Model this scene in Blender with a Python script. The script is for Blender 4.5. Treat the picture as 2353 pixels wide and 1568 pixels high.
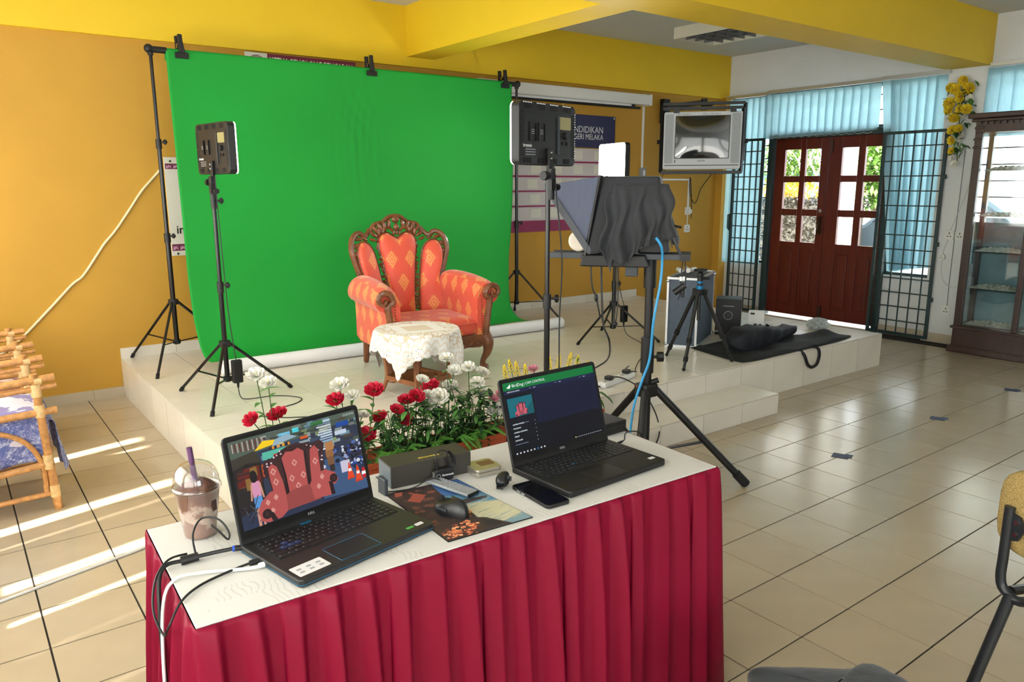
import bpy, math, random
from mathutils import Vector, Matrix
for _o in list(bpy.data.objects): bpy.data.objects.remove(_o)
SC = bpy.context.scene
COL = SC.collection
R = math.radians
PI = math.pi
random.seed(7)

# ------------------------------------------------------------------ camera
CAM_LOC = Vector((-2.237, -1.604, 1.543))
YAW, PITCH, ROLL, FPX = R(53.123), R(11.567), R(-0.095), 1745.25
fw = Vector((math.cos(PITCH)*math.cos(YAW), math.cos(PITCH)*math.sin(YAW), -math.sin(PITCH)))
rt = Vector((math.sin(YAW), -math.cos(YAW), 0))
up = rt.cross(fw)
rt, up = math.cos(ROLL)*rt+math.sin(ROLL)*up, -math.sin(ROLL)*rt+math.cos(ROLL)*up
cd = bpy.data.cameras.new('camera')
cd.sensor_width = 36
cd.lens = FPX/2353*36
cd.clip_start = .05
cam = bpy.data.objects.new('camera', cd)
cam.matrix_world = Matrix((( rt.x, up.x, -fw.x, CAM_LOC.x), (rt.y, up.y, -fw.y, CAM_LOC.y), (rt.z, up.z, -fw.z, CAM_LOC.z), (0, 0, 0, 1)))
COL.objects.link(cam)
SC.camera = cam

# ------------------------------------------------------------------ sky, sun, exposure
w = bpy.data.worlds.new('sky')
SC.world = w
w.use_nodes = True
bg = w.node_tree.nodes['Background']
bg.inputs[0].default_value = (.93, .97, 1, 1)
bg.inputs[1].default_value = 4.0
sl = bpy.data.lights.new('sun', 'SUN')
sl.energy = 12
sl.angle = R(1.2)
sl.color = (1, .95, .86)
sun = bpy.data.objects.new('sun', sl)
sun.rotation_euler = Vector((.70*.97, .70*.24, -.72)).to_track_quat('-Z', 'Y').to_euler()
COL.objects.link(sun)
def portal(name, loc, rot, sx, sy):
    l = bpy.data.lights.new(name, 'AREA')
    l.shape = 'RECTANGLE'
    l.size, l.size_y = sx, sy
    l.cycles.is_portal = True
    o = bpy.data.objects.new(name, l)
    o.location, o.rotation_euler = loc, rot
    COL.objects.link(o)
portal('window_daylight_left', (-3.12, -.65, 1.72), (0, R(-90), 0), 1.7, 9.7)
portal('window_daylight_front', (-1.92, -6.12, 1.7), (R(90), 0, 0), 1.9, 1.9)
cy = SC.cycles
cy.max_bounces, cy.diffuse_bounces, cy.glossy_bounces, cy.transmission_bounces, cy.transparent_max_bounces = 6, 3, 3, 4, 12
cy.caustics_reflective = cy.caustics_refractive = False
cy.use_light_tree = False
cy.debug_use_spatial_splits = True
cy.use_adaptive_sampling = True
cy.adaptive_threshold = .03
SC.view_settings.view_transform = 'Standard'
SC.view_settings.look = 'None'
SC.view_settings.gamma = 1
SC.view_settings.use_curve_mapping = False
SC.view_settings.exposure = 1.34

# ------------------------------------------------------------------ helpers
def lin(c):
    return tuple((x/255/12.92) if x/255 <= .04045 else ((x/255+.055)/1.055)**2.4 for x in c)
MATS = {}
def M(name, rgb, rough=.5, metal=0, noise=0, scale=15, bump=0, bscale=None, coat=0, spec=.5, trans=0, emit=0, sheen=0, rnd=0, detail=4, stretch=None):
    m = bpy.data.materials.new(name)
    m.use_nodes = True
    nt = m.node_tree
    p = nt.nodes['Principled BSDF']
    c = (*lin(rgb), 1)
    p.inputs['Base Color'].default_value = c
    p.inputs['Roughness'].default_value = rough
    p.inputs['Metallic'].default_value = metal
    p.inputs['Specular IOR Level'].default_value = spec
    p.inputs['Coat Weight'].default_value = coat
    p.inputs['Transmission Weight'].default_value = trans
    if sheen:
        p.inputs['Sheen Weight'].default_value = sheen
    if emit:
        p.inputs['Emission Color'].default_value = c
        p.inputs['Emission Strength'].default_value = emit
    tc = None
    def coords():
        nonlocal tc
        if tc is None:
            tc = nt.nodes.new('ShaderNodeTexCoord').outputs['Object']
            if stretch:
                mp = nt.nodes.new('ShaderNodeMapping')
                mp.inputs['Scale'].default_value = stretch
                nt.links.new(tc, mp.inputs['Vector'])
                tc = mp.outputs[0]
        return tc
    last = None
    if noise:
        n = nt.nodes.new('ShaderNodeTexNoise')
        n.inputs['Scale'].default_value = scale
        n.inputs['Detail'].default_value = detail
        nt.links.new(coords(), n.inputs['Vector'])
        r = nt.nodes.new('ShaderNodeValToRGB')
        r.color_ramp.elements[0].position, r.color_ramp.elements[1].position = .3, .7
        r.color_ramp.elements[0].color = tuple(x*(1-noise) for x in c[:3])+(1,)
        r.color_ramp.elements[1].color = tuple(min(1, x*(1+noise*.6)) for x in c[:3])+(1,)
        nt.links.new(n.outputs['Fac'], r.inputs[0])
        last = r.outputs[0]
    if rnd:
        oi = nt.nodes.new('ShaderNodeObjectInfo')
        hs = nt.nodes.new('ShaderNodeHueSaturation')
        if last is not None:
            nt.links.new(last, hs.inputs['Color'])
        else:
            hs.inputs['Color'].default_value = c
        mr = nt.nodes.new('ShaderNodeMapRange')
        mr.inputs['To Min'].default_value, mr.inputs['To Max'].default_value = 1-rnd, 1+rnd
        nt.links.new(oi.outputs['Random'], mr.inputs['Value'])
        nt.links.new(mr.outputs[0], hs.inputs['Value'])
        last = hs.outputs[0]
    if last is not None:
        nt.links.new(last, p.inputs['Base Color'])
    if bump:
        n = nt.nodes.new('ShaderNodeTexNoise')
        n.inputs['Scale'].default_value = bscale or scale*4
        n.inputs['Detail'].default_value = 3
        nt.links.new(coords(), n.inputs['Vector'])
        b = nt.nodes.new('ShaderNodeBump')
        b.inputs['Strength'].default_value = bump
        b.inputs['Distance'].default_value = .01
        nt.links.new(n.outputs['Fac'], b.inputs['Height'])
        nt.links.new(b.outputs[0], p.inputs['Normal'])
    MATS[name] = m
    return m
def vcol_mat(name, rough=.5, emit=0):
    m = bpy.data.materials.new(name)
    m.use_nodes = True
    nt = m.node_tree
    p = nt.nodes['Principled BSDF']
    a = nt.nodes.new('ShaderNodeAttribute')
    a.attribute_name = 'Col'
    if emit:
        p.inputs['Base Color'].default_value = (.01, .01, .012, 1)
        nt.links.new(a.outputs['Color'], p.inputs['Emission Color'])
        p.inputs['Emission Strength'].default_value = emit
    else:
        nt.links.new(a.outputs['Color'], p.inputs['Base Color'])
    p.inputs['Roughness'].default_value = rough
    MATS[name] = m
    return m

def chain(o):
    v = Vector((0, 0, 0))
    while o is not None:
        v += o.location
        o = o.parent
    return v
def put(name, me, parent=None, mat=None):
    o = bpy.data.objects.new(name, me)
    COL.objects.link(o)
    if parent is not None:
        o.parent = parent
    if mat is not None:
        me.materials.clear()
        me.materials.append(MATS[mat] if isinstance(mat, str) else mat)
    return o
def ortho(d):
    d = d.normalized()
    a = Vector((0, 0, 1)) if abs(d.z) < .9 else Vector((1, 0, 0))
    x = d.cross(a).normalized()
    return x, d.cross(x).normalized()
def spline(pts, n=6):
    P = [Vector(p) for p in pts]
    out = []
    for i in range(len(P)-1):
        a, b, c, d = P[max(i-1, 0)], P[i], P[i+1], P[min(i+2, len(P)-1)]
        for k in range(n):
            t = k/n
            out.append(.5*((2*b)+(c-a)*t+(2*a-5*b+4*c-d)*t*t+(3*b-a-3*c+d)*t**3))
    out.append(P[-1])
    return out
class B:
    def __init__(s):
        s.v, s.f, s.c = [], [], []
    def add(s, vs, fs, col=None):
        n = len(s.v)
        s.v += [tuple(v) for v in vs]
        s.f += [tuple(i+n for i in f) for f in fs]
        s.c += [col]*len(fs)
        return s
    def box(s, x0, x1, y0, y1, z0, z1, T=None, col=None):
        vs = [Vector((x, y, z)) for z in (z0, z1) for y in (y0, y1) for x in (x0, x1)]
        if T is not None:
            vs = [T @ v for v in vs]
        return s.add(vs, [(0, 2, 3, 1), (4, 5, 7, 6), (0, 1, 5, 4), (2, 6, 7, 3), (0, 4, 6, 2), (1, 3, 7, 5)], col)
    def bar(s, a, b, wx, wz=None):
        a, b = Vector(a), Vector(b)
        wz = wz or wx
        x, y = ortho(b-a)
        vs = [p+x*i*wx/2+y*j*wz/2 for p in (a, b) for i, j in ((-1, -1), (1, -1), (1, 1), (-1, 1))]
        return s.add(vs, [(0, 1, 2, 3), (7, 6, 5, 4), (0, 4, 5, 1), (1, 5, 6, 2), (2, 6, 7, 3), (3, 7, 4, 0)])
    def cyl(s, a, b, r, r2=None, n=12):
        return s.tube([a, b], [r, r if r2 is None else r2], n)
    def tube(s, pts, r, n=8, cap=True, closed=False):
        P = [Vector(p) for p in pts]
        m = len(P)
        rs = list(r) if isinstance(r, (list, tuple)) else [r]*m
        vs, fs = [], []
        x = None
        for i in range(m):
            d = (P[(i+1) % m]-P[i-1]) if closed else (P[min(i+1, m-1)]-P[max(i-1, 0)])
            if d.length < 1e-9:
                d = Vector((0, 0, 1))
            d.normalize()
            if x is None:
                x, _ = ortho(d)
            x = (x-d*x.dot(d))
            if x.length < 1e-6:
                x, _ = ortho(d)
            x.normalize()
            y = d.cross(x)
            for k in range(n):
                a = 2*PI*k/n
                vs.append(P[i]+x*math.cos(a)*rs[i]+y*math.sin(a)*rs[i])
        for i in range(m if closed else m-1):
            for k in range(n):
                j = (i+1) % m
                fs.append((i*n+k, i*n+(k+1) % n, j*n+(k+1) % n, j*n+k))
        if cap and not closed:
            fs.append(tuple(range(n-1, -1, -1)))
            fs.append(tuple((m-1)*n+k for k in range(n)))
        return s.add(vs, fs)
    def lathe(s, prof, c=(0, 0, 0), n=20, T=None, caps=True):
        vs, fs = [], []
        c = Vector(c)
        for r, z in prof:
            for k in range(n):
                a = 2*PI*k/n
                v = Vector((r*math.cos(a), r*math.sin(a), z))
                if T is not None:
                    v = T @ v
                vs.append(v+c)
        for i in range(len(prof)-1):
            for k in range(n):
                fs.append((i*n+k, i*n+(k+1) % n, (i+1)*n+(k+1) % n, (i+1)*n+k))
        if caps:
            fs.append(tuple(range(n-1, -1, -1)))
            fs.append(tuple((len(prof)-1)*n+k for k in range(n)))
        return s.add(vs, fs)
    def sph(s, c, r, nu=12, nv=8, T=None):
        r = r if isinstance(r, (list, tuple)) else (r, r, r)
        c = Vector(c)
        vs, fs = [], []
        for j in range(1, nv):
            t = PI*j/nv
            for i in range(nu):
                a = 2*PI*i/nu
                vs.append(Vector((r[0]*math.sin(t)*math.cos(a), r[1]*math.sin(t)*math.sin(a), -r[2]*math.cos(t))))
        vs.append(Vector((0, 0, -r[2])))
        vs.append(Vector((0, 0, r[2])))
        lo, hi = len(vs)-2, len(vs)-1
        for j in range(nv-2):
            for i in range(nu):
                fs.append((j*nu+i, j*nu+(i+1) % nu, (j+1)*nu+(i+1) % nu, (j+1)*nu+i))
        for i in range(nu):
            fs.append((lo, (i+1) % nu, i))
            fs.append((hi, (nv-2)*nu+i, (nv-2)*nu+(i+1) % nu))
        return s.add([(T @ v if T is not None else v)+c for v in vs], fs)
    def prism(s, poly, a, b, fn=lambda u, v, t: (u, t, v), col=None):
        # polygon in (u, v), swept from t = a to t = b
        n = len(poly)
        vs = [fn(u, v, a) for u, v in poly]+[fn(u, v, b) for u, v in poly]
        return s.add(vs, [tuple(range(n)), tuple(range(2*n-1, n-1, -1))]+[(i, i+n, (i+1) % n+n, (i+1) % n) for i in range(n)], col)
    def grid(s, fn, nu, nv, cu=False, cv=False):
        vs = [fn(i/(nu if cu else nu-1), j/(nv if cv else nv-1)) for i in range(nu) for j in range(nv)]
        fs = []
        for i in range(nu if cu else nu-1):
            for j in range(nv if cv else nv-1):
                a, b = (i+1) % nu, (j+1) % nv
                fs.append((i*nv+j, a*nv+j, a*nv+b, i*nv+b))
        return s.add(vs, fs)
    def mesh(s, name, off=Vector((0, 0, 0)), smooth=False, angle=40, uv=False):
        me = bpy.data.meshes.new(name)
        me.from_pydata([(v[0]-off.x, v[1]-off.y, v[2]-off.z) for v in s.v], [], s.f)
        me.validate()
        me.update()
        if smooth:
            me.shade_smooth()
            if angle:
                me.set_sharp_from_angle(angle=R(angle))
        if any(c is not None for c in s.c) and len(s.c) == len(me.polygons):
            at = me.color_attributes.new('Col', 'FLOAT_COLOR', 'CORNER')
            for p, c in zip(me.polygons, s.c):
                cc = (*lin(c or (0, 0, 0)), 1)
                for li in p.loop_indices:
                    at.data[li].color = cc
        if uv:
            ul = me.uv_layers.new(name='UVMap')
            for p in me.polygons:
                n = p.normal
                for li in p.loop_indices:
                    c = me.vertices[me.loops[li].vertex_index].co
                    if abs(n.x) > .75:
                        q = (c.y, c.z)
                    elif abs(n.z) > .75:
                        q = (c.x, c.y)
                    else:
                        q = (c.x, c.z)
                    ul.data[li].uv = q
        return me
    def obj(s, name, mat, parent=None, smooth=False, bevel=0, solid=0, sub=0, angle=40, uv=False, seg=2, local=False):
        # vertices are in world coordinates unless local=True
        off = Vector((0, 0, 0)) if (local or parent is None) else chain(parent)
        o = put(name, s.mesh(name, off, smooth, angle, uv), parent, mat)
        if solid:
            md = o.modifiers.new('solid', 'SOLIDIFY')
            md.thickness = solid
            md.offset = 0
        if bevel:
            md = o.modifiers.new('bevel', 'BEVEL')
            md.width = bevel
            md.segments = seg
            md.limit_method = 'ANGLE'
            md.angle_limit = R(40)
        if sub:
            md = o.modifiers.new('sub', 'SUBSURF')
            md.levels = md.render_levels = sub
        return o
def tag(o, label=None, cat=None, group=None, kind=None):
    if label: o['label'] = label
    if cat: o['category'] = cat
    if group: o['group'] = group
    if kind: o['kind'] = kind
    return o
def thing(name, label, cat, loc=(0, 0, 0), rz=0, group=None):
    o = bpy.data.objects.new(name, None)
    o.empty_display_size = .05
    COL.objects.link(o)
    o.location = loc
    o.rotation_euler = (0, 0, rz)
    return tag(o, label, cat, group)
def structure(name, loc=(0, 0, 0), label=None):
    o = bpy.data.objects.new(name, None)
    o.empty_display_size = .05
    COL.objects.link(o)
    o.location = loc
    o['kind'] = 'structure'
    if label: o['label'] = label
    return o
def dup(o, parent=None, loc=None, rz=None):
    c = o.copy()
    COL.objects.link(c)
    c.parent = parent
    if loc is not None: c.location = loc
    if rz is not None: c.rotation_euler = (0, 0, rz)
    for ch in o.children:
        dup(ch, c)
    return c
def text(name, s, size, mat, parent, T, extrude=.0004, align='LEFT', width=1, bold=0):
    # flat lettering; T places it in the parent's local space
    cu = bpy.data.curves.new('text', 'FONT')
    cu.body = s
    cu.size = size
    cu.align_x = align
    cu.align_y = 'CENTER'
    cu.extrude = extrude
    cu.offset = bold
    cu.resolution_u = 2
    o = bpy.data.objects.new('text', cu)
    COL.objects.link(o)
    dg = bpy.context.evaluated_depsgraph_get()
    me = bpy.data.meshes.new_from_object(o.evaluated_get(dg))
    bpy.data.objects.remove(o)
    me.transform(T @ Matrix.Diagonal((width, 1, 1, 1)))
    return put(name, me, parent, mat)
def TR(loc, rx=0, ry=0, rz=0):
    return Matrix.Translation(loc) @ Matrix.Rotation(rz, 4, 'Z') @ Matrix.Rotation(ry, 4, 'Y') @ Matrix.Rotation(rx, 4, 'X')
def project(p):
    d = Vector(p)-CAM_LOC
    z = d.dot(fw)
    if z < .05:
        return None
    return 1176.5+FPX*d.dot(rt)/z, 784-FPX*d.dot(up)/z, z
def ordinal(i, n, a='leftmost', b='rightmost'):
    w = 'first second third fourth fifth sixth seventh eighth ninth tenth eleventh twelfth thirteenth fourteenth fifteenth sixteenth seventeenth eighteenth'.split()
    if i == 0: return a
    if i == n-1: return b
    return (w[i] if i < len(w) else 'number %d' % (i+1))+' from left'

# ------------------------------------------------------------------ materials
M('tile', (184, 168, 142), .2, noise=.05, scale=5, rnd=.025, spec=.5)
M('stage_tile', (230, 223, 208), .25, noise=.04, scale=5, rnd=.02)
M('grout', (40, 33, 28), .95)
M('wall_orange', (200, 152, 54), .75, noise=.05, scale=2.2, bump=.04, bscale=60)
M('beam_yellow', (240, 200, 36), .55, noise=.03, scale=2)
M('white_paint', (226, 228, 228), .7, noise=.03, scale=3)
M('ceiling_paint', (214, 214, 210), .85, noise=.03, scale=3)
M('skirting', (196, 182, 158), .3, noise=.05, scale=6)
M('black_metal', (13, 13, 14), .3, spec=.5)
M('black_satin', (15, 15, 17), .4)
M('black_plastic', (14, 14, 16), .5)
M('rubber', (14, 14, 15), .8)
M('chrome', (190, 192, 195), .2, metal=1)
M('aluminium', (205, 207, 210), .35, metal=.8)
M('black_cable', (15, 15, 16), .5)
M('white_cable', (220, 220, 216), .5)
M('cream_cable', (236, 222, 178), .55)
M('white_plastic', (232, 232, 228), .4)
M('white_print', (235, 235, 235), .6)
M('grey_print', (150, 152, 155), .6)
M('black_print', (22, 20, 20), .7)
M('red_wood', (98, 28, 18), .35, noise=.25, scale=6, stretch=(1, 6, .6), coat=.2)
M('green_metal', (40, 60, 62), .45)
M('glass', (235, 245, 245), .02, trans=1, spec=.4)
M('dark_wood', (62, 42, 38), .35, noise=.2, scale=8, stretch=(4, 4, .6), coat=.15)
# clear glass: mostly see-through, a little mirror at grazing angles
def glass_mat(name, tint=(1, 1, 1), amt=.08):
    m = bpy.data.materials.new(name)
    m.use_nodes = True
    nt = m.node_tree
    nt.nodes.clear()
    out = nt.nodes.new('ShaderNodeOutputMaterial')
    mx = nt.nodes.new('ShaderNodeMixShader')
    t = nt.nodes.new('ShaderNodeBsdfTransparent')
    t.inputs[0].default_value = (*tint, 1)
    g = nt.nodes.new('ShaderNodeBsdfGlossy')
    g.inputs['Roughness'].default_value = .02
    fr = nt.nodes.new('ShaderNodeLayerWeight')
    fr.inputs['Blend'].default_value = .25
    mr = nt.nodes.new('ShaderNodeMapRange')
    mr.inputs['To Min'].default_value, mr.inputs['To Max'].default_value = amt, .7
    nt.links.new(fr.outputs['Facing'], mr.inputs['Value'])
    nt.links.new(mr.outputs[0], mx.inputs[0])
    nt.links.new(t.outputs[0], mx.inputs[1])
    nt.links.new(g.outputs[0], mx.inputs[2])
    nt.links.new(mx.outputs[0], out.inputs[0])
    MATS[name] = m
glass_mat('pane_glass', (.96, .98, .98), .04)
glass_mat('cabinet_glass', (.93, .97, .97), .06)
def translucent_mat(name, rgb, tr=.5, bump=0, stripes=None):
    m = bpy.data.materials.new(name)
    m.use_nodes = True
    nt = m.node_tree
    nt.nodes.clear()
    out = nt.nodes.new('ShaderNodeOutputMaterial')
    mx = nt.nodes.new('ShaderNodeMixShader')
    d = nt.nodes.new('ShaderNodeBsdfDiffuse')
    t = nt.nodes.new('ShaderNodeBsdfTranslucent')
    n = nt.nodes.new('ShaderNodeTexNoise')
    n.inputs['Scale'].default_value = 30
    tc = nt.nodes.new('ShaderNodeTexCoord')
    mp = nt.nodes.new('ShaderNodeMapping')
    mp.inputs['Scale'].default_value = (1, 3, .4)
    mp.inputs['Rotation'].default_value = (R(35), 0, 0)
    nt.links.new(tc.outputs['Object'], mp.inputs['Vector'])
    nt.links.new(mp.outputs[0], n.inputs['Vector'])
    r = nt.nodes.new('ShaderNodeValToRGB')
    c = lin(rgb)
    r.color_ramp.elements[0].color = (*[x*.86 for x in c], 1)
    r.color_ramp.elements[1].color = (*[min(1, x*1.1) for x in c], 1)
    nt.links.new(n.outputs['Fac'], r.inputs[0])
    nt.links.new(r.outputs[0], d.inputs[0])
    nt.links.new(r.outputs[0], t.inputs[0])
    mx.inputs[0].default_value = tr
    nt.links.new(d.outputs[0], mx.inputs[1])
    nt.links.new(t.outputs[0], mx.inputs[2])
    nt.links.new(mx.outputs[0], out.inputs[0])
    MATS[name] = m
translucent_mat('blind_fabric', (156, 194, 205), .5)
translucent_mat('blind_white', (238, 236, 230), .55)

# ------------------------------------------------------------------ floor
X0, X1, Y0, Y1, H = -3.0, 5.68, -6.0, 4.57, 3.06
floor = structure('floor', (0, 0, 0), 'beige glossy square floor tiles with dark joints')
B().box(X0, X1, Y0, Y1, -.06, -.004).obj('grout_bed', 'grout', floor)
tile_me = None
cells = []
for i in range(int(X0/.3)-1, int(X1/.3)+1):
    for j in range(int(Y0/.3)-1, int(Y1/.3)+1):
        x, y = i*.3, j*.3
        if x+.3 > X1+.01 or y+.3 > Y1+.29 or x < X0-.01 or y < Y0-.01: continue
        if x > -1.2 and x+.3 < 4.15 and y > 1.7: continue
        p = project((x+.15, y+.15, 0))
        vis = p and -150 < p[0] < 2500 and 300 < p[1] < 1720
        if vis:   # hidden behind the table
            if 480 < p[0] < 1600 and p[1] > 1180: vis = False
        cells.append((p[2] if vis else 1e9, x, y))
cells.sort()
g = .003
def tile_bm(x0, x1, y0, y1, z0, z1, c=.0003):
    b = B()
    v = [(x0, y0, z0), (x1, y0, z0), (x1, y1, z0), (x0, y1, z0), (x0+c, y0+c, z1), (x1-c, y0+c, z1), (x1-c, y1-c, z1), (x0+c, y1-c, z1)]
    z2 = z1-.0012
    v[0:4] = [(a, bb, z0) for a, bb, _ in v[0:4]]
    b.add(v, [(4, 5, 6, 7), (0, 1, 5, 4), (1, 2, 6, 5), (2, 3, 7, 6), (3, 0, 4, 7)])
    return b
tile_me = tile_bm(g, .3-g, g, .3-g, -.004, 0).mesh('floor_tile')
rest = B()
rnd_f = random.Random(3)
for k, (d, x, y) in enumerate(cells):
    if k < 300:
        o = put('floor_tile', tile_me, floor, 'tile' if k == 0 else None)
        o.location = (x, y, rnd_f.uniform(-.0004, .0004))
    else:
        x1, y1 = min(x+.3, X1), min(y+.3, Y1)
        t = tile_bm(x+g, x1-g, y+g, y1-g, -.004, 0)
        rest.add(t.v, t.f)
tag(rest.obj('floor_tile_remainder', 'tile', floor), kind='stuff')

# ------------------------------------------------------------------ stage and step
SX0, SX1, SY0, SZ = -1.255, 4.2, 1.635, .283
TP = .392
stage = structure('stage_platform', (0, 0, 0), 'low tiled stage platform along the back wall')
B().box(SX0+.007, SX1-.007, SY0+.007, Y1, 0, SZ-.007).obj('platform_core', 'grout', stage)
xs = [SX0]+[1.07+TP*k for k in range(-5, 8) if SX0+.05 < 1.07+TP*k < SX1-.05]+[SX1]
ys = [SY0+TP*k for k in range(8) if SY0+TP*k < Y1-.05]+[Y1]
meshes = {}
def slab(name, parent, mat, lo, hi):
    key = (name,)+tuple(round(b-a, 4) for a, b in zip(lo, hi))
    if key not in meshes:
        meshes[key] = B().box(0, hi[0]-lo[0], 0, hi[1]-lo[1], 0, hi[2]-lo[2]).mesh(name)
        meshes[key].materials.append(MATS[mat])
    o = put(name, meshes[key], parent)
    o.location = Vector(lo)-chain(parent)
    return o
q = .0022
for a, b in zip(xs, xs[1:]):
    for c, d in zip(ys, ys[1:]):
        slab('top_tile', stage, 'stage_tile', (a+q, c+q, SZ-.007), (b-q, d-q, SZ))
    slab('riser_tile', stage, 'stage_tile', (a+q, SY0, .001), (b-q, SY0+.007, SZ-.0085))
for c, d in zip(ys, ys[1:]):
    slab('riser_tile', stage, 'stage_tile', (SX0, c+q, .001), (SX0+.007, d-q, SZ-.0085))
    slab('riser_tile', stage, 'stage_tile', (SX1-.007, c+q, .001), (SX1, d-q, SZ-.0085))
step = structure('stage_step', (0, 0, 0), 'tiled step in front of the stage')
TY0, TX0, TX1, TZ = 1.327, -1.245, 2.255, .141
B().box(TX0+.007, TX1-.007, TY0+.007, SY0, 0, TZ-.007).obj('step_core', 'grout', step)
xs2 = [TX0]+[1.07+TP*k for k in range(-6, 4) if TX0+.05 < 1.07+TP*k < TX1-.05]+[TX1]
for a, b in zip(xs2, xs2[1:]):
    slab('tread_tile', step, 'stage_tile', (a+q, TY0+q, TZ-.007), (b-q, SY0-q, TZ))
    slab('riser_tile', step, 'stage_tile', (a+q, TY0, .001), (b-q, TY0+.007, TZ-.0085))
for xx in (TX0, TX1-.007):
    slab('riser_tile', step, 'stage_tile', (xx, TY0+.008, .001), (xx+.007, SY0-q, TZ-.0085))

# ------------------------------------------------------------------ walls, beams, ceiling
wb = tag(B().box(X0-.15, X1+.2, Y1, Y1+.2, -.06, H+.1).obj('wall_back', 'wall_orange'), 'orange painted back wall behind the stage', kind='structure')
tag(B().box(5.55, X1, 4.47, Y1, 0, 2.575).obj('trim_1', 'wall_orange'), 'orange corner pillar', kind='structure')
tag(B().box(X0, X1, 4.525, Y1, 2.567, H).obj('beam_back', 'beam_yellow'), 'bright yellow beam along the back wall', kind='structure')
tag(B().box(1.22, 1.5, 2.0, 4.525, 2.645, H).obj('beam_cross', 'beam_yellow'), 'yellow cross beam running out from the wall', kind='structure')
tag(B().box(X0, X1, 1.61, 2.0, 2.62, H).obj('beam_front', 'beam_yellow'), 'wide yellow ceiling beam in front', kind='structure')
tag(B().box(X0-.15, X1+.2, Y0-.15, Y1+.2, H, H+.15).obj('ceiling', 'ceiling_paint'), 'plain white plastered ceiling', kind='structure')
# right wall with the door and windows
wr = structure('wall_right', (0, 0, 0), 'white wall with the red door and blinds')
def wr_box(y0, y1, z0, z1, x0=X1, x1=X1+.16): B().box(x0, x1, y0, y1, z0, z1).obj('wall_piece', 'white_paint', wr)
DY0, DY1, DZ = 2.50, 3.84, 2.06
wr_box(Y0, Y1, 2.58, H+.02)
wr_box(1.60, 1.96, -.05, 2.58, X1-.05)
wr_box(1.96, DY0-.07, -.05, .62)
wr_box(DY1+.07, Y1, -.05, .62)
wr_box(4.53, Y1, .62, 2.58)
wr_box(Y0, 1.60, -.05, .8)
wr_box(Y0, -.1, .8, 2.58)
# left wall with windows, front wall with windows (both behind or beside the camera)
wl = structure('wall_left', (0, 0, 0), 'left wall with windows')
def wl_box(y0, y1, z0, z1): B().box(X0-.15, X0, y0, y1, z0, z1).obj('wall_piece', 'white_paint', wl)
wl_box(Y0, Y1, -.05, .85)
wl_box(Y0, Y1, 2.5, H+.02)
for y0, y1 in ((4.2, 4.57), (1.95, 2.0), (-.2, 0.05), (-2.4, -2.2), (-4.4, -4.2), (-6, -5.6)):
    wl_box(y0, y1, .85, 2.5)
tag(B().box(X0-.75, X0-.15, Y0, Y1, 2.5, 2.56).obj('added_sun_overhang', 'white_paint'), 'added unseen overhang outside the left windows that shortens the sun streaks', kind='structure')  # out-of-view overhang, added to block high sun and shorten the floor streaks
wf = structure('wall_front', (0, 0, 0), 'wall with windows opposite the stage')
def wf_box(x0, x1, z0, z1): B().box(x0, x1, Y0-.15, Y0, z0, z1).obj('wall_piece', 'white_paint', wf)
wf_box(X0-.15, X1+.15, -.05, .75)
wf_box(X0-.15, X1+.15, 2.6, H+.02)
for a, c in ((X0-.15, X0+.15), (-1.0, X1+.15)):
    wf_box(a, c, .75, 2.6)
# skirting
sk = structure('baseboard_back', (0, 0, 0), 'beige tile skirting along the back wall')
x = X0
while x < SX0-.01:
    e = min(x+.385, SX0)
    slab('skirting_tile', sk, 'skirting', (x+.001, Y1-.014, .0), (e-.001, Y1, .072)); x = e
x = SX0
while x < X1-.14:
    e = min(x+.39, SX1 if x < SX1 else X1-.13)
    z = SZ if x < SX1-.01 else 0
    slab('skirting_tile', sk, 'stage_tile', (x+.001, Y1-.014, z), (e-.001, Y1, z+.078)); x = e
sk2 = structure('baseboard_right', (0, 0, 0), 'beige tile skirting along the white wall')
for y0, y1, xx in ((1.66, 1.95, X1-.05), (1.97, 2.2, X1), (2.2, 2.43, X1), (3.92, 4.2, X1), (4.2, 4.46, X1)):
    slab('skirting_tile', sk2, 'skirting', (xx-.013, y0+.001, 0), (xx, y1-.001, .09))
slab('threshold', sk2, 'skirting', (X1-.02, DY0, 0), (X1+.12, DY1, .012))

# ------------------------------------------------------------------ left wall blinds (cut the sun into streaks)
bl = thing('vertical_blind', 'long pale vertical blind covering the windows of the left wall', 'blind', (X0+.05, -.6, 2.5))
B().box(X0+.03, X0+.07, -5.7, 4.3, 2.5, 2.54).obj('head_rail', 'white_plastic', bl)
sm = B().add([(0, 0, 0), (0, .124, 0), (0, .124, -1.75), (0, 0, -1.75)], [(0, 1, 2, 3)]).mesh('slat')
sm.materials.append(MATS['blind_white'])
gaps = {1.20: .025, 1.47: .07, 1.93: .03, 2.08: .085, 2.72: .03, 2.97: .08}
y = -5.7
while y < 4.25:
    step_ = .124
    for gy, gw in gaps.items():
        if y <= gy < y+.124:
            step_ = .124+gw
    o = put('slat', sm, bl)
    o.location = (random.uniform(-.004, .004), y+.6, 0)
    y += step_

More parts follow.
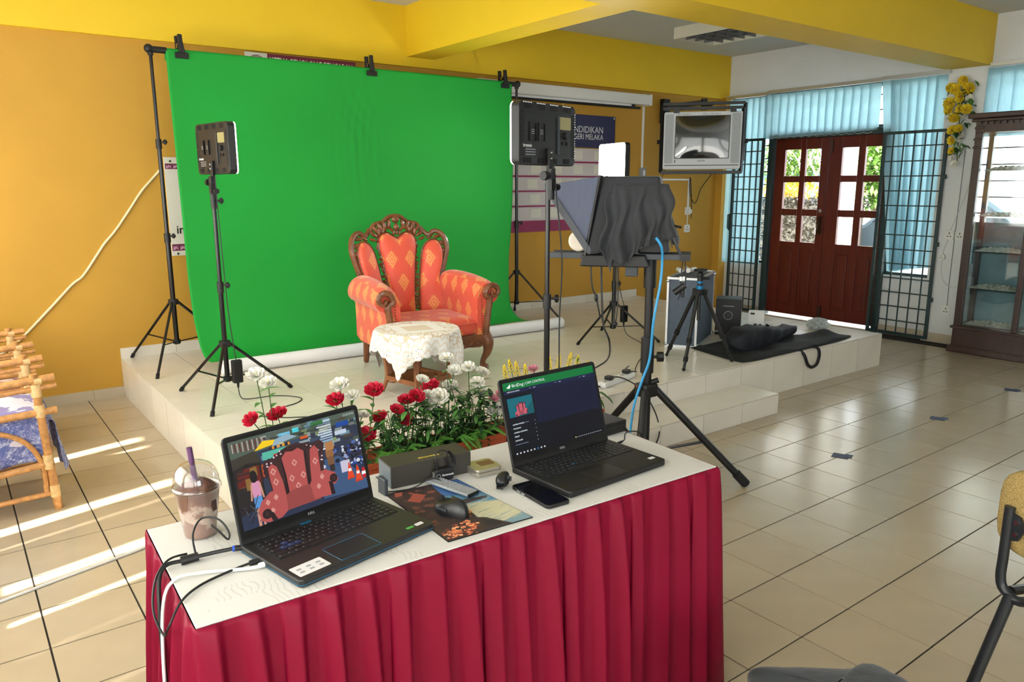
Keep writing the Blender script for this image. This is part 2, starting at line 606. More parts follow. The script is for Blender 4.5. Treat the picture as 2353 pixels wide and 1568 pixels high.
# ------------------------------------------------------------------ door
door = structure('door_1', (X1, 3.17, 0), 'dark red wooden double door with glass panes')
fr = B()
fr.box(X1-.03, X1+.08, DY0-.07, DY0, 0, 2.13)
fr.box(X1-.03, X1+.08, DY1, DY1+.07, 0, 2.13)
fr.box(X1-.03, X1+.08, DY0, DY1, DZ, 2.13)
fr.obj('door_frame', 'green_metal', door, bevel=.004)
def leaf(y0, y1, lay):
    # lay: list of (ya, yb) pane columns; y0<y1
    x0, x1 = X1+.015, X1+.055
    zr = [(.90, 1.20), (1.275, 1.575), (1.645, 1.94)]
    b = B()
    cols = sorted(lay)
    edges = [y0]+[v for c in cols for v in c]+[y1]
    for k in range(0, len(edges), 2):
        b.box(x0, x1, edges[k], edges[k+1], .05, DZ)
    for c in cols:
        for za, zb in ((.05, .16), (.82, .90), (1.20, 1.275), (1.575, 1.645), (1.94, DZ)):
            b.box(x0, x1, c[0], c[1], za, zb)
    L = b.obj('door_leaf', 'red_wood', door, bevel=.003)
    for c in cols:
        B().box(x0+.015, x0+.027, c[0], c[1], .16, .82).obj('wood_panel', 'red_wood', L)
        B().box(x0+.004, x0+.016, c[0]+.035, c[1]-.035, .195, .785).obj('raised_panel', 'red_wood', L, bevel=.008)
        for za, zb in zr:
            B().box(x0+.018, x0+.023, c[0], c[1], za, zb).obj('glass_pane', 'pane_glass', L)
    return L
L1 = leaf(3.165, DY1-.005, [(3.26, 3.445), (3.51, 3.71)])
L2 = leaf(DY0+.005, 3.16, [(2.575, 2.75), (2.825, 3.01)])
B().box(X1+.008, X1+.016, 3.165, 3.195, .05, DZ-.01).obj('cover_strip', 'red_wood', L2)
h = B()
h.box(X1-.002, X1+.016, 3.185, 3.225, 1.0, 1.2)
h.tube(spline([(X1+.01, 3.205, 1.02), (X1-.045, 3.205, 1.04), (X1-.05, 3.205, 1.1), (X1-.03, 3.205, 1.17), (X1+.01, 3.205, 1.18)]), .009)
M('bronze', (74, 58, 46), .35, metal=.8)
h.obj('door_handle', 'bronze', L1, smooth=True)
b = B().cyl((X1-.006, 3.21, 1.26), (X1+.016, 3.21, 1.26), .022)
b.obj('lock_cylinder', 'chrome', L1, smooth=True)
B().box(X1+.0, X1+.016, 3.115, 3.135, 1.9, 2.03).cyl((X1-.006, 3.125, 1.88), (X1-.006, 3.125, 2.04), .006).obj('top_bolt', 'bronze', L2)
B().box(X1+.0, X1+.016, 3.115, 3.14, .07, .2).cyl((X1-.006, 3.127, .05), (X1-.006, 3.127, .19), .006).obj('bottom_bolt', 'bronze', L2)

# window frames and louvre glass behind the blinds
def window(n, y0, y1, z0, z1, label, mull=()):
    wn = structure('window_%d' % n, (X1, (y0+y1)/2, z0), label)
    b = B()
    for a, c in ((y0, y0+.03), (y1-.03, y1)):
        b.box(X1+.03, X1+.09, a, c, z0, z1)
    b.box(X1+.03, X1+.09, y0+.03, y1-.03, z0, z0+.03)
    b.box(X1+.03, X1+.09, y0+.03, y1-.03, z1-.03, z1)
    for m_ in mull:
        b.box(X1+.03, X1+.09, m_-.015, m_+.015, z0+.03, z1-.03)
    b.obj('window_frame', 'green_metal', wn)
    z = z0+.03
    while z < z1-.06:
        e = min(z+.15, z1-.03)
        B().box(X1+.055, X1+.06, y0+.03, y1-.03, z+.004, e-.004).obj('glass_pane', 'pane_glass', wn)
        B().box(X1+.045, X1+.07, y0+.03, y1-.03, e-.006, e+.006).obj('glazing_bar', 'green_metal', wn)
        z = e
window(1, 3.91, 4.53, .62, 2.58, 'louvred window left of the door')
window(2, 1.96, 2.43, .62, 2.58, 'louvred window right of the door')
window(3, 2.43, 3.91, 2.13, 2.58, 'transom window above the door')
window(4, -.1, 1.6, .8, 2.58, 'window behind the display cabinet', (.5, 1.1))

# ------------------------------------------------------------------ vertical blinds on the door wall
def blind(label, slats, ztop, y0, y1, name='vertical_blind'):
    t = thing(name, label, 'blind', (5.63, (y0+y1)/2, ztop))
    B().box(5.615, 5.655, y0, y1, ztop, ztop+.035).obj('head_rail', 'aluminium', t)
    for (ya, yb, zb, tilt, sh) in slats:
        # ya..yb at the top, sh = sideways shift at the bottom
        dx = .05*math.sin(tilt)
        b = B()
        n = 6
        vs, fs = [], []
        for k in range(n+1):
            f = k/n
            z = ztop-.012+(zb-ztop+.012)*f
            s = sh*f
            vs += [(5.632+dx+.006*math.sin(f*3+ya*9), ya+s, z), (5.632-dx+.006*math.sin(f*3+yb*9), yb+s, z)]
        for k in range(n):
            fs.append((2*k, 2*k+1, 2*k+3, 2*k+2))
        b.add(vs, fs)
        o = b.obj('slat', 'blind_fabric', t)
    return t
rb = random.Random(5)
blind('pale blue vertical blind left of the red door, behind the television',
      [(3.945+k*.088, 3.945+k*.088+.105, .60, .3, 0) for k in range(7)], 2.56, 3.93, 4.57)
mid = blind('short pale blue vertical blind above the red door',
      [(2.61+k*.0955, 2.61+k*.0955+.116, 2.065+.0025*(14-k), .3, 0) for k in range(14)], 2.575, 2.6, 3.94)
ch = B()
for k in range(13):
    a = 2.61+k*.0955
    ch.tube([(5.622, a+.05, 2.085), (5.618, a+.0975, 2.07), (5.622, a+.145, 2.085)], .0018, 4)
ch.obj('bottom_chain', 'white_plastic', mid)
sl = []
for k in range(7):
    f = k/6
    sl.append((1.955+.088*k, 1.955+.088*k+.106, .665+.01*(6-k), .4+.1*(k > 4), [-.0, -.01, -.03, -.07, -.11, -.16, -.22][k]))
blind('pale blue vertical blind hanging behind the right gate panel', sl, 2.585, 1.95, 2.6)
blind('pale blue vertical blind above the dark display cabinet',
      [(-.05+.11*k, -.05+.11*k+.122, 1.98, .42, 0) for k in range(15)], 2.6, -.1, 1.6)

# ------------------------------------------------------------------ steel gates folded open against the wall
def gate(label, y0, y1, z0, z1, nv, nh, xg):
    t = thing('security_gate', label, 'gate', (xg, (y0+y1)/2, z0))
    s = .028
    for nm, a in (('frame_stile', y0), ('frame_stile', y1-s)):
        B().box(xg-s/2, xg+s/2, a, a+s, z0, z1).obj(nm, 'green_metal', t)
    for a in (z0, z1-s):
        B().box(xg-s/2, xg+s/2, y0+s, y1-s, a, a+s).obj('frame_rail', 'green_metal', t)
    for k in range(1, nv+1):
        yy = y0+(y1-y0)*k/(nv+1)
        B().box(xg-.006, xg+.002, yy-.006, yy+.006, z0+s, z1-s).obj('upright_bar', 'green_metal', t)
    for k in range(1, nh+1):
        zz = z0+(z1-z0)*k/(nh+1)
        B().box(xg-.001, xg+.008, y0+s, y1-s, zz-.006, zz+.006).obj('cross_bar', 'green_metal', t)
    return t
ga = gate('dark green steel grille gate left of the red door', 3.92, 4.345, .035, 2.08, 4, 13, 5.585)
B().box(5.565, 5.6, 4.345, 4.36, 1.0, 1.2).tube([(5.585, 4.36, 1.19), (5.585, 4.385, 1.19), (5.585, 4.385, 1.02), (5.585, 4.36, 1.02)], .006).obj('gate_latch', 'green_metal', ga)
gb = gate('dark green steel grille gate right of the red door', 1.885, 2.515, .02, 2.07, 5, 13, 5.59)
B().box(5.575, 5.605, 1.868, 1.885, .95, .99).obj('gate_hinge', 'green_metal', gb)
B().box(5.575, 5.605, 1.868, 1.885, .4, .44).obj('gate_hinge', 'green_metal', gb)
B().box(5.575, 5.605, 1.868, 1.885, 1.6, 1.64).obj('gate_hinge', 'green_metal', gb)
# second fixed grille standing behind the right gate by the frame
# ------------------------------------------------------------------ shape helpers for objects
def rrect(w_, h_, r_, n=4, cx=0, cy=0):
    out = []
    for sx, sy, a0 in ((1, 1, 0), (-1, 1, 90), (-1, -1, 180), (1, -1, 270)):
        for k in range(n+1):
            a = R(a0+90*k/n)
            out.append((cx+sx*(w_/2-r_)+r_*math.cos(a), cy+sy*(h_/2-r_)+r_*math.sin(a)))
    return out
FR = lambda loc: TR(loc, R(90))          # lettering that faces -y (the back wall)
XZ = lambda u, v, t: (u, t, v)
XY = lambda u, v, t: (u, v, t)
YZ = lambda u, v, t: (t, u, v)

# ------------------------------------------------------------------ ceiling lamp
lamp = thing('ceiling_lamp', 'white boxed fluorescent ceiling lamp with dark louvre grid', 'lamp', (4.1, 3.1, 2.96))
M('lamp_white', (226, 222, 206), .5)
b = B()
for x0, x1, y0, y1 in ((3.80, 3.815, 2.5, 3.78), (4.385, 4.4, 2.5, 3.78), (3.815, 4.385, 2.5, 2.52), (3.815, 4.385, 3.76, 3.78)):
    b.box(x0, x1, y0, y1, 2.955, H)
b.box(3.815, 4.385, 2.52, 3.76, H-.01, H)
b.obj('housing', 'lamp_white', lamp)
M('louvre', (150, 152, 158), .25, metal=.7)
for k in range(9):
    B().box(3.815, 4.385, 2.6+.13*k, 2.604+.13*k, 2.962, 3.0).obj('louvre_blade', 'louvre', lamp)
for x_ in (3.96, 4.1, 4.24):
    B().box(x_-.002, x_+.002, 2.52, 3.76, 2.962, 3.0).obj('louvre_blade', 'louvre', lamp)
for x_ in (3.93, 4.27):
    B().cyl((x_, 2.55, 3.025), (x_, 3.73, 3.025), .013).obj('tube', 'white_plastic', lamp, smooth=True)

# ------------------------------------------------------------------ things fixed to the back wall
YW = Y1
M('board_cream', (226, 222, 206), .5)
M('maroon', (110, 34, 66), .55, noise=.2, scale=60)
M('maroon_sign', (124, 36, 66), .5)
M('emblem', (176, 138, 158), .6)
M('motif', (198, 150, 178), .6)
t = thing('notice_board', 'cream notice board with maroon motif bands behind the left stand', 'board', (-.55, YW, 1.02))
B().box(-.832, -.2, YW-.016, YW, 1.025, 1.754).obj('panel', 'board_cream', t)
for z0, z1 in ((1.668, 1.708), (1.062, 1.112)):
    B().box(-.828, -.2, YW-.018, YW-.016, z0, z1).obj('motif_band', 'maroon', t)
    mo = B()
    for k in range(12):
        cx, cz, hh = -.805+.05*k, (z0+z1)/2, (z1-z0)
        mo.prism([(cx-.018, cz-.35*hh), (cx-.012, cz+.35*hh), (cx-.006, cz), (cx+.004, cz+.3*hh), (cx+.012, cz-.1*hh), (cx+.016, cz+.35*hh), (cx+.02, cz-.35*hh), (cx+.006, cz-.12*hh), (cx-.004, cz-.35*hh)], YW-.0185, YW-.0178)
    mo.obj('motif', 'motif', t)
for z in (1.725, 1.04):
    B().cyl((-.79, YW-.02, z), (-.79, YW-.015, z), .008).obj('screw', 'chrome', t)
text('lettering', 'p', .088, 'black_print', t, FR(Vector((-.742, YW-.017, 1.285))-t.location), bold=.0012)
text('lettering', 'instr', .088, 'black_print', t, FR(Vector((-.788, YW-.017, 1.218))-t.location), bold=.0012)

t = thing('office_sign', 'maroon office sign with white letters and emblem above the green backdrop', 'sign', (.28, YW, 2.3))
B().box(-.005, .745, YW-.014, YW, 2.34, 2.558).obj('panel', 'maroon_sign', t)
B().box(-.177, -.005, YW-.014, YW, 2.34, 2.558).obj('emblem_panel', 'white_plastic', t)
b = B().lathe([(.068, 0), (.068, .002)], n=28, T=Matrix.Rotation(R(90), 4, 'X'), c=(-.09, YW-.014, 2.47))
b.obj('emblem', 'emblem', t)
B().tube([(-.09+.07*math.cos(a*.2618), YW-.016, 2.47+.07*math.sin(a*.2618)) for a in range(24)], .0016, 4, closed=True).obj('emblem_ring', 'black_print', t)
B().sph((-.09, YW-.016, 2.48), (.018, .002, .022)).obj('emblem_figure', 'maroon', t)
text('lettering', 'KETUA PENOLONG PENGARAH', .088, 'white_print', t, FR(Vector((.012, YW-.0145, 2.5))-t.location), width=.56, bold=.001)

t = thing('projector_screen', 'white roll-up projector screen casing under the yellow beam', 'screen', (3.1, YW, 2.4))
B().box(1.9, 4.19, 4.42, 4.555, 2.405, 2.515).obj('casing', 'white_plastic', t, bevel=.012)
B().box(4.19, 4.215, 4.415, 4.56, 2.40, 2.52).obj('end_cap', 'white_plastic', t, bevel=.01)
B().box(1.92, 4.0, 4.475, 4.479, 2.375, 2.41).obj('screen_fabric', 'white_print', t)
B().cyl((1.9, 4.477, 2.372), (4.08, 4.477, 2.372), .013).obj('weight_bar', 'black_satin', t, smooth=True)
B().box(3.95, 3.99, 4.46, 4.5, 2.37, 2.42).obj('bar_clip', 'black_satin', t)
B().tube(spline([(3.05, YW-.02, 2.4), (3.04, YW-.015, 2.33), (3.06, YW-.01, 2.26)]), .004, 6).obj('pull_cord', 'cream_cable', t)

M('navy', (52, 52, 92), .5, noise=.1, scale=4)
t = thing('department_sign', 'navy blue sign with pale lettering behind the light panel', 'sign', (3.3, YW, 1.94))
B().box(2.72, 3.79, YW-.014, YW, 1.936, 2.27).obj('panel', 'navy', t)
text('lettering', 'PENDIDIKAN', .096, 'white_print', t, FR(Vector((3.615, YW-.0145, 2.118))-t.location), align='RIGHT', width=.9)
text('lettering', 'NEGERI MELAKA', .08, 'white_print', t, FR(Vector((3.615, YW-.0145, 2.045))-t.location), align='RIGHT', width=.86)
for x_, z_ in ((3.765, 2.25), (3.765, 1.955)):
    B().cyl((x_, YW-.02, z_), (x_, YW-.013, z_), .009).obj('screw', 'chrome', t)

M('chart_white', (214, 206, 206), .45, noise=.04, scale=4)
M('chart_magenta', (150, 30, 84), .45, noise=.2, scale=6)
t = thing('organisation_chart', 'white wall chart with magenta stripes behind the tripod lights', 'board', (3.0, YW, 1.08))
YW = Y1-.004
B().box(2.2, 3.8, YW-.012, YW, 1.077, 1.925).obj('panel', 'chart_white', t)
B().box(2.2, 3.8, YW-.014, YW-.012, 1.077, 1.192).obj('bottom_band', 'chart_magenta', t)
for z in (1.337, 1.487, 1.635, 1.783):
    B().box(2.2, 3.8, YW-.014, YW-.012, z-.009, z+.009).obj('stripe', 'chart_magenta', t)
M('chart_card', (230, 226, 214), .5)
rr = random.Random(2)
for z in (1.21, 1.355, 1.505, 1.653, 1.80):
    for k in range(5):
        x_ = 2.3+.3*k+rr.uniform(-.03, .03)
        B().box(x_, x_+.13, YW-.0135, YW-.012, z+.01, z+.1).obj('name_card', 'chart_card', t)

YW = Y1
# conduits, sockets and wires
t = thing('wall_conduit', 'thin white cable conduit running down beside the projector screen', 'conduit', (4.23, YW, 1.7))
B().box(4.218, 4.24, YW-.015, YW, 1.74, 2.54).obj('trunking', 'white_plastic', t)
t = thing('wall_switch', 'grey isolator switch box below the white conduit', 'switch', (4.23, YW, 1.63))
B().box(4.19, 4.27, YW-.04, YW, 1.62, 1.74).obj('switch_box', 'grey_print', t, bevel=.006)
B().box(4.22, 4.24, YW-.05, YW-.04, 1.65, 1.71).obj('rocker', 'white_plastic', t)
t = thing('wall_conduit', 'white conduit bending down to the sockets beneath the television', 'conduit', (4.8, YW, 1.6))
B().box(4.42, 5.05, YW-.013, YW, 1.60, 1.62).box(5.035, 5.058, YW-.013, YW, 1.27, 1.60).box(5.045, 5.053, YW-.008, YW, 1.06, 1.2).obj('trunking', 'white_plastic', t)
def socket(label, y_or_x, z, wall='back', w_=.09, plug=True, double=False):
    if wall == 'back':
        f = lambda u, v, t_: (y_or_x+u, YW-t_, z+v)
    else:
        f = lambda u, v, t_: (X1-.05-t_, y_or_x-u, z+v)
    t_ = thing('wall_socket', label, 'socket', f(0, 0, 0))
    B().prism(rrect(w_, .09, .012), .0, .014, f).obj('face_plate', 'white_plastic', t_)
    hl = B()
    for dx, dz, a, c in ((0, .018, .004, .009), (-.013, -.012, .007, .004), (.013, -.012, .007, .004)):
        hl.prism([(dx-a, dz-c), (dx+a, dz-c), (dx+a, dz+c), (dx-a, dz+c)], .014, .0146, f)
    hl.obj('pin_holes', 'black_print', t_)
    B().prism([(w_*.3-.008, .012), (w_*.3+.008, .012), (w_*.3+.008, .036), (w_*.3-.008, .036)], .014, .018, f).obj('rocker', 'white_plastic', t_)
    return t_
s1 = socket('upper white wall socket with a plug below the television', 5.045, 1.24)
B().cyl((5.045, YW-.05, 1.235), (5.045, YW-.014, 1.235), .03).obj('plug', 'white_plastic', s1, smooth=True)
socket('lower white wall socket below the television', 5.045, 1.03)
tag(B().tube(spline([(5.22, 4.35, 1.7), (5.24, YW-.03, 1.5), (5.2, YW-.02, 1.38), (5.14, YW-.02, 1.33), (5.06, YW-.02, 1.45), (5.035, YW-.03, 1.62), (5.05, YW-.03, 1.6), (5.09, YW-.02, 1.38), (5.1, YW-.02, 1.2), (5.095, YW-.02, 1.15)]), .005, 6).obj('television_cable', 'black_cable', smooth=True), 'black power cable looping down from the wall television', 'cable')
tag(B().tube(spline([(4.55, YW-.06, 1.72), (4.52, YW-.02, 1.55), (4.47, YW-.012, 1.4)]), .004, 6).obj('aerial_cable', 'black_cable', smooth=True), 'short dark cable hanging left of the television', 'cable')
tag(B().tube(spline([(-.86, YW-.012, 1.665), (-.90, YW-.009, 1.62), (-1.004, YW-.009, 1.506), (-1.1, YW-.009, 1.37), (-1.203, YW-.009, 1.229), (-1.283, YW-.009, 1.138), (-1.345, YW-.009, 1.05), (-1.444, YW-.009, .914), (-1.518, YW-.009, .857), (-1.7, YW-.009, .67), (-1.913, YW-.009, .466), (-2.1, YW-.009, .36)]), .0085, 8).obj('wall_cable', 'cream_cable', smooth=True), 'cream cable running diagonally across the orange wall', 'cable')

# ------------------------------------------------------------------ television on its bracket
D_ = Vector((math.cos(R(39.5)), math.sin(R(39.5)), 0))
tvc = Vector((4.25, 3.74, 0))
TVX = Vector((D_.y, -D_.x, 0))
TVM = Matrix(((TVX.x, D_.x, 0, tvc.x), (TVX.y, D_.y, 0, tvc.y), (0, 0, 1, 2.0), (0, 0, 0, 1)))   # x right, y away, z up
def tvf(u, v, t_):
    return tuple(TVM @ Vector((u, t_, v)))
M('tv_silver', (208, 212, 216), .4)
M('tv_grille', (176, 182, 188), .6, noise=.15, scale=120)
M('tv_screen', (40, 44, 46), .06, spec=.8, coat=.6)
t = thing('television', 'silver tube television with dark glossy screen held in a wall frame', 'television', tuple(TVM @ Vector((0, 0, -.31))))
B().prism(rrect(.79, .585, .02), 0, .12, tvf).obj('front_bezel', 'tv_silver', t, bevel=.006)
B().add([tvf(*p) for p in [(-.38, -.27, .12), (.38, -.27, .12), (.38, .28, .12), (-.38, .28, .12), (-.22, -.2, .45), (.22, -.2, .45), (.22, .2, .45), (-.22, .2, .45)]], [(4, 5, 6, 7), (0, 1, 5, 4), (1, 2, 6, 5), (2, 3, 7, 6), (3, 0, 4, 7)]).obj('rear_shell', 'tv_silver', t)
def tvscr(u, v):
    a, c = (u-.5)*.54, (v-.5)*.42
    return tvf(a+.0, c+.035, -.004-.012*(1-(2*u-1)**2)*(1-(2*v-1)**2)**.8)
B().grid(tvscr, 17, 13).obj('screen', 'tv_screen', t, smooth=True)
M('tv_black', (20, 20, 22), .4)
B().prism(rrect(.555, .435, .006, cy=.035), -.003, .001, tvf).obj('screen_surround', 'tv_black', t)
for s in (-1, 1):
    B().prism(rrect(.085, .5, .01, cx=s*.338, cy=.02), -.002, .002, tvf).obj('speaker_grille', 'tv_grille', t)
B().prism([(-.375, -.255), (.375, -.255), (.375, -.247), (-.375, -.247)], -.0015, .002, tvf).obj('control_seam', 'tv_black', t)
b = B()
for u_, w__ in ((-.03, .012), (-.014, .01), (0, .012), (.016, .01), (.03, .012)):
    b.prism(rrect(w__, .016, .002, cx=u_, cy=-.205), -.0012, .001, tvf)
b.obj('brand_mark', 'grey_print', t)
b = B()
for k in range(26):
    if k in (4, 11, 12, 17): continue
    b.prism(rrect(.009, .007+.004*(k % 3), .001, cx=-.27+.014*k+(.09 if k > 11 else 0), cy=.268), -.0012, .001, tvf)
b.obj('model_print', 'grey_print', t)
B().prism(rrect(.01, .026, .002, cx=-.27, cy=-.21), -.003, .002, tvf).obj('power_button', 'tv_black', t)
t = thing('television_bracket', 'black steel wall bracket frame around the television', 'bracket', tuple(TVM @ Vector((0, .1, -.34))))
def tvb(u, v, t_): return TVM @ Vector((u, t_, v))
b = B()
for p0, p1 in (((-.415, -.32, .05), (.405, -.32, .05)), ((-.415, .33, .05), (.395, .33, .05)), ((-.415, -.32, .05), (-.415, .33, .05)), ((.405, -.32, .05), (.405, .33, .05)),
               ((-.425, -.2, .3), (-.425, .40, .3)), ((.43, -.2, .3), (.43, .40, .3)), ((-.425, .40, .3), (.43, .40, .3)), ((-.415, -.32, .05), (-.415, -.32, .42)), ((.405, -.32, .05), (.405, -.32, .42)), ((-.415, -.32, .42), (.405, -.32, .42)), ((-.42, 0, .05), (-.42, 0, .3)), ((.42, 0, .05), (.42, 0, .3))):
    b.bar(tvb(*p0), tvb(*p1), .03)
for u_ in (-.27, .3):
    b.prism([(u_-.03, .28), (u_+.03, .28), (u_+.03, .33), (u_-.03, .33)], -.012, .05, tvf)
b.obj('cradle_frame', 'black_satin', t)
for s in (-1, 1):
    B().cyl(tvb(s*.43, 0, .18), tvb(s*.47, 0, .18), .022).obj('tilt_knob', 'black_satin', t, smooth=True)
B().box(4.50, 4.60, YW-.06, YW, 2.24, 2.50).obj('wall_plate', 'black_satin', t)
B().bar((4.58, YW-.04, 2.42), (4.72, 4.14, 2.44), .05).obj('swing_arm', 'black_satin', t)
B().cyl((4.72, 4.12, 2.36), (4.72, 4.12, 2.48), .035).obj('pivot', 'black_satin', t, smooth=True)
B().cyl(tvb(.1, .40, .3), (4.72, 4.12, 2.38), .02).obj('drop_post', 'black_satin', t)

# ------------------------------------------------------------------ light stands
def light_stand(label, x, y, z0, top, hub, rad, ang, joints, r0=.0155, group=None, name='light_stand', knobdir=1, rb=None):
    t = thing(name, label, 'stand', (x, y, z0), 0, group)
    P = lambda a, r_, z: (x+r_*math.cos(a), y+r_*math.sin(a), z)
    rr_ = rb or rad*.52
    hub_lo = z0+hub*.36
    for k in range(3):
        a = R(ang+120*k)
        foot = P(a, rad, z0+.008)
        hubp = P(a, .028, z0+hub)
        leg = B().cyl(hubp, foot, .0095, n=8).obj('leg', 'black_metal', t, smooth=True)
        d = Vector(foot)-Vector(hubp)
        B().cyl(Vector(foot)-d*.05, Vector(foot)+Vector((0, 0, -.006)), .0125, n=8).obj('rubber_foot', 'rubber', leg, smooth=True)
        mid = Vector(hubp)+d*.58
        br = B().bar(P(a, .02, hub_lo), mid, .012, .007).obj('brace', 'black_metal', t)
        B().sph(mid, .008, 8, 6).obj('rivet', 'chrome', br, smooth=True)
    hb = B().cyl((x, y, z0+hub-.018), (x, y, z0+hub+.018), .034).obj('hub', 'black_plastic', t, smooth=True)
    B().cyl((x, y, hub_lo-.015), (x, y, hub_lo+.012), .026).obj('brace_collar', 'black_plastic', t, smooth=True)
    zs = [hub_lo-.02]+joints+[top]
    for k in range(len(zs)-1):
        B().cyl((x, y, zs[k]), (x, y, zs[k+1]), r0-.0028*k).obj('pole_section', 'black_metal', t, smooth=True)
    for k, zj in enumerate(joints):
        c = B().cyl((x, y, zj-.045), (x, y, zj+.02), r0+.005-.0025*k).obj('collar', 'black_plastic', t, smooth=True)
        kx, ky = rt.x*knobdir, rt.y*knobdir
        kb = B().cyl((x, y, zj), (x+kx*.045, y+ky*.045, zj), .006)
        kb.cyl((x+kx*.035, y+ky*.035, zj), (x+kx*.055, y+ky*.055, zj), .014, .011, 8)
        kb.bar((x+kx*.045, y+ky*.045, zj-.018), (x+kx*.045, y+ky*.045, zj+.018), .01)
        kb.obj('lock_knob', 'black_plastic', c, smooth=True)
    B().cyl((x, y, top), (x, y, top+.03), .0075).obj('spigot', 'chrome', t, smooth=True)
    return t
BX0, BX1, BY = -.947, 2.136, 4.15
light_stand('tall black backdrop stand at the left of the green screen', BX0, BY, SZ, 2.41, .45, .47, 0, [1.2, 1.84], .017)
light_stand('tall black backdrop stand at the right of the green screen', BX1, BY, SZ, 2.41, .45, .49, -65, [1.2, 1.84], .017)

# ------------------------------------------------------------------ crossbar, green backdrop, clips
t = thing('backdrop_crossbar', 'black crossbar carrying the green backdrop', 'crossbar', ((BX0+BX1)/2, BY, 2.46))
B().cyl((BX0, BY, 2.444), (BX1, BY, 2.444), .013).obj('bar', 'black_metal', t, smooth=True)
for x_, s in ((BX0, 1), (BX1, -1)):
    B().cyl((x_-s*.02, BY, 2.444), (x_+s*.1, BY, 2.444), .022).sph((x_-s*.01, BY, 2.447), .03).cyl((x_, BY, 2.405), (x_, BY, 2.44), .018).obj('end_fitting', 'black_plastic', t, smooth=True)
M('green_paper', (5, 150, 46), .75, noise=.05, scale=1.5, bump=.02, bscale=8)
M('paper_white', (236, 238, 240), .6)
t = thing('green_backdrop', 'bright green screen backdrop with white bottom roll behind the armchair', 'backdrop', (.6, 3.9, SZ))
prof = [(4.168, 2.38), (4.168, 2.437), (4.16, 2.456), (4.15, 2.46), (4.138, 2.456), (4.13, 2.437)]
for k in range(11):
    prof.append((4.13-.006*k, 2.34-.144*k))
prof = prof+[(4.04, .74), (4.01, .63), (3.96, .52), (3.89, .43), (3.80, .375), (3.70, .365), (3.62, .375)]
prof = [tuple(p) for p in spline([(p[0], p[1], 0) for p in prof], 3)]
def sheet(u, v):
    i = min(int(v*(len(prof)-1)), len(prof)-2)
    f = v*(len(prof)-1)-i
    y_ = prof[i][0]*(1-f)+prof[i+1][0]*f
    z_ = prof[i][1]*(1-f)+prof[i+1][1]*f
    dz = max(0, min(1, (2.45-z_)/2))
    xr = 2.065-.19*dz**3
    x_ = -.855+(xr+.855)*u
    a = max(0, 1-abs(z_-1.9)/.62)
    cr = .0045*a*math.exp(-((x_-.55)/.2)**2)*(math.sin((x_-.12*z_)*95+5*math.sin(z_*4))+.8*math.sin((x_+.3*z_)*61+3*math.sin(z_*9))+.6*math.sin((x_-.5*z_)*140))
    wv = .012*math.sin(x_*2.1+.6)*min(1, dz*2)+.01*math.sin(x_*5+z_*2)*dz*(1-dz)*2
    wv += -.035*math.exp(-((x_-1.86)/.12)**2)*max(0, 1-abs(z_-.6)/.5)
    if v < .12: cr = wv = 0
    return (x_, y_+cr+wv*.6, z_)
B().grid(sheet, 150, 90).obj('paper_sheet', 'green_paper', t, smooth=True, angle=0, solid=.0015)
B().cyl((-.80, 3.60, SZ+.049), (2.17, 3.53, SZ+.049), .049, n=24).obj('bottom_roll', 'paper_white', t, smooth=True)
for nm, x_ in (('left', -.755), ('middle', .673), ('right', 1.985)):
    t = thing('backdrop_clip', {'left': 'black spring clip at the left end of the backdrop bar', 'middle': 'black spring clip at the middle of the backdrop bar', 'right': 'black spring clip at the right end of the backdrop bar'}[nm], 'clip', (x_, 4.13, 2.402), 0, 'clips on the backdrop bar')
    B().box(x_-.045, x_+.045, 4.112, 4.124, 2.397, 2.437).obj('jaw', 'black_plastic', t, bevel=.004)
    B().box(x_-.045, x_+.045, 4.18, 4.192, 2.397, 2.437).obj('jaw', 'black_plastic', t, bevel=.004)
    B().prism([(x_-.018, 2.432), (x_+.022, 2.432), (x_+.008, 2.512), (x_+.006, 2.552), (x_-.022, 2.552), (x_-.02, 2.512)], 4.10, 4.125, XZ).obj('handle', 'black_plastic', t, bevel=.004)
    B().prism([(x_-.018, 2.432), (x_+.022, 2.432), (x_+.008, 2.512), (x_+.006, 2.552), (x_-.022, 2.552), (x_-.02, 2.512)], 4.18, 4.205, XZ).obj('handle', 'black_plastic', t, bevel=.004)
    B().cyl((x_-.02, 4.152, 2.482), (x_+.02, 4.152, 2.482), .016).obj('spring', 'chrome', t, smooth=True)

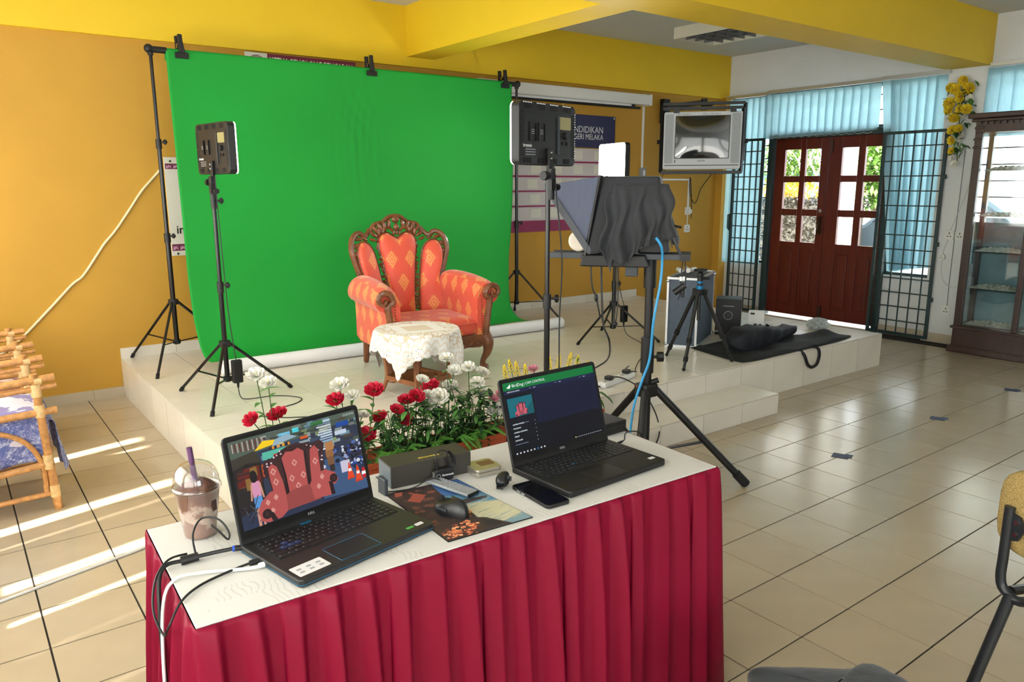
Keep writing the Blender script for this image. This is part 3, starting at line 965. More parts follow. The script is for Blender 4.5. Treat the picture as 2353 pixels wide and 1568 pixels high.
# ------------------------------------------------------------------ LED light panels
M('panel_black', (17, 18, 19), .45)
M('panel_grey', (50, 56, 62), .4)
M('lcd', (150, 142, 96), .35)
def emit_mat(name, rgb, s):
    m = bpy.data.materials.new(name)
    m.use_nodes = True
    nt = m.node_tree
    nt.nodes.clear()
    o = nt.nodes.new('ShaderNodeOutputMaterial')
    e = nt.nodes.new('ShaderNodeEmission')
    e.inputs[0].default_value = (*lin(rgb), 1)
    e.inputs[1].default_value = s
    nt.links.new(e.outputs[0], o.inputs[0])
    MATS[name] = m
emit_mat('led_diffuser', (255, 252, 246), 16)
emit_mat('led_dim', (255, 252, 246), 6)
emit_mat('led_leak', (255, 252, 246), .5)
def led_panel(label, x, y, zc, facing, pw, ph, mat, roll=0, glow=False):
    # facing: direction (degrees) the light shines; local +y is the lit side
    t = thing('led_panel', label, 'light', (x, y, zc), R(facing-90))
    f = lambda u, v, t_: (-u, t_, v)
    th = .045
    B().prism(rrect(pw, ph, .025), -th, 0, f).obj('housing', 'panel_black', t, bevel=.004, local=True)
    B().prism(rrect(pw-.004, ph-.004, .024), .0, .006, f).obj('diffuser', mat, t, local=True)
    # back (faces -y); seen from behind, right is -x
    for k, cx in enumerate((.42, .12)):
        u_ = cx*pw*.5+.03
        sl_ = B().prism(rrect(.042, ph*.30, .003, cx=u_, cy=ph*.03), -th-.004, -th, f).obj('battery_plate', 'black_plastic', t, local=True)
        B().prism(rrect(.006, ph*.27, .002, cx=u_-.022, cy=ph*.03), -th-.009, -th, f).obj('plate_rail', 'black_metal', sl_, local=True)
        for q_ in range(3):
            B().prism(rrect(.022, .003, .001, cx=u_, cy=ph*.06-.008*q_), -th-.0046, -th, f).obj('plate_print', 'grey_print', sl_, local=True)
    B().prism(rrect(.012, ph*.62, .003, cx=-pw*.17, cy=0), -th-.006, -th, f).obj('ridge', 'panel_grey', t, local=True)
    B().prism(rrect(.085, .055, .004, cx=-pw*.30, cy=ph*.2), -th-.003, -th, f).obj('display', 'lcd', t, local=True)
    B().lathe([(.016, 0), (.014, .014), (0.001, .014)], c=(pw*.30, -th, 0), T=Matrix.Rotation(R(90), 4, 'X')).obj('dimmer_knob', 'black_plastic', t, smooth=True, local=True)
    for u_ in (-.26, -.34):
        B().lathe([(.008, 0), (.007, .006), (.001, .006)], c=(-u_*pw, -th, -ph*.13), T=Matrix.Rotation(R(90), 4, 'X')).obj('button', 'black_plastic', t, smooth=True, local=True)
    vs = B()
    for side in (1, -1):
        for gx in (.36, .13, -.10, -.33):
            for q_ in range(5):
                vs.prism(rrect(.004, ph*.085, .001, cx=gx*pw+q_*.011-.022, cy=side*ph*.425), -th-.0012, -th+.001, f)
    for gz in (.18, -.18):
        for q_ in range(12):
            vs.prism(rrect(.03, .004, .001, cx=pw*.455, cy=gz*ph+(q_-5.5)*.008), -th-.0012, -th+.001, f)
            vs.prism(rrect(.03, .004, .001, cx=-pw*.455, cy=gz*ph+(q_-5.5)*.008), -th-.0012, -th+.001, f)
    tag(vs.obj('vent_slots', 'rubber', t, local=True), kind='stuff')
    if glow:
        vg = B()
        for gx in (.36, .13, -.10, -.33):
            for q_ in range(6):
                vg.prism(rrect(.003, .004, .001, cx=gx*pw+q_*.011-.025, cy=ph*.478), -th-.0016, -th+.001, f)
        for gz in (.2, -.2):
            for q_ in range(9):
                vg.prism(rrect(.003, .004, .001, cx=-pw*.485, cy=gz*ph+(q_-4)*.011), -th-.0016, -th+.001, f)
        tag(vg.obj('light_leaks', 'led_leak', t, local=True), kind='stuff')
    Tb = FR((-pw*.44, -th-.0008, -ph*.19))
    text('brand_print', 'bresnic', .022, 'white_print', t, Tb)
    for q_ in range(3):
        B().prism(rrect(.07, .0035, .001, cx=pw*.40-.038, cy=-ph*.25-.011*q_), -th-.0006, -th+.001, f).obj('small_print', 'grey_print', t, local=True)
    # swivel bracket
    br = B().box(-.016, .016, -th-.016, -th, -ph/2-.03, -ph/2+.075).box(-.016, .016, -th-.03, -th+.0, -ph/2-.06, -ph/2-.012).obj('bracket', 'black_plastic', t, bevel=.003, local=True)
    for z_ in (.055, .03):
        B().sph((0, -th-.017, -ph/2+z_), .006, 8, 6).obj('bracket_screw', 'chrome', br, local=True)
    sw = B().box(-.014, .014, -th-.03, -th, -ph/2-.11, -ph/2-.05)
    sw.cyl((-.05, -th-.015, -ph/2-.045), (.03, -th-.015, -ph/2-.045), .008).cyl((-.06, -th-.015, -ph/2-.045), (-.035, -th-.015, -ph/2-.045), .02, n=8)
    sw.cyl((0, -th-.015, -ph/2-.09), (.045, -th-.015, -ph/2-.095), .007).cyl((.035, -th-.015, -ph/2-.095), (.055, -th-.015, -ph/2-.095), .016, n=8)
    sw.cyl((0, -th-.015, -ph/2-.15), (0, -th-.015, -ph/2-.1), .017)
    sw.obj('swivel_mount', 'black_plastic', t, smooth=True, local=True)
    return t
# ------------------------------------------------------------------ three lights on stands
light_stand('slim black light stand on the stage left of the armchair', -.94, 2.99, SZ, 1.545, .335, .39, -120, [.97, 1.46], .0145)
led_panel('black LED panel turned edge-on, on the stand at the left of the stage', -.8806, 2.998, 1.752, 8, .42, .285, 'led_dim')
LB = (-.014, 1.088)
light_stand('black light stand behind the right laptop carrying the large panel', LB[0], LB[1], 0, 1.57, .33, .27, 30, [.55, 1.03], .0165)
led_panel('large black LED panel seen from behind, in front of the wall chart', LB[0]-.0045, LB[1]+.05, 1.765, 104, .42, .268, 'led_dim', glow=True)
light_stand('black light stand behind the teleprompter carrying the glowing panel', 2.175, 2.874, SZ, 1.6, .30, .393, -60, [.75, 1.2], .0145)
led_panel('glowing white LED panel above the teleprompter hood', 2.125, 2.882, 1.735, 166, .40, .27, 'led_diffuser')
def adapter(label, c, up_, down, rz=0):
    t = thing('power_adapter', label, 'adapter', c)
    x, y, z = c
    B().box(x-.03, x+.03, y-.02, y+.02, z-.07, z+.07).obj('brick', 'black_plastic', t, bevel=.008)
    B().tube(spline(up_), .003, 6).obj('cable', 'black_cable', t, smooth=True)
    B().tube(spline(down), .003, 6).obj('cable', 'black_cable', t, smooth=True)
    B().cyl((x, y, z-.1), (x, y, z-.07), .006, .009).obj('strain_relief', 'black_plastic', t)
z0 = SZ+.003
adapter('black power adapter hanging from the left light stand', (-.90, 2.925, .455), [(-.90, 2.925, .52), (-.915, 2.955, .8), (-.925, 2.965, 1.3), (-.93, 2.96, 1.6)],
        [(-.90, 2.925, .36), (-.895, 2.91, .3), (-.86, 2.88, z0), (-.7, 2.85, z0), (-.6, 2.72, z0), (-.66, 2.62, z0), (-.84, 2.55, z0), (-.86, 2.42, z0), (-.72, 2.32, z0), (-.5, 2.2, z0)])
adapter('black power adapter hanging from the glowing light stand', (2.235, 2.81, .50), [(2.235, 2.81, .56), (2.2, 2.85, .8), (2.19, 2.86, 1.2), (2.185, 2.865, 1.6)],
        [(2.235, 2.81, .4), (2.24, 2.77, .33), (2.23, 2.6, z0), (2.05, 2.35, z0), (1.8, 2.2, z0), (1.6, 2.05, z0), (1.42, 1.9, z0), (1.33, 1.885, .32)])
tag(B().tube(spline([(.02, 1.09, 1.64), (.03, 1.08, 1.5), (.05, 1.06, 1.2), (.03, 1.05, .9), (.0, 1.0, .5), (-.02, .9, .2), (.1, .8, .006)]), .0035, 6).obj('light_cable', 'black_cable', smooth=True), 'thin black cable hanging from the large rear-facing panel', 'cable')

# ------------------------------------------------------------------ patterned fabric
def mth(nt, op, a, b=None, c=None):
    n = nt.nodes.new('ShaderNodeMath')
    n.operation = op
    for i, v in enumerate((a, b, c)):
        if v is None: continue
        if isinstance(v, (int, float)):
            n.inputs[i].default_value = v
        else:
            nt.links.new(v, n.inputs[i])
    return n.outputs[0]
def damask(name, base, gold, pu, pv, rough=.55):
    m = bpy.data.materials.new(name)
    m.use_nodes = True
    nt = m.node_tree
    p = nt.nodes['Principled BSDF']
    p.inputs['Roughness'].default_value = rough
    p.inputs['Sheen Weight'].default_value = .3
    uv = nt.nodes.new('ShaderNodeUVMap')
    sep = nt.nodes.new('ShaderNodeSeparateXYZ')
    nt.links.new(uv.outputs[0], sep.inputs[0])
    vv = mth(nt, 'DIVIDE', sep.outputs[1], pv)
    row = mth(nt, 'FLOOR', vv)
    odd = mth(nt, 'MULTIPLY', mth(nt, 'MODULO', mth(nt, 'ABSOLUTE', row), 2), .5)
    uu = mth(nt, 'ADD', mth(nt, 'DIVIDE', sep.outputs[0], pu), odd)
    fu = mth(nt, 'ABSOLUTE', mth(nt, 'SUBTRACT', mth(nt, 'FRACT', uu), .5))
    fv = mth(nt, 'SUBTRACT', mth(nt, 'FRACT', vv), .5)
    fva = mth(nt, 'ABSOLUTE', fv)
    # leafy diamond: |u|/.32 + |v|/.42 with a frilled edge
    d = mth(nt, 'ADD', mth(nt, 'DIVIDE', fu, .36), mth(nt, 'DIVIDE', fva, .48))
    ang = mth(nt, 'ARCTAN2', mth(nt, 'MULTIPLY', fu, pu), mth(nt, 'MULTIPLY', fv, pv))
    fr_ = mth(nt, 'MULTIPLY', mth(nt, 'SINE', mth(nt, 'MULTIPLY', ang, 14)), .10)
    d2 = mth(nt, 'ADD', d, fr_)
    outer = mth(nt, 'LESS_THAN', d2, .88)
    hole = mth(nt, 'GREATER_THAN', mth(nt, 'SINE', mth(nt, 'ADD', mth(nt, 'MULTIPLY', d, 17), mth(nt, 'MULTIPLY', mth(nt, 'SINE', mth(nt, 'MULTIPLY', ang, 8)), .8))), .55)
    mask = mth(nt, 'MULTIPLY', outer, mth(nt, 'SUBTRACT', 1, mth(nt, 'MULTIPLY', hole, .8)))
    mx = nt.nodes.new('ShaderNodeMix')
    mx.data_type = 'RGBA'
    nt.links.new(mth(nt, 'MULTIPLY', mask, .85), mx.inputs['Factor'])
    mx.inputs[6].default_value = (*lin(base), 1)
    mx.inputs[7].default_value = (*lin(gold), 1)
    nt.links.new(mx.outputs[2], p.inputs['Base Color'])
    MATS[name] = m
damask('damask', (222, 84, 58), (238, 158, 84), .145, .165)
M('carved_wood', (120, 70, 38), .38, noise=.35, scale=25, bump=.35, bscale=70, coat=.2)
M('polished_wood', (140, 84, 44), .3, noise=.25, scale=10, stretch=(3, 3, .6), coat=.3)

# ------------------------------------------------------------------ armchair (local: front is -y)
ac = thing('armchair', 'carved wooden wing armchair with coral gold-medallion upholstery', 'armchair', (.405, 3.0, SZ), -.10)
def L_(b_, name, mat, parent=ac, **k): return b_.obj(name, mat, parent, local=True, **k)
def pad(poly, y_of, thick, T=None):
    # cushion over an (x, z) outline; y_of(x, z) gives the board behind it
    b_ = B()
    cx = sum(p[0] for p in poly)/len(poly)
    cz = sum(p[1] for p in poly)/len(poly)
    fr_ = [0, .35, .6, .8, .92, .98, 1]
    n = len(poly)
    vs, fs = [], []
    for f in fr_:
        for (px, pz) in poly:
            x_, z_ = cx+(px-cx)*f, cz+(pz-cz)*f
            vs.append((x_, y_of(x_, z_)-thick*math.sqrt(max(0, 1-f**4)), z_))
    for i in range(len(fr_)-1):
        for k in range(n):
            fs.append((i*n+k, i*n+(k+1) % n, (i+1)*n+(k+1) % n, (i+1)*n+k))
    return b_.add(vs, fs)
yb = lambda x_, z_: .265+.20*max(0, z_-.33)-.35*max(0, abs(x_)-.16)      # raked back, wings curl forward
def loop3(poly, off=0):
    return [(x_, yb(x_, z_)+off, z_) for x_, z_ in poly]
cen = spline([(-.085, .33, 0), (-.095, .5, 0), (-.125, .72, 0), (-.145, .84, 0), (-.13, .905, 0), (-.075, .925, 0), (-.03, .90, 0), (0, .885, 0), (.03, .90, 0), (.075, .925, 0), (.13, .905, 0), (.145, .84, 0), (.125, .72, 0), (.095, .5, 0), (.085, .33, 0)], 3)
cen = [(p.x, p.y) for p in cen]
def wing(s):
    q_ = spline([(.125, .33, 0), (.14, .5, 0), (.175, .72, 0), (.205, .82, 0), (.255, .865, 0), (.30, .86, 0), (.325, .80, 0), (.315, .70, 0), (.285, .60, 0), (.285, .5, 0), (.30, .33, 0)], 3)
    return [(s*p.x, p.y) for p in (q_ if s > 0 else q_)]
L_(pad(cen, yb, .055), 'back_cushion', 'damask', smooth=True, uv=True)
for s in (-1, 1):
    L_(pad(wing(s), yb, .05), 'wing_cushion', 'damask', smooth=True, uv=True)
    L_(B().tube(loop3(wing(s), .0), .011, 6, closed=True), 'wing_moulding', 'carved_wood', smooth=True)
    # outer wing rail with curled top
    pts = [(.315, .30), (.318, .42), (.305, .52), (.31, .60), (.34, .70), (.368, .80), (.362, .875), (.33, .918), (.29, .93), (.25, .905), (.225, .92), (.20, .955)]
    L_(B().tube(spline([(s*x_, yb(x_, z_)+.015, z_) for x_, z_ in pts], 5), [.027-.011*(i/55) for i in range(56)], 8), 'wing_rail', 'carved_wood', smooth=True)
    # openwork leaves in the wing's outer edge
    lf = B()
    for (x_, z_, r_, a) in ((.343, .78, .03, 20), (.345, .70, .026, -15), (.34, .84, .03, 50), (.305, .89, .028, 90), (.33, .64, .022, -30), (.255, .89, .026, 120)):
        T_ = TR((0, 0, 0), 0, R(-a*s))
        lf.sph((s*x_, yb(x_, z_)+.01, z_), (r_*.5, .016, r_*1.1), 8, 6, T=T_.to_3x3())
    L_(lf, 'carved_leaves', 'carved_wood', smooth=True)
    # carved lattice between centre and wing cushions
    lt = B()
    for k in range(8):
        z_ = .40+.062*k
        xm = .108+.05*max(0, (z_-.45))/.45*.75
        sg = 1 if k % 2 else -1
        lt.tube(spline([(s*(xm-.017*sg), yb(xm, z_-.03), z_-.035), (s*(xm+.019*sg), yb(xm, z_), z_-.01), (s*(xm-.012*sg), yb(xm, z_), z_+.014), (s*(xm+.017*sg), yb(xm, z_), z_+.035)], 4), [.009]*13, 6)
        lt.sph((s*xm, yb(xm, z_)-.004, z_), (.01, .01, .012), 8, 6)
    L_(lt, 'openwork_lattice', 'carved_wood', smooth=True)
L_(B().tube(loop3(cen), .011, 6, closed=True), 'back_moulding', 'carved_wood', smooth=True)
# crest
cr = B()
cr.tube(spline([(-.20, yb(.2, .93)+.01, .93), (-.165, yb(.16, .96), .985), (-.10, yb(.1, 1), 1.0), (-.05, yb(0, 1.02), 1.035), (0, yb(0, 1.04), 1.045), (.05, yb(0, 1.02), 1.035), (.10, yb(.1, 1), 1.0), (.165, yb(.16, .96), .985), (.20, yb(.2, .93)+.01, .93)], 5), .016, 8)
for s in (-1, 1):
    cr.tube(spline([(s*.02, yb(0, .95)-.01, .93), (s*.06, yb(0, .96)-.015, .965), (s*.11, yb(0, .95)-.015, .95), (s*.12, yb(0, .95)-.01, .92)], 5), .011, 6)
    for k, (x_, z_, a, r_) in enumerate(((.055, .985, 70, .034), (.09, .975, 50, .036), (.125, .965, 35, .036), (.155, .945, 20, .034), (.178, .915, 5, .03), (.14, .93, 60, .03), (.10, .945, 80, .026), (.19, .88, -10, .024))):
        cr.sph((s*x_, yb(x_, z_)-.012, z_), (r_*.5, .02, r_*1.15), 8, 6, T=TR((0, 0, 0), 0, R(s*(90-a)-s*30)).to_3x3())
cr.sph((0, yb(0, 1.03)-.02, 1.02), (.03, .022, .026), 10, 8)
cr.sph((0, yb(0, .97)-.02, .965), (.022, .02, .03), 10, 8)
for k in (-1, 0, 1):
    cr.sph((k*.022, yb(0, .93)-.015, .925), (.011, .012, .018), 8, 6)
L_(cr, 'carved_crest', 'carved_wood', smooth=True)
L_(B().box(-.30, .30, .235, .27, .18, .34), 'back_rail', 'carved_wood')
# seat
def seat_fn(u, v):
    # superellipsoid cushion
    a, c = 2*PI*u, PI*(v-.5)
    def sp(x_, e): return math.copysign(abs(x_)**e, x_)
    return (.335*sp(math.cos(c), .35)*sp(math.cos(a), .3), -.055+.275*sp(math.cos(c), .35)*sp(math.sin(a), .3), .305+.075*sp(math.sin(c), .55))
L_(B().grid(seat_fn, 40, 16, cu=True), 'seat_cushion', 'damask', smooth=True, uv=True, angle=0)
L_(B().tube([(.338*math.copysign(abs(math.cos(a))**.3, math.cos(a)), -.055+.278*math.copysign(abs(math.sin(a))**.3, math.sin(a)), .335) for a in [2*PI*k/40 for k in range(40)]], .006, 6, closed=True), 'seat_piping', 'damask', smooth=True, uv=True)
# apron
ap = B()
ap.prism([(-.36, .19), (-.36, .255), (.36, .255), (.36, .19), (.30, .165), (.2, .172), (.1, .15), (0, .138), (-.1, .15), (-.2, .172), (-.30, .165)], -.335, -.305)
for s in (-1, 1):
    ap.box(s*.345-.015, s*.345+.015, -.31, .24, .185, .255)
    for k in range(5):
        ap.sph((s*(.05+.058*k), -.338, .195), (.024, .012, .014), 8, 6, T=TR((0, 0, 0), 0, R(s*25*(-1)**k)).to_3x3())
ap.sph((0, -.34, .185), (.035, .015, .03), 10, 8)
L_(ap, 'carved_apron', 'carved_wood', smooth=True)
for s in (-1, 1):
    # cabriole front legs
    L_(B().tube(spline([(s*.345, -.30, .25), (s*.365, -.325, .20), (s*.362, -.325, .13), (s*.34, -.305, .07), (s*.338, -.30, .035), (s*.352, -.325, .012), (s*.358, -.335, .012)], 4),
       [.042, .045, .045, .043, .042, .04, .037, .034, .03, .027, .024, .021, .02, .019, .019, .02, .022, .024, .026, .028, .026, .024, .02, .016, .012], 10), 'front_leg', 'carved_wood', smooth=True)
    L_(B().tube(spline([(s*.30, .24, .25), (s*.30, .26, .15), (s*.295, .29, .06), (s*.29, .32, .008)], 4), [.03, .03, .029, .028, .027, .026, .025, .024, .023, .022, .021, .02, .018], 8), 'rear_leg', 'carved_wood', smooth=True)
    # rolled arm
    prof_ = [(.275, .20), (.275, .34), (.272, .45), (.28, .53), (.30, .585), (.34, .615), (.385, .62), (.43, .60), (.455, .56), (.455, .515), (.43, .48), (.40, .465), (.385, .44), (.38, .36), (.38, .20)]
    pr = [(p.x, p.y) for p in spline([(a_, c_, 0) for a_, c_ in prof_], 3)]
    def arm_fn(u, v, s=s, pr=pr):
        i = min(int(v*(len(pr)-1)), len(pr)-2)
        f = v*(len(pr)-1)-i
        x_ = pr[i][0]*(1-f)+pr[i+1][0]*f
        z_ = pr[i][1]*(1-f)+pr[i+1][1]*f
        y_ = -.33+.57*u
        cx, cz = .365, .46
        e = 1-.10*(abs(2*u-1)**6)
        k = max(0, (z_-.42)/.2)
        return (s*(cx+(x_-cx)*e-.03*u*k), y_, cz+(z_-cz)*e+.035*u*k+.015*math.sin(PI*u)*k)
    ar = B().grid(arm_fn, 16, len(pr))
    n_ = len(pr)
    ar.f.append(tuple(range(n_)))
    ar.f.append(tuple(15*n_+k for k in range(n_-1, -1, -1)))
    ar.c += [None, None]
    L_(ar, 'padded_arm', 'damask', smooth=True, uv=True)
    sc = [(s*.345, -.325, .24), (s*.352, -.335, .33), (s*.362, -.34, .42), (s*.372, -.345, .50)]
    for k in range(14):
        a = R(200-32*k)
        r_ = .062-.0042*k
        sc.append((s*(.40+.0*k+r_*math.cos(a)), -.345-.001*k, .545+r_*math.sin(a)))
    sp_ = spline(sc, 3)
    L_(B().tube(sp_, [max(.008, .026-.00032*i) for i in range(len(sp_))], 8), 'arm_scroll', 'carved_wood', smooth=True)
    nl = B()
    for k in range(14):
        nl.sph((s*.318, -.332, .25+.019*k), .004, 6, 4)
    L_(nl, 'upholstery_nails', 'bronze')

# ------------------------------------------------------------------ round side table with lace cloth
ST = Vector((.05, 2.42, SZ))
sd = thing('side_table', 'small round wooden side table in front of the armchair', 'table', ST, R(12))
L_(B().lathe([(.0, .372), (.235, .372), (.245, .38), (.245, .392), (.235, .398), (0.0, .398)], n=40), 'table_top', 'polished_wood', sd, smooth=True)
L_(B().lathe([(.19, .33), (.20, .33), (.20, .372), (.19, .372)], n=32, caps=False), 'apron_ring', 'polished_wood', sd, smooth=True)
for k in range(4):
    a = R(45+90*k)
    c_, s_ = math.cos(a), math.sin(a)
    P_ = lambda r_, z_: (r_*c_, r_*s_, z_)
    pts = spline([P_(.185, .375), P_(.215, .33), P_(.205, .25), P_(.19, .15), P_(.195, .08), P_(.222, .008)], 4)
    L_(B().tube(pts, [.022-.0005*i for i in range(len(pts))], 8), 'leg', 'polished_wood', sd, smooth=True)
    a2 = R(135+90*k)
    L_(B().bar((.195*c_, .195*s_, .095), (.195*math.cos(a2), .195*math.sin(a2), .095), .016, .03), 'stretcher', 'polished_wood', sd)
L_(B().box(-.1, .1, -.1, .1, .085, .1, T=Matrix.Rotation(R(45), 3, 'Z')), 'lower_shelf', 'polished_wood', sd)
m = bpy.data.materials.new('lace')
m.use_nodes = True
nt = m.node_tree
p = nt.nodes['Principled BSDF']
p.inputs['Roughness'].default_value = .8
uvn = nt.nodes.new('ShaderNodeUVMap')
sep = nt.nodes.new('ShaderNodeSeparateXYZ')
nt.links.new(uvn.outputs[0], sep.inputs[0])
au, av = mth(nt, 'ABSOLUTE', sep.outputs[0]), mth(nt, 'ABSOLUTE', sep.outputs[1])
edge = mth(nt, 'MAXIMUM', au, av)                       # 0 centre .. 1 hem
al = mth(nt, 'MINIMUM', au, av)
border = mth(nt, 'GREATER_THAN', edge, .78)
sc1 = mth(nt, 'ABSOLUTE', mth(nt, 'SINE', mth(nt, 'MULTIPLY', al, 15)))
r1 = mth(nt, 'FRACT', mth(nt, 'MULTIPLY', mth(nt, 'ADD', edge, mth(nt, 'MULTIPLY', sc1, .09)), 9))
ring = mth(nt, 'MULTIPLY', mth(nt, 'GREATER_THAN', r1, .62), mth(nt, 'GREATER_THAN', edge, .70))
vo = nt.nodes.new('ShaderNodeTexVoronoi')
vo.inputs['Scale'].default_value = 9
vo.feature = 'DISTANCE_TO_EDGE'
nt.links.new(uvn.outputs[0], vo.inputs['Vector'])
vein = mth(nt, 'LESS_THAN', vo.outputs['Distance'], .07)
inner = mth(nt, 'MULTIPLY', mth(nt, 'GREATER_THAN', edge, .40), mth(nt, 'LESS_THAN', edge, .72))
mid_ = mth(nt, 'LESS_THAN', mth(nt, 'ADD', mth(nt, 'MULTIPLY', mth(nt, 'SINE', mth(nt, 'MULTIPLY', edge, 26)), .5), .5), .35)
gold = mth(nt, 'MAXIMUM', mth(nt, 'MULTIPLY', vein, inner), mth(nt, 'MAXIMUM', mth(nt, 'MULTIPLY', ring, .45), mth(nt, 'MULTIPLY', mth(nt, 'LESS_THAN', edge, .22), .7)))
mx = nt.nodes.new('ShaderNodeMix')
mx.data_type = 'RGBA'
nt.links.new(mth(nt, 'MULTIPLY', gold, .75), mx.inputs['Factor'])
mx.inputs[6].default_value = (*lin((244, 242, 236)), 1)
mx.inputs[7].default_value = (*lin((206, 178, 132)), 1)
nt.links.new(mx.outputs[2], p.inputs['Base Color'])
vo2 = nt.nodes.new('ShaderNodeTexVoronoi')
vo2.inputs['Scale'].default_value = 34
nt.links.new(uvn.outputs[0], vo2.inputs['Vector'])
holes = mth(nt, 'MULTIPLY', mth(nt, 'LESS_THAN', vo2.outputs['Distance'], .24), mth(nt, 'GREATER_THAN', edge, .84))
nt.links.new(mth(nt, 'SUBTRACT', 1, holes), p.inputs['Alpha'])
MATS['lace'] = m
def lace_pt(u, v):
    a, c = (u-.5)*2, (v-.5)*2
    e = max(abs(a), abs(c))
    f_ = min(abs(a), abs(c))
    s_ = .372
    if e > .8:     # scalloped hem
        s_ *= 1+.035*abs(math.sin(f_*16))*(e-.8)/.2
    x_, y_ = a*s_, c*s_
    r_ = math.hypot(x_, y_)
    Rt = .25
    if r_ < Rt: return (x_, y_, .4015)
    an = math.atan2(y_, x_)
    dr = r_-Rt
    rad_ = Rt+.004+min(dr, .02)*.4+(.012*math.sin(an*11)+.018*math.sin(an*4+PI))*min(1, dr/.12)
    return (rad_*math.cos(an), rad_*math.sin(an), .4015-max(0, dr-.006))
cl = B().grid(lace_pt, 81, 81)
me = cl.mesh('lace_tablecloth', smooth=True, angle=0)
ul = me.uv_layers.new(name='UVMap')
for lp in me.loops:
    i_, j_ = divmod(lp.vertex_index, 81)
    ul.data[lp.index].uv = ((i_/80-.5)*2, (j_/80-.5)*2)
o = put('lace_tablecloth', me, None, 'lace')
o.location = ST
o.rotation_euler = (0, 0, R(45+34))
md = o.modifiers.new('solid', 'SOLIDIFY'); md.thickness = .0015; md.offset = 1
tag(o, 'white and gold lace cloth draped over the round side table', 'tablecloth')

# ------------------------------------------------------------------ teleprompter on the big tripod
TX, TY = .537, .963
tp = thing('speaker_tripod', 'heavy black tripod stand carrying the teleprompter', 'tripod', (TX, TY, 0))
hubz = .53
for k, (fx, fy, fz) in enumerate(((.98, .66, 0), (.58, 1.37, TZ), (.21, .715, 0))):
    d = Vector((fx-TX, fy-TY, 0)).normalized()
    a = Vector((TX, TY, hubz))+d*.05
    f_ = Vector((fx, fy, fz+.02))
    lg = B().cyl(a, f_, .019, n=12).obj('leg', 'black_satin', tp, smooth=True)
    v_ = (f_-a).normalized()
    B().cyl(f_-v_*.07, f_+v_*.012, .024, n=12).obj('rubber_foot', 'rubber', lg, smooth=True)
    B().bar(Vector((TX, TY, .2))+d*.025, a+(f_-a)*.55, .022, .008).obj('brace', 'black_satin', tp)
B().cyl((TX, TY, .14), (TX, TY, .72), .0245, n=16).obj('lower_tube', 'black_satin', tp, smooth=True)
B().cyl((TX, TY, .72), (TX, TY, 1.18), .021, n=16).obj('upper_tube', 'black_satin', tp, smooth=True)
B().cyl((TX, TY, .62), (TX, TY, .80), .033, n=16).obj('tube_sleeve', 'black_plastic', tp, smooth=True)
B().cyl((TX, TY, 1.05), (TX, TY, 1.2), .030, n=16).obj('top_socket', 'black_plastic', tp, smooth=True)
B().box(TX-.045, TX+.045, TY-.045, TY+.045, hubz-.035, hubz+.035).obj('hub', 'black_plastic', tp, bevel=.012)
B().cyl((TX, TY, .2-.02), (TX, TY, .2+.02), .036).obj('brace_collar', 'black_plastic', tp, smooth=True)
kb = B().cyl((TX, TY, .70), (TX+rt.x*.07, TY+rt.y*.07, .70), .008).cyl((TX+rt.x*.05, TY+rt.y*.05, .70), (TX+rt.x*.08, TY+rt.y*.08, .70), .026, n=8)
kb.cyl((TX, TY, hubz+.03), (TX+rt.x*.06, TY+rt.y*.06, hubz+.05), .014)
kb.obj('lock_knob', 'black_plastic', tp, smooth=True)
B().bar((TX-rt.x*.05, TY-rt.y*.05, hubz+.012), (TX-rt.x*.01, TY-rt.y*.01, hubz+.03), .02).obj('orange_tag', M('orange', (232, 120, 30), .5), tp)
# local frame: +x towards the armchair along the rail, +y towards the camera side, z up
ax = Vector((-.64, .768, 0)).normalized()
ay = Vector((-ax.y, ax.x, 0))
if ay.dot(CAM_LOC-Vector((TX, TY, 0))) < 0: ay = -ay
def tpw(x_, y_, z_): return tuple(Vector((TX, TY, 1.205))+ax*x_+ay*y_+Vector((0, 0, z_)))
tele = thing('teleprompter', 'black fabric hood teleprompter on a rail above the tripod', 'teleprompter', tpw(0, 0, 0))
M('hood_fabric', (26, 29, 34), .7, noise=.15, scale=8, bump=.1, bscale=40, sheen=.3)
translucent_mat('hood_side', (120, 126, 146), .35)
for s in (-1, 1):
    b = B()
    b.add([tpw(a, s*.06+c, z_) for z_ in (-.012, .016) for c in (-.012, .012) for a in (-.18, .49)], [(0, 2, 3, 1), (4, 5, 7, 6), (0, 1, 5, 4), (2, 6, 7, 3), (0, 4, 6, 2), (1, 3, 7, 5)])
    b.obj('rail', 'panel_grey' if s > 0 else 'black_satin', tele, bevel=.002)
b = B()
b.add([tpw(a, c, z_) for z_ in (-.014, .018) for c in (-.09, .09) for a in (-.19, -.14)], [(0, 2, 3, 1), (4, 5, 7, 6), (0, 1, 5, 4), (2, 6, 7, 3), (0, 4, 6, 2), (1, 3, 7, 5)])
b.obj('rail_end', 'black_plastic', tele)
HW = .15
def hexa(p8): return B().add([tpw(*p_) for p_ in p8], [(0, 2, 3, 1), (4, 5, 7, 6), (0, 1, 5, 4), (2, 6, 7, 3), (0, 4, 6, 2), (1, 3, 7, 5)])
# back hood: a fabric box wider at the bottom
hexa([(-.09, -HW-.02, .09), (.30, -HW-.02, .012), (-.09, HW, .09), (.30, HW, .012), (-.035, -HW, .381), (.228, -HW, .381), (-.035, HW-.03, .381), (.228, HW-.02, .381)]).obj('rear_hood', 'hood_fabric', tele, bevel=.01)
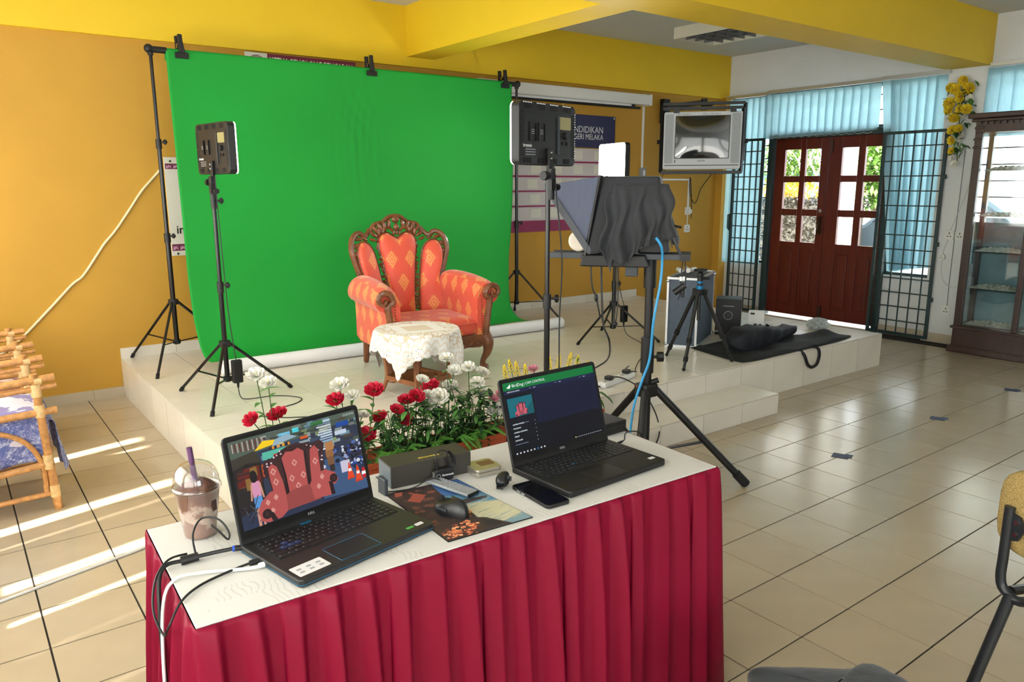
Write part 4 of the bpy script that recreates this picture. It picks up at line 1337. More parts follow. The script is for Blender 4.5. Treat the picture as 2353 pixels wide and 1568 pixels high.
# front wedge: two side sheets and a top sheet between glass frame and hood
for s in (-1, 1):
    y_ = s*(HW-.01)
    B().add([tpw(.228, y_, .381), (tpw(.495, y_*1.05, .338)), tpw(.29, y_, .04)], [(0, 1, 2)]).obj('side_sheet', 'hood_side', tele, solid=.002)
    B().bar(tpw(.495, y_*1.07, .338), tpw(.285, y_*1.03, .03), .014, .03).obj('glass_frame_bar', 'panel_grey', tele)
    B().bar(tpw(.235, y_*1.02, .385), tpw(.30, y_*1.02, .01), .014, .014).obj('hood_piping', 'black_satin', tele)
B().add([tpw(.228, -HW+.01, .381), tpw(.228, HW-.01, .381), tpw(.495, HW-.005, .338), tpw(.495, -HW+.005, .338)], [(0, 1, 2, 3)]).obj('top_sheet', 'hood_fabric', tele, solid=.002)
for z_, a in ((.338, .495), (.03, .285)):
    B().bar(tpw(a, -HW, z_), tpw(a, HW, z_), .014, .02).obj('glass_frame_bar', 'panel_grey', tele)
B().add([tpw(.49, -HW+.02, .332), tpw(.49, HW-.02, .332), tpw(.288, HW-.02, .036), tpw(.288, -HW+.02, .036)], [(0, 1, 2, 3)]).obj('beam_splitter', 'pane_glass', tele, solid=.003)
hexa([(.0, -.13, -.045), (.33, -.13, -.045), (.0, .13, -.045), (.33, .13, -.045), (.02, -.13, .012), (.32, -.13, .012), (.02, .13, .012), (.32, .13, .012)]).obj('monitor_tray', 'black_plastic', tele, bevel=.006)
hexa([(.06, -.03, -.10), (.12, -.03, -.10), (.06, .03, -.10), (.12, .03, -.10), (.06, -.03, -.015), (.12, -.03, -.015), (.06, .03, -.015), (.12, .03, -.015)]).obj('battery_block', 'panel_grey', tele, bevel=.004)
hexa([(-.09, -.07, .016), (.06, -.07, .016), (-.09, .07, .016), (.06, .07, .016), (-.08, -.06, .12), (.05, -.06, .12), (-.08, .06, .12), (.05, .06, .12)]).obj('camera_body', 'black_plastic', tele, bevel=.01)
B().cyl(tpw(-.14, .0, .14), tpw(-.05, .03, .16), .006).bar(tpw(-.14, .07, .02), tpw(-.07, .09, .17), .012).obj('support_strut', 'black_satin', tele)
def drape(u, v):
    # cloth hanging over the near side, gathered at the hem
    x_ = .20-.29*u
    hem = .02-.06*math.exp(-((u-.28)/.16)**2)+.10*u**2*.9
    top = .33 if u < .15 else .345
    z_ = top+(hem-top)*v
    if u < .12: z_ = top-.02+(hem-.05+.1*(1-u/.12)-top)*v
    out = HW-.01+.02*v+(.012*math.sin(u*26+2*v)+.008*math.sin(u*47+1))*v**.8+.035*math.sin(PI*min(1, v*1.1))*.6
    return tpw(x_-.05*(u-.5)*v+.012*math.sin(v*9+u*8), out, z_)
B().grid(drape, 60, 30).obj('black_drape', 'hood_fabric', tele, smooth=True, angle=0, solid=.002)
def drape2(u, v):
    x_ = -.03-.06*v
    return tpw(x_-.025*v+.02*math.sin(u*9)*v, -HW+(2*HW)*u, .36-.29*v+.02*math.sin(u*17)*v)
B().grid(drape2, 24, 16).obj('rear_drape', 'hood_fabric', tele, smooth=True, angle=0, solid=.002)
lens = thing('white_disc', 'round white disc resting on the teleprompter rail', 'disc', tpw(.355, 0, .016))
Tl = Matrix.Translation(Vector((0, 0, 0)))
def discf(u, v, t_): return tpw(.355+u, t_, .068+v)
B().prism([(.052*math.cos(2*PI*k/28), .052*math.sin(2*PI*k/28)) for k in range(28)], -.03, .012, discf).obj('disc_body', M('cream_plastic', (236, 224, 206), .4), lens, bevel=.01)
tag(B().tube(spline([tpw(.28, .1, -.04), tpw(.27, .11, -.14), tpw(.25, .1, -.2), tpw(.23, .09, -.3)]), .004, 6).sph(tpw(.25, .1, -.2), (.01, .01, .02), 8, 6).obj('monitor_cable', 'black_cable', smooth=True), 'short black cable with a ferrite below the teleprompter tray', 'cable')
tag(B().tube(spline([tpw(.23, .1, -.03), tpw(.22, .12, -.2), tpw(.21, .12, -.33), tpw(.18, .1, -.42), (.78, 1.5, .55), (.87, 1.76, .40), (1.02, 1.80, z0), (1.15, 1.85, .315), (1.16, 1.84, .325)]), .005, 6).obj('prompter_power_cable', 'black_cable', smooth=True), 'long black power cable dropping from the teleprompter to the power strip', 'cable')
tag(B().tube(spline([tpw(.155, .12, .0), tpw(.15, .14, -.12), tpw(.155, .13, -.25), tpw(.16, .13, -.31), tpw(.148, .135, -.30), tpw(.142, .13, -.2), tpw(.145, .12, .0)]), .003, 6).sph(tpw(.153, .13, -.32), (.014, .014, .012), 8, 6).obj('drawstring', 'black_cable', smooth=True), 'black drawstring with toggle hanging under the teleprompter cloth', 'cord')
t = thing('clip_microphone', 'black clip microphone pair hanging from the teleprompter rail end', 'microphone', tpw(-.165, .05, -.02))
B().tube(spline([tpw(-.155, .06, -.015), tpw(-.15, .07, -.08), tpw(-.15, .06, -.16), tpw(-.14, .06, -.2)]), .003, 6).tube(spline([tpw(-.165, .06, -.015), tpw(-.172, .07, -.1), tpw(-.165, .06, -.16)]), .003, 6).obj('cable', 'black_cable', t, smooth=True)
B().cyl(tpw(-.163, .06, -.11), tpw(-.166, .06, -.09), .008).cyl(tpw(-.150, .065, -.11), tpw(-.150, .065, -.09), .008).obj('connector', 'white_plastic', t, smooth=True)
B().cyl(tpw(-.17, .06, -.13), tpw(-.12, .06, -.17), .016).cyl(tpw(-.16, .06, -.14), tpw(-.16, .06, -.19), .008).obj('clip_body', 'black_plastic', t, smooth=True)
bc = [tpw(-.03, .17, .10), tpw(-.055, .16, .06), tpw(-.06, .11, 0), tpw(-.055, .1, -.12), tpw(-.03, .11, -.3), tpw(-.015, .06, -.5), tpw(.02, .05, -.62), tpw(.055, .05, -.75), tpw(.07, .06, -.9), tpw(.08, .07, -1.1), tpw(.1, .1, -1.195)]
M('blue_cable', (62, 160, 214), .45)
tag(B().tube(spline(bc), .0065, 8).obj('network_cable', 'blue_cable', smooth=True), 'bright blue network cable running down the teleprompter tripod', 'cable')

# ------------------------------------------------------------------ small photo tripod
sx, sy = 2.03, 1.87
t = thing('photo_tripod', 'small black photo tripod with blue collar standing before the flight case', 'tripod', (sx, sy, SZ))
M('blue_anodised', (28, 120, 176), .3, metal=.4)
for k, (fx, fy) in enumerate(((2.04, 2.16), (1.78, 1.77), (2.27, 1.74))):
    d = Vector((fx-sx, fy-sy, 0)).normalized()
    a = Vector((sx, sy, .80))+d*.035
    f_ = Vector((fx, fy, SZ+.012))
    lg = B().cyl(a, a+(f_-a)*.62, .0145).cyl(a+(f_-a)*.6, a+(f_-a)*.85, .0125).cyl(a+(f_-a)*.84, f_, .010).obj('leg', 'black_satin', t, smooth=True)
    B().cyl(a+(f_-a)*.60, a+(f_-a)*.66, .019).cyl(a+(f_-a)*.84, a+(f_-a)*.9, .017).obj('twist_lock', 'rubber', lg, smooth=True)
    B().sph(f_, (.013, .013, .012), 8, 6).obj('rubber_foot', 'rubber', lg, smooth=True)
    B().box(-.018, .018, -.018, .018, -.02, .025, T=TR(a)).obj('leg_hinge', 'black_plastic', t, bevel=.004)
B().cyl((sx, sy, .60), (sx, sy, .88), .012).obj('centre_column', 'black_satin', t, smooth=True)
B().cyl((sx, sy, .79), (sx, sy, .825), .03).obj('spider', 'black_plastic', t, smooth=True)
B().cyl((sx, sy, .825), (sx, sy, .848), .026).cyl((sx, sy, .865), (sx, sy, .88), .022).obj('blue_collar', 'blue_anodised', t, smooth=True)
B().cyl((sx, sy, .848), (sx, sy, .93), .02).sph((sx, sy, .925), .024).obj('ball_head', 'black_plastic', t, smooth=True)
B().box(sx-.035, sx+.035, sy-.025, sy+.025, .95, .968).cyl((sx-.045, sy+.02, .958), (sx+.045, sy-.02, .958), .009).obj('quick_release', 'black_plastic', t, bevel=.003)
B().cyl((sx, sy, .90), (sx+.05, sy-.04, .90), .01).obj('head_knob', 'black_plastic', t, smooth=True)

# ------------------------------------------------------------------ flight case and boxes
M('case_blue', (70, 84, 100), .5, noise=.1, scale=40, bump=.1, bscale=200)
fc = thing('flight_case', 'grey-blue flight case with aluminium edges standing upright on the stage', 'case', (2.65, 2.458, SZ), R(-62.3))
def case_box(name, mat, x0, x1, y0, y1, z0_, z1, parent=fc, **k): return B().box(x0, x1, y0, y1, z0_, z1).obj(name, mat, parent, local=True, **k)
# local: thin side faces -x/-y; long side along +y turned
cw, cdp, chh = .24, .62, .545
case_box('body', 'case_blue', -cw/2, cw/2, -cdp/2, cdp/2, 0, chh)
e_ = .012
for sx_ in (-1, 1):
    for sy_ in (-1, 1):
        case_box('edge_profile', 'aluminium', sx_*cw/2-e_, sx_*cw/2+e_*.4, sy_*cdp/2-e_, sy_*cdp/2+e_*.4, 0, chh+.004) if sx_ > 0 else case_box('edge_profile', 'aluminium', sx_*cw/2-e_*.4, sx_*cw/2+e_, sy_*cdp/2-e_, sy_*cdp/2+e_*.4, 0, chh+.004)
for sy_ in (-1, 1):
    for zz in (0, chh-e_*.6):
        case_box('edge_profile', 'aluminium', -cw/2+e_, cw/2-e_, sy_*cdp/2-e_*.7, sy_*cdp/2+e_*.4, zz, zz+e_*1.4)
for sx_ in (-1, 1):
    for zz in (0, chh-e_*.6):
        case_box('edge_profile', 'aluminium', sx_*cw/2-e_*.7, sx_*cw/2+e_*.7, -cdp/2+e_, cdp/2-e_, zz, zz+e_*1.4)
for sy_ in (-1, 1):
    for zz in (.02, chh-.02):
        B().sph((-cw/2, sy_*cdp/2, zz), .018, 8, 6).obj('corner_ball', 'chrome', fc, smooth=True, local=True)
        B().sph((cw/2, sy_*cdp/2, zz), .018, 8, 6).obj('corner_ball', 'chrome', fc, smooth=True, local=True)
t = thing('equipment_carton', 'black carton with a round ring print beside the flight case', 'box', (3.17, 2.47, SZ), R(35))
M('box_black', (26, 27, 30), .45)
L_(B().box(-.11, .11, -.105, .105, 0, .31), 'carton', 'box_black', t, bevel=.004)
fn_ = lambda u, v, t_: (-.11-t_, -u, v)
L_(B().tube([fn_(.035*math.cos(2*PI*k/24), .17+.035*math.sin(2*PI*k/24), .001) for k in range(24)], .004, 5, closed=True), 'ring_print', 'grey_print', t)
L_(B().prism([(.018*math.cos(2*PI*k/16), .17+.018*math.sin(2*PI*k/16)) for k in range(16)], 0, .002, fn_), 'disc_print', 'panel_grey', t)
L_(B().prism(rrect(.09, .008, .002, cy=.25), 0, .001, fn_).prism(rrect(.03, .014, .002, cx=-.09, cy=.03), 0, .001, fn_), 'text_print', 'grey_print', t)
t = thing('product_box', 'small white product box with two dark devices printed on it', 'box', (3.30, 2.28, SZ), R(33))
L_(B().box(-.04, .04, -.065, .065, 0, .205), 'carton', 'white_plastic', t, bevel=.002)
fn2 = lambda u, v, t_: (-.04-t_, -u, v)
L_(B().prism(rrect(.035, .016, .002, cx=-.03, cy=.185), 0, .001, fn2).prism(rrect(.028, .05, .008, cx=-.005, cy=.075), 0, .001, fn2).prism(rrect(.022, .042, .006, cx=.036, cy=.078), 0, .001, fn2), 'device_print', 'box_black', t)
t = thing('packing_sleeve', 'low white packing sleeve lying beside the white product box', 'box', (3.42, 2.24, SZ), R(33))
L_(B().box(-.02, .02, -.035, .035, 0, .1), 'carton', 'white_print', t, bevel=.002)
t = thing('pipe_fitting', 'white and clear plastic fittings lying on top of the flight case', 'fittings', (2.66, 2.54, SZ+chh+.005))
B().cyl((2.60, 2.46, .865), (2.72, 2.58, .865), .02).obj('fitting', 'white_plastic', t, smooth=True)
B().cyl((2.58, 2.52, .862), (2.64, 2.60, .862), .018).obj('fitting', 'white_plastic', t, smooth=True)
B().cyl((2.68, 2.50, .862), (2.76, 2.52, .862), .018).obj('fitting', 'white_plastic', t, smooth=True)

# tripod bag
M('bag_cloth', (13, 14, 17), .8, noise=.25, scale=14, bump=.3, bscale=60)
M('bag_navy', (16, 20, 30), .75, noise=.2, scale=14, bump=.25, bscale=60)
t = thing('tripod_bag', 'open black fabric tripod bag spread on the stage edge', 'bag', (3.0, 1.95, SZ))
out = [(2.40, 2.24), (2.30, 1.76), (2.36, 1.66), (2.7, 1.655), (3.1, 1.66), (3.5, 1.665), (3.85, 1.72), (3.80, 1.84), (3.70, 1.95), (3.4, 2.05), (3.0, 2.16), (2.7, 2.2)]
out = [(p_.x, p_.y) for p_ in spline([(a, c, 0) for a, c in out+out[:1]], 4)][:-1]
def bagz(x_, y_): return SZ+.008+.012*(1+math.sin(x_*13+y_*9)*math.sin(y_*17-x_*5))+.055*math.exp(-((x_-3.6)/.14)**2-((y_-1.83)/.07)**2)
cx_, cy_ = 3.05, 1.9
vs, fs = [], []
rings = [i/10 for i in range(11)]
for f_ in rings:
    for a, c in out:
        x_, y_ = cx_+(a-cx_)*f_, cy_+(c-cy_)*f_
        vs.append((x_, y_, bagz(x_, y_) if f_ < 1 else SZ+.006))
n_ = len(out)
for i in range(10):
    for k in range(n_):
        fs.append((i*n_+k, i*n_+(k+1) % n_, (i+1)*n_+(k+1) % n_, (i+1)*n_+k))
B().add(vs, fs).obj('bag_cloth', 'bag_cloth', t, smooth=True, solid=.004, angle=0)
def bol(u, v):
    a = 2*PI*v
    x_ = 2.46+1.02*u
    e = (1-abs(2*u-1)**9)**.5 if 0 < u < 1 else 0
    r1_, r2_ = (.10-.02*u)*e*(1+.1*math.sin(u*14)), (.075+.012*math.sin(u*6))*e
    y_ = 1.90+.14*u+r1_*math.copysign(abs(math.cos(a))**.5, math.cos(a))+.006*math.sin(u*40+a*2)
    return (x_, y_, SZ+.085+r2_*math.copysign(abs(math.sin(a))**.45, math.sin(a))*(1-.25*u)+.005*math.sin(u*33+a*3)+(.025*math.sin(u*5+.6) if math.sin(a) > -.2 else 0))
B().grid(bol, 30, 20, cv=True).obj('padded_roll', 'bag_navy', t, smooth=True, angle=0)
B().tube(spline([(3.0, 1.66, SZ+.01), (3.0, 1.615, SZ-.03), (3.04, 1.61, SZ-.1), (3.1, 1.61, SZ-.135), (3.17, 1.61, SZ-.12), (3.2, 1.612, SZ-.05), (3.19, 1.62, SZ-.0), (3.18, 1.66, SZ+.015)]), .012, 6).obj('carry_strap', 'bag_cloth', t, smooth=True)
B().bar((3.33, 2.22, SZ+.02), (3.36, 2.2, SZ+.09), .012, .03).obj('strap_end', 'bag_cloth', t)
t = thing('plastic_bag', 'crumpled clear plastic bag lying at the stage edge by the door', 'bag', (3.95, 2.1, SZ))
translucent_mat('clear_plastic', (228, 232, 232), .6)
rq = random.Random(9)
def crum(u, v):
    a, c = 2*PI*u, PI*(v-.5)
    r_ = .085+.02*math.sin(a*5+c*7)+.018*math.sin(a*9-c*5)
    return (3.93+r_*math.cos(c)*math.cos(a), 2.08+r_*math.cos(c)*math.sin(a), SZ+.05+.05*math.sin(c)*(1+.2*math.sin(a*6)))
B().grid(crum, 26, 12, cu=True).obj('crumpled_film', 'clear_plastic', t)

# power strip
t = thing('power_strip', 'white multi-socket power strip at the stage edge', 'power strip', (1.2, 1.84, SZ))
pv = Vector((.29, .075, 0)).normalized()
Tp = Matrix.Translation((1.2, 1.835, SZ)) @ Matrix.Rotation(math.atan2(pv.y, pv.x), 4, 'Z')
B().box(-.19, .19, -.03, .03, 0, .035, T=Tp).obj('strip_body', 'white_plastic', t, bevel=.006)
for k, u_ in enumerate((-.1, .12)):
    pl = B().box(u_-.024, u_+.024, -.024, .024, .036, .062, T=Tp).obj('plug', 'black_plastic', t, bevel=.008)
for u_ in (-.15, -.05, .0, .06):
    B().box(u_-.012, u_+.012, -.012, .012, .0352, .0362, T=Tp).obj('socket_face', 'grey_print', t)
tag(B().tube(spline([(1.32, 1.87, .335), (1.38, 1.87, .32), (1.5, 1.95, z0), (1.46, 2.02, z0), (1.58, 2.1, z0)]), .0035, 6).obj('plug_cable', 'black_cable', smooth=True), 'thin black lead curling from the power strip plug', 'cable')
tag(B().tube(spline([(1.12, 1.81, .335), (1.17, 1.75, .33), (1.2, 1.62, .28), (1.15, 1.45, .18), (1.05, 1.32, .1), (.9, 1.2, .01), (.6, .6, .008)]), .0045, 6).obj('strip_lead', 'black_cable', smooth=True), 'black lead running from the power strip down over the step', 'cable')
# ------------------------------------------------------------------ desk with white top cloth and red pleated skirt
DZ0 = .745
FLc, FRc, BRc, BLc = Vector((-1.945, -.244, 0)), Vector((-.516, -.295, 0)), Vector((-.49, .24, 0)), Vector((-1.925, .254, 0))
dk = thing('desk', 'long desk carrying the two laptops', 'table', (-1.22, -.01, 0))
b = B()
ins = lambda p_, k: p_+(Vector((-1.22, -.01, 0))-p_)*k
cs = [ins(p_, .02) for p_ in (FLc, FRc, BRc, BLc)]
b.add([(p_.x, p_.y, z_) for z_ in (.712, .742) for p_ in cs], [(3, 2, 1, 0), (4, 5, 6, 7), (0, 1, 5, 4), (1, 2, 6, 5), (2, 3, 7, 6), (3, 0, 4, 7)]).obj('table_top', 'dark_wood', dk)
for p_ in (FLc, FRc, BRc, BLc):
    c_ = ins(p_, .1)
    B().box(c_.x-.02, c_.x+.02, c_.y-.02, c_.y+.02, 0, .712).obj('leg', 'black_metal', dk)
# damask-printed white cloth
m = M('top_cloth', (226, 222, 212), .85, bump=.08, bscale=300)
nt = m.node_tree
tc = nt.nodes.new('ShaderNodeTexCoord')
n1 = nt.nodes.new('ShaderNodeTexNoise'); n1.inputs['Scale'].default_value = 7; n1.inputs['Detail'].default_value = 1
wv = nt.nodes.new('ShaderNodeTexWave'); wv.inputs['Scale'].default_value = 26; wv.inputs['Distortion'].default_value = 11; wv.inputs['Detail Scale'].default_value = .6
nt.links.new(tc.outputs['Object'], n1.inputs['Vector']); nt.links.new(tc.outputs['Object'], wv.inputs['Vector'])
msk = mth(nt, 'MULTIPLY', mth(nt, 'GREATER_THAN', n1.outputs['Fac'], .57), mth(nt, 'GREATER_THAN', wv.outputs['Fac'], .82))
mx = nt.nodes.new('ShaderNodeMix'); mx.data_type = 'RGBA'
nt.links.new(mth(nt, 'MULTIPLY', msk, .22), mx.inputs['Factor'])
mx.inputs[6].default_value = (*lin((206, 203, 195)), 1)
mx.inputs[7].default_value = (*lin((140, 130, 118)), 1)
nt.links.new(mx.outputs[2], nt.nodes['Principled BSDF'].inputs['Base Color'])
o = B().add([(p_.x, p_.y, z_) for z_ in (.742, .7465) for p_ in (FLc, FRc, BRc, BLc)], [(3, 2, 1, 0), (4, 5, 6, 7), (0, 1, 5, 4), (1, 2, 6, 5), (2, 3, 7, 6), (3, 0, 4, 7)]).obj('table_cloth', 'top_cloth', bevel=.002)
tag(o, 'white patterned cloth covering the desk top', 'tablecloth')
M('red_satin', (124, 5, 40), .55, noise=.06, scale=3, spec=.2)
per, acc = [], 0
crn = [FLc, FRc, BRc, BLc, FLc]
seq = []
for i in range(4):
    a, c = crn[i], crn[i+1]
    ln_ = (c-a).length
    d = (c-a)/ln_
    nrm = Vector((d.y, -d.x, 0))
    n_ = int(ln_/.0042)
    for k in range(n_):
        seq.append((a+d*(ln_*k/n_), nrm, acc+ln_*k/n_, min(k, n_-k)/n_*ln_))
    acc += ln_
# soften normals near corners
N_ = len(seq)
rp = random.Random(4)
pw_ = .078
nP = int(acc/pw_)
ph_ = [rp.uniform(-.14, .14) for _ in range(nP+2)]
amp_ = [rp.uniform(.75, 1.25) for _ in range(nP+2)]
def pleat(s_):
    t_ = s_/pw_
    i_ = int(t_)
    f = t_-i_
    e = .5+ph_[i_]
    # knife pleat: bulges slowly, folds back sharply
    sh = (f/e)**.6 if f < e else max(0, 1-((f-e)/(1-e))*3.2)
    return sh*amp_[i_], i_
rows = [(0, 0), (.012, .12), (.06, .3), (.14, .5), (.24, .68), (.36, .82), (.48, .92), (.6, 1), (.728, 1.05)]
vs, fs = [], []
for dz, k in rows:
    for j, (p_, nrm, s_, dc) in enumerate(seq):
        nn = Vector((0, 0, 0))
        for q_ in range(-6, 7):
            nn += seq[(j+q_) % N_][1]
        nn.normalize()
        h_, i_ = pleat(s_)
        sw = .006*math.sin(s_*7+dz*4)*k
        off = .003+.036*k*h_+.030*dz+sw+.006*h_*(dz > 0)
        d = Vector((-nn.y, nn.x, 0))
        q2 = p_+nn*off+d*(.012*math.sin(i_*2.1)*k)
        vs.append((q2.x, q2.y, .7445-dz))
for i in range(len(rows)-1):
    for j in range(N_):
        fs.append((i*N_+j, i*N_+(j+1) % N_, (i+1)*N_+(j+1) % N_, (i+1)*N_+j))
o = B().add(vs, fs).obj('table_skirt', 'red_satin', smooth=True, angle=0, solid=.0015)
tag(o, 'crimson pleated table skirt hanging around the desk', 'table skirt')

# ------------------------------------------------------------------ painter for flat print and screens
class Paint:
    def __init__(s): s.p = []
    def poly(s, pts, c): s.p.append((pts, c)); return s
    def rect(s, x0, y0, x1, y1, c): return s.poly([(x0, y0), (x1, y0), (x1, y1), (x0, y1)], c)
    def ell(s, x, y, rx, ry, c, n=14, a0=0): return s.poly([(x+rx*math.cos(2*PI*k/n+a0), y+ry*math.sin(2*PI*k/n+a0)) for k in range(n)], c)
    def line(s, pts, w_, c):
        for (ax_, ay_), (bx_, by_) in zip(pts, pts[1:]):
            l_ = math.hypot(bx_-ax_, by_-ay_) or 1
            nx, ny = -(by_-ay_)/l_*w_/2, (bx_-ax_)/l_*w_/2
            s.poly([(ax_+nx, ay_+ny), (bx_+nx, by_+ny), (bx_-nx, by_-ny), (ax_-nx, ay_-ny)], c)
        return s
    def obj(s, name, mat, parent, fn, d=6e-6, emit=False):
        b_ = B()
        for i, (pts, c) in enumerate(s.p):
            pts = [(min(1, max(0, u)), min(1, max(0, v))) for u, v in pts]
            b_.add([fn(u, v, (i+1)*d) for u, v in pts], [tuple(range(len(pts)))], c)
        me_ = bpy.data.meshes.new(name)
        me_.from_pydata(b_.v, [], b_.f)
        at = me_.color_attributes.new('Col', 'FLOAT_COLOR', 'CORNER')
        for p_, c in zip(me_.polygons, b_.c):
            for li in p_.loop_indices:
                at.data[li].color = (*[x_**1.18 if emit else x_ for x_ in lin(c)], 1)
        return put(name, me_, parent, mat)
vcol_mat('screen_glow', .4, .46)
MATS['screen_glow'].node_tree.nodes['Principled BSDF'].inputs['Specular IOR Level'].default_value = .15
vcol_mat('flat_print', .6)
def paint_chair(P, x, y, sx_, sy_, body, lite, wood, dark):
    X_ = lambda u: x+u*sx_
    Y_ = lambda v: y+v*sy_
    def pg(pts, c): P.poly([(X_(u), Y_(v)) for u, v in pts], c)
    pg([(.20, .30), (.17, .60), (.13, .78), (.17, .88), (.27, .87), (.34, .95), (.46, 1.0), (.56, 1.0), (.68, .97), (.75, .93), (.85, .96), (.90, .88), (.86, .72), (.84, .45), (.8, .25), (.5, .1)], wood)
    rr_ = random.Random(1)
    for k in range(60):
        a = k/60*PI*1.0
        P.ell(X_(.5+.36*math.cos(a)+rr_.uniform(-.03, .03)), Y_(.62+.33*math.sin(a)+rr_.uniform(-.03, .03)), .012*sx_, .014*sy_, rr_.choice([dark, (210, 190, 200), (60, 40, 40)]), 6)
    pg([(.21, .3), (.19, .6), (.19, .76), (.24, .80), (.29, .74), (.33, .5), (.34, .3)], body)
    pg([(.38, .25), (.37, .6), (.36, .84), (.42, .92), (.5, .9), (.57, .93), (.63, .86), (.62, .6), (.61, .25)], body)
    pg([(.66, .3), (.68, .6), (.71, .85), (.77, .90), (.81, .82), (.80, .6), (.79, .3)], body)
    pg([(.34, .25), (.36, .6), (.345, .85), (.36, .85), (.38, .6), (.385, .25)], dark)
    pg([(.62, .25), (.63, .6), (.645, .88), (.66, .88), (.655, .6), (.65, .25)], dark)
    for (u, v) in ((.5, .72), (.44, .5), (.58, .5), (.5, .36), (.75, .65), (.25, .52), (.24, .68)):
        P.poly([(X_(u-.035), Y_(v)), (X_(u), Y_(v+.06)), (X_(u+.035), Y_(v)), (X_(u), Y_(v-.06))], lite)
        P.ell(X_(u), Y_(v), .014*sx_, .024*sy_, body, 8)
    pg([(.30, .05), (.28, .26), (.45, .33), (.62, .33), (.76, .26), (.74, .05)], tuple(int(c*.86) for c in body))
    pg([(.02, .02), (.0, .18), (.05, .30), (.16, .40), (.29, .42), (.34, .33), (.33, .05), (.25, -.02), (.1, -.03)], body)
    pg([(.66, .08), (.64, .33), (.72, .46), (.86, .47), (.97, .38), (1.0, .27), (.95, .2), (.9, .22), (.88, .05)], body)
    for (u, v) in ((.12, .26), (.22, .3), (.8, .38), (.74, .25), (.16, .12)):
        P.poly([(X_(u-.03), Y_(v)), (X_(u), Y_(v+.05)), (X_(u+.03), Y_(v)), (X_(u), Y_(v-.05))], lite)
    P.ell(X_(.09), Y_(.10), .055*sx_, .075*sy_, dark, 14); P.ell(X_(.09), Y_(.10), .03*sx_, .04*sy_, wood, 10)
    P.ell(X_(.94), Y_(.30), .05*sx_, .07*sy_, dark, 14); P.ell(X_(.94), Y_(.30), .028*sx_, .04*sy_, wood, 10)
    pg([(.10, .12), (.16, .10), (.2, -.03), (.14, -.03)], dark)
    pg([(.87, .28), (.92, .24), (.93, .05), (.88, .05)], dark)

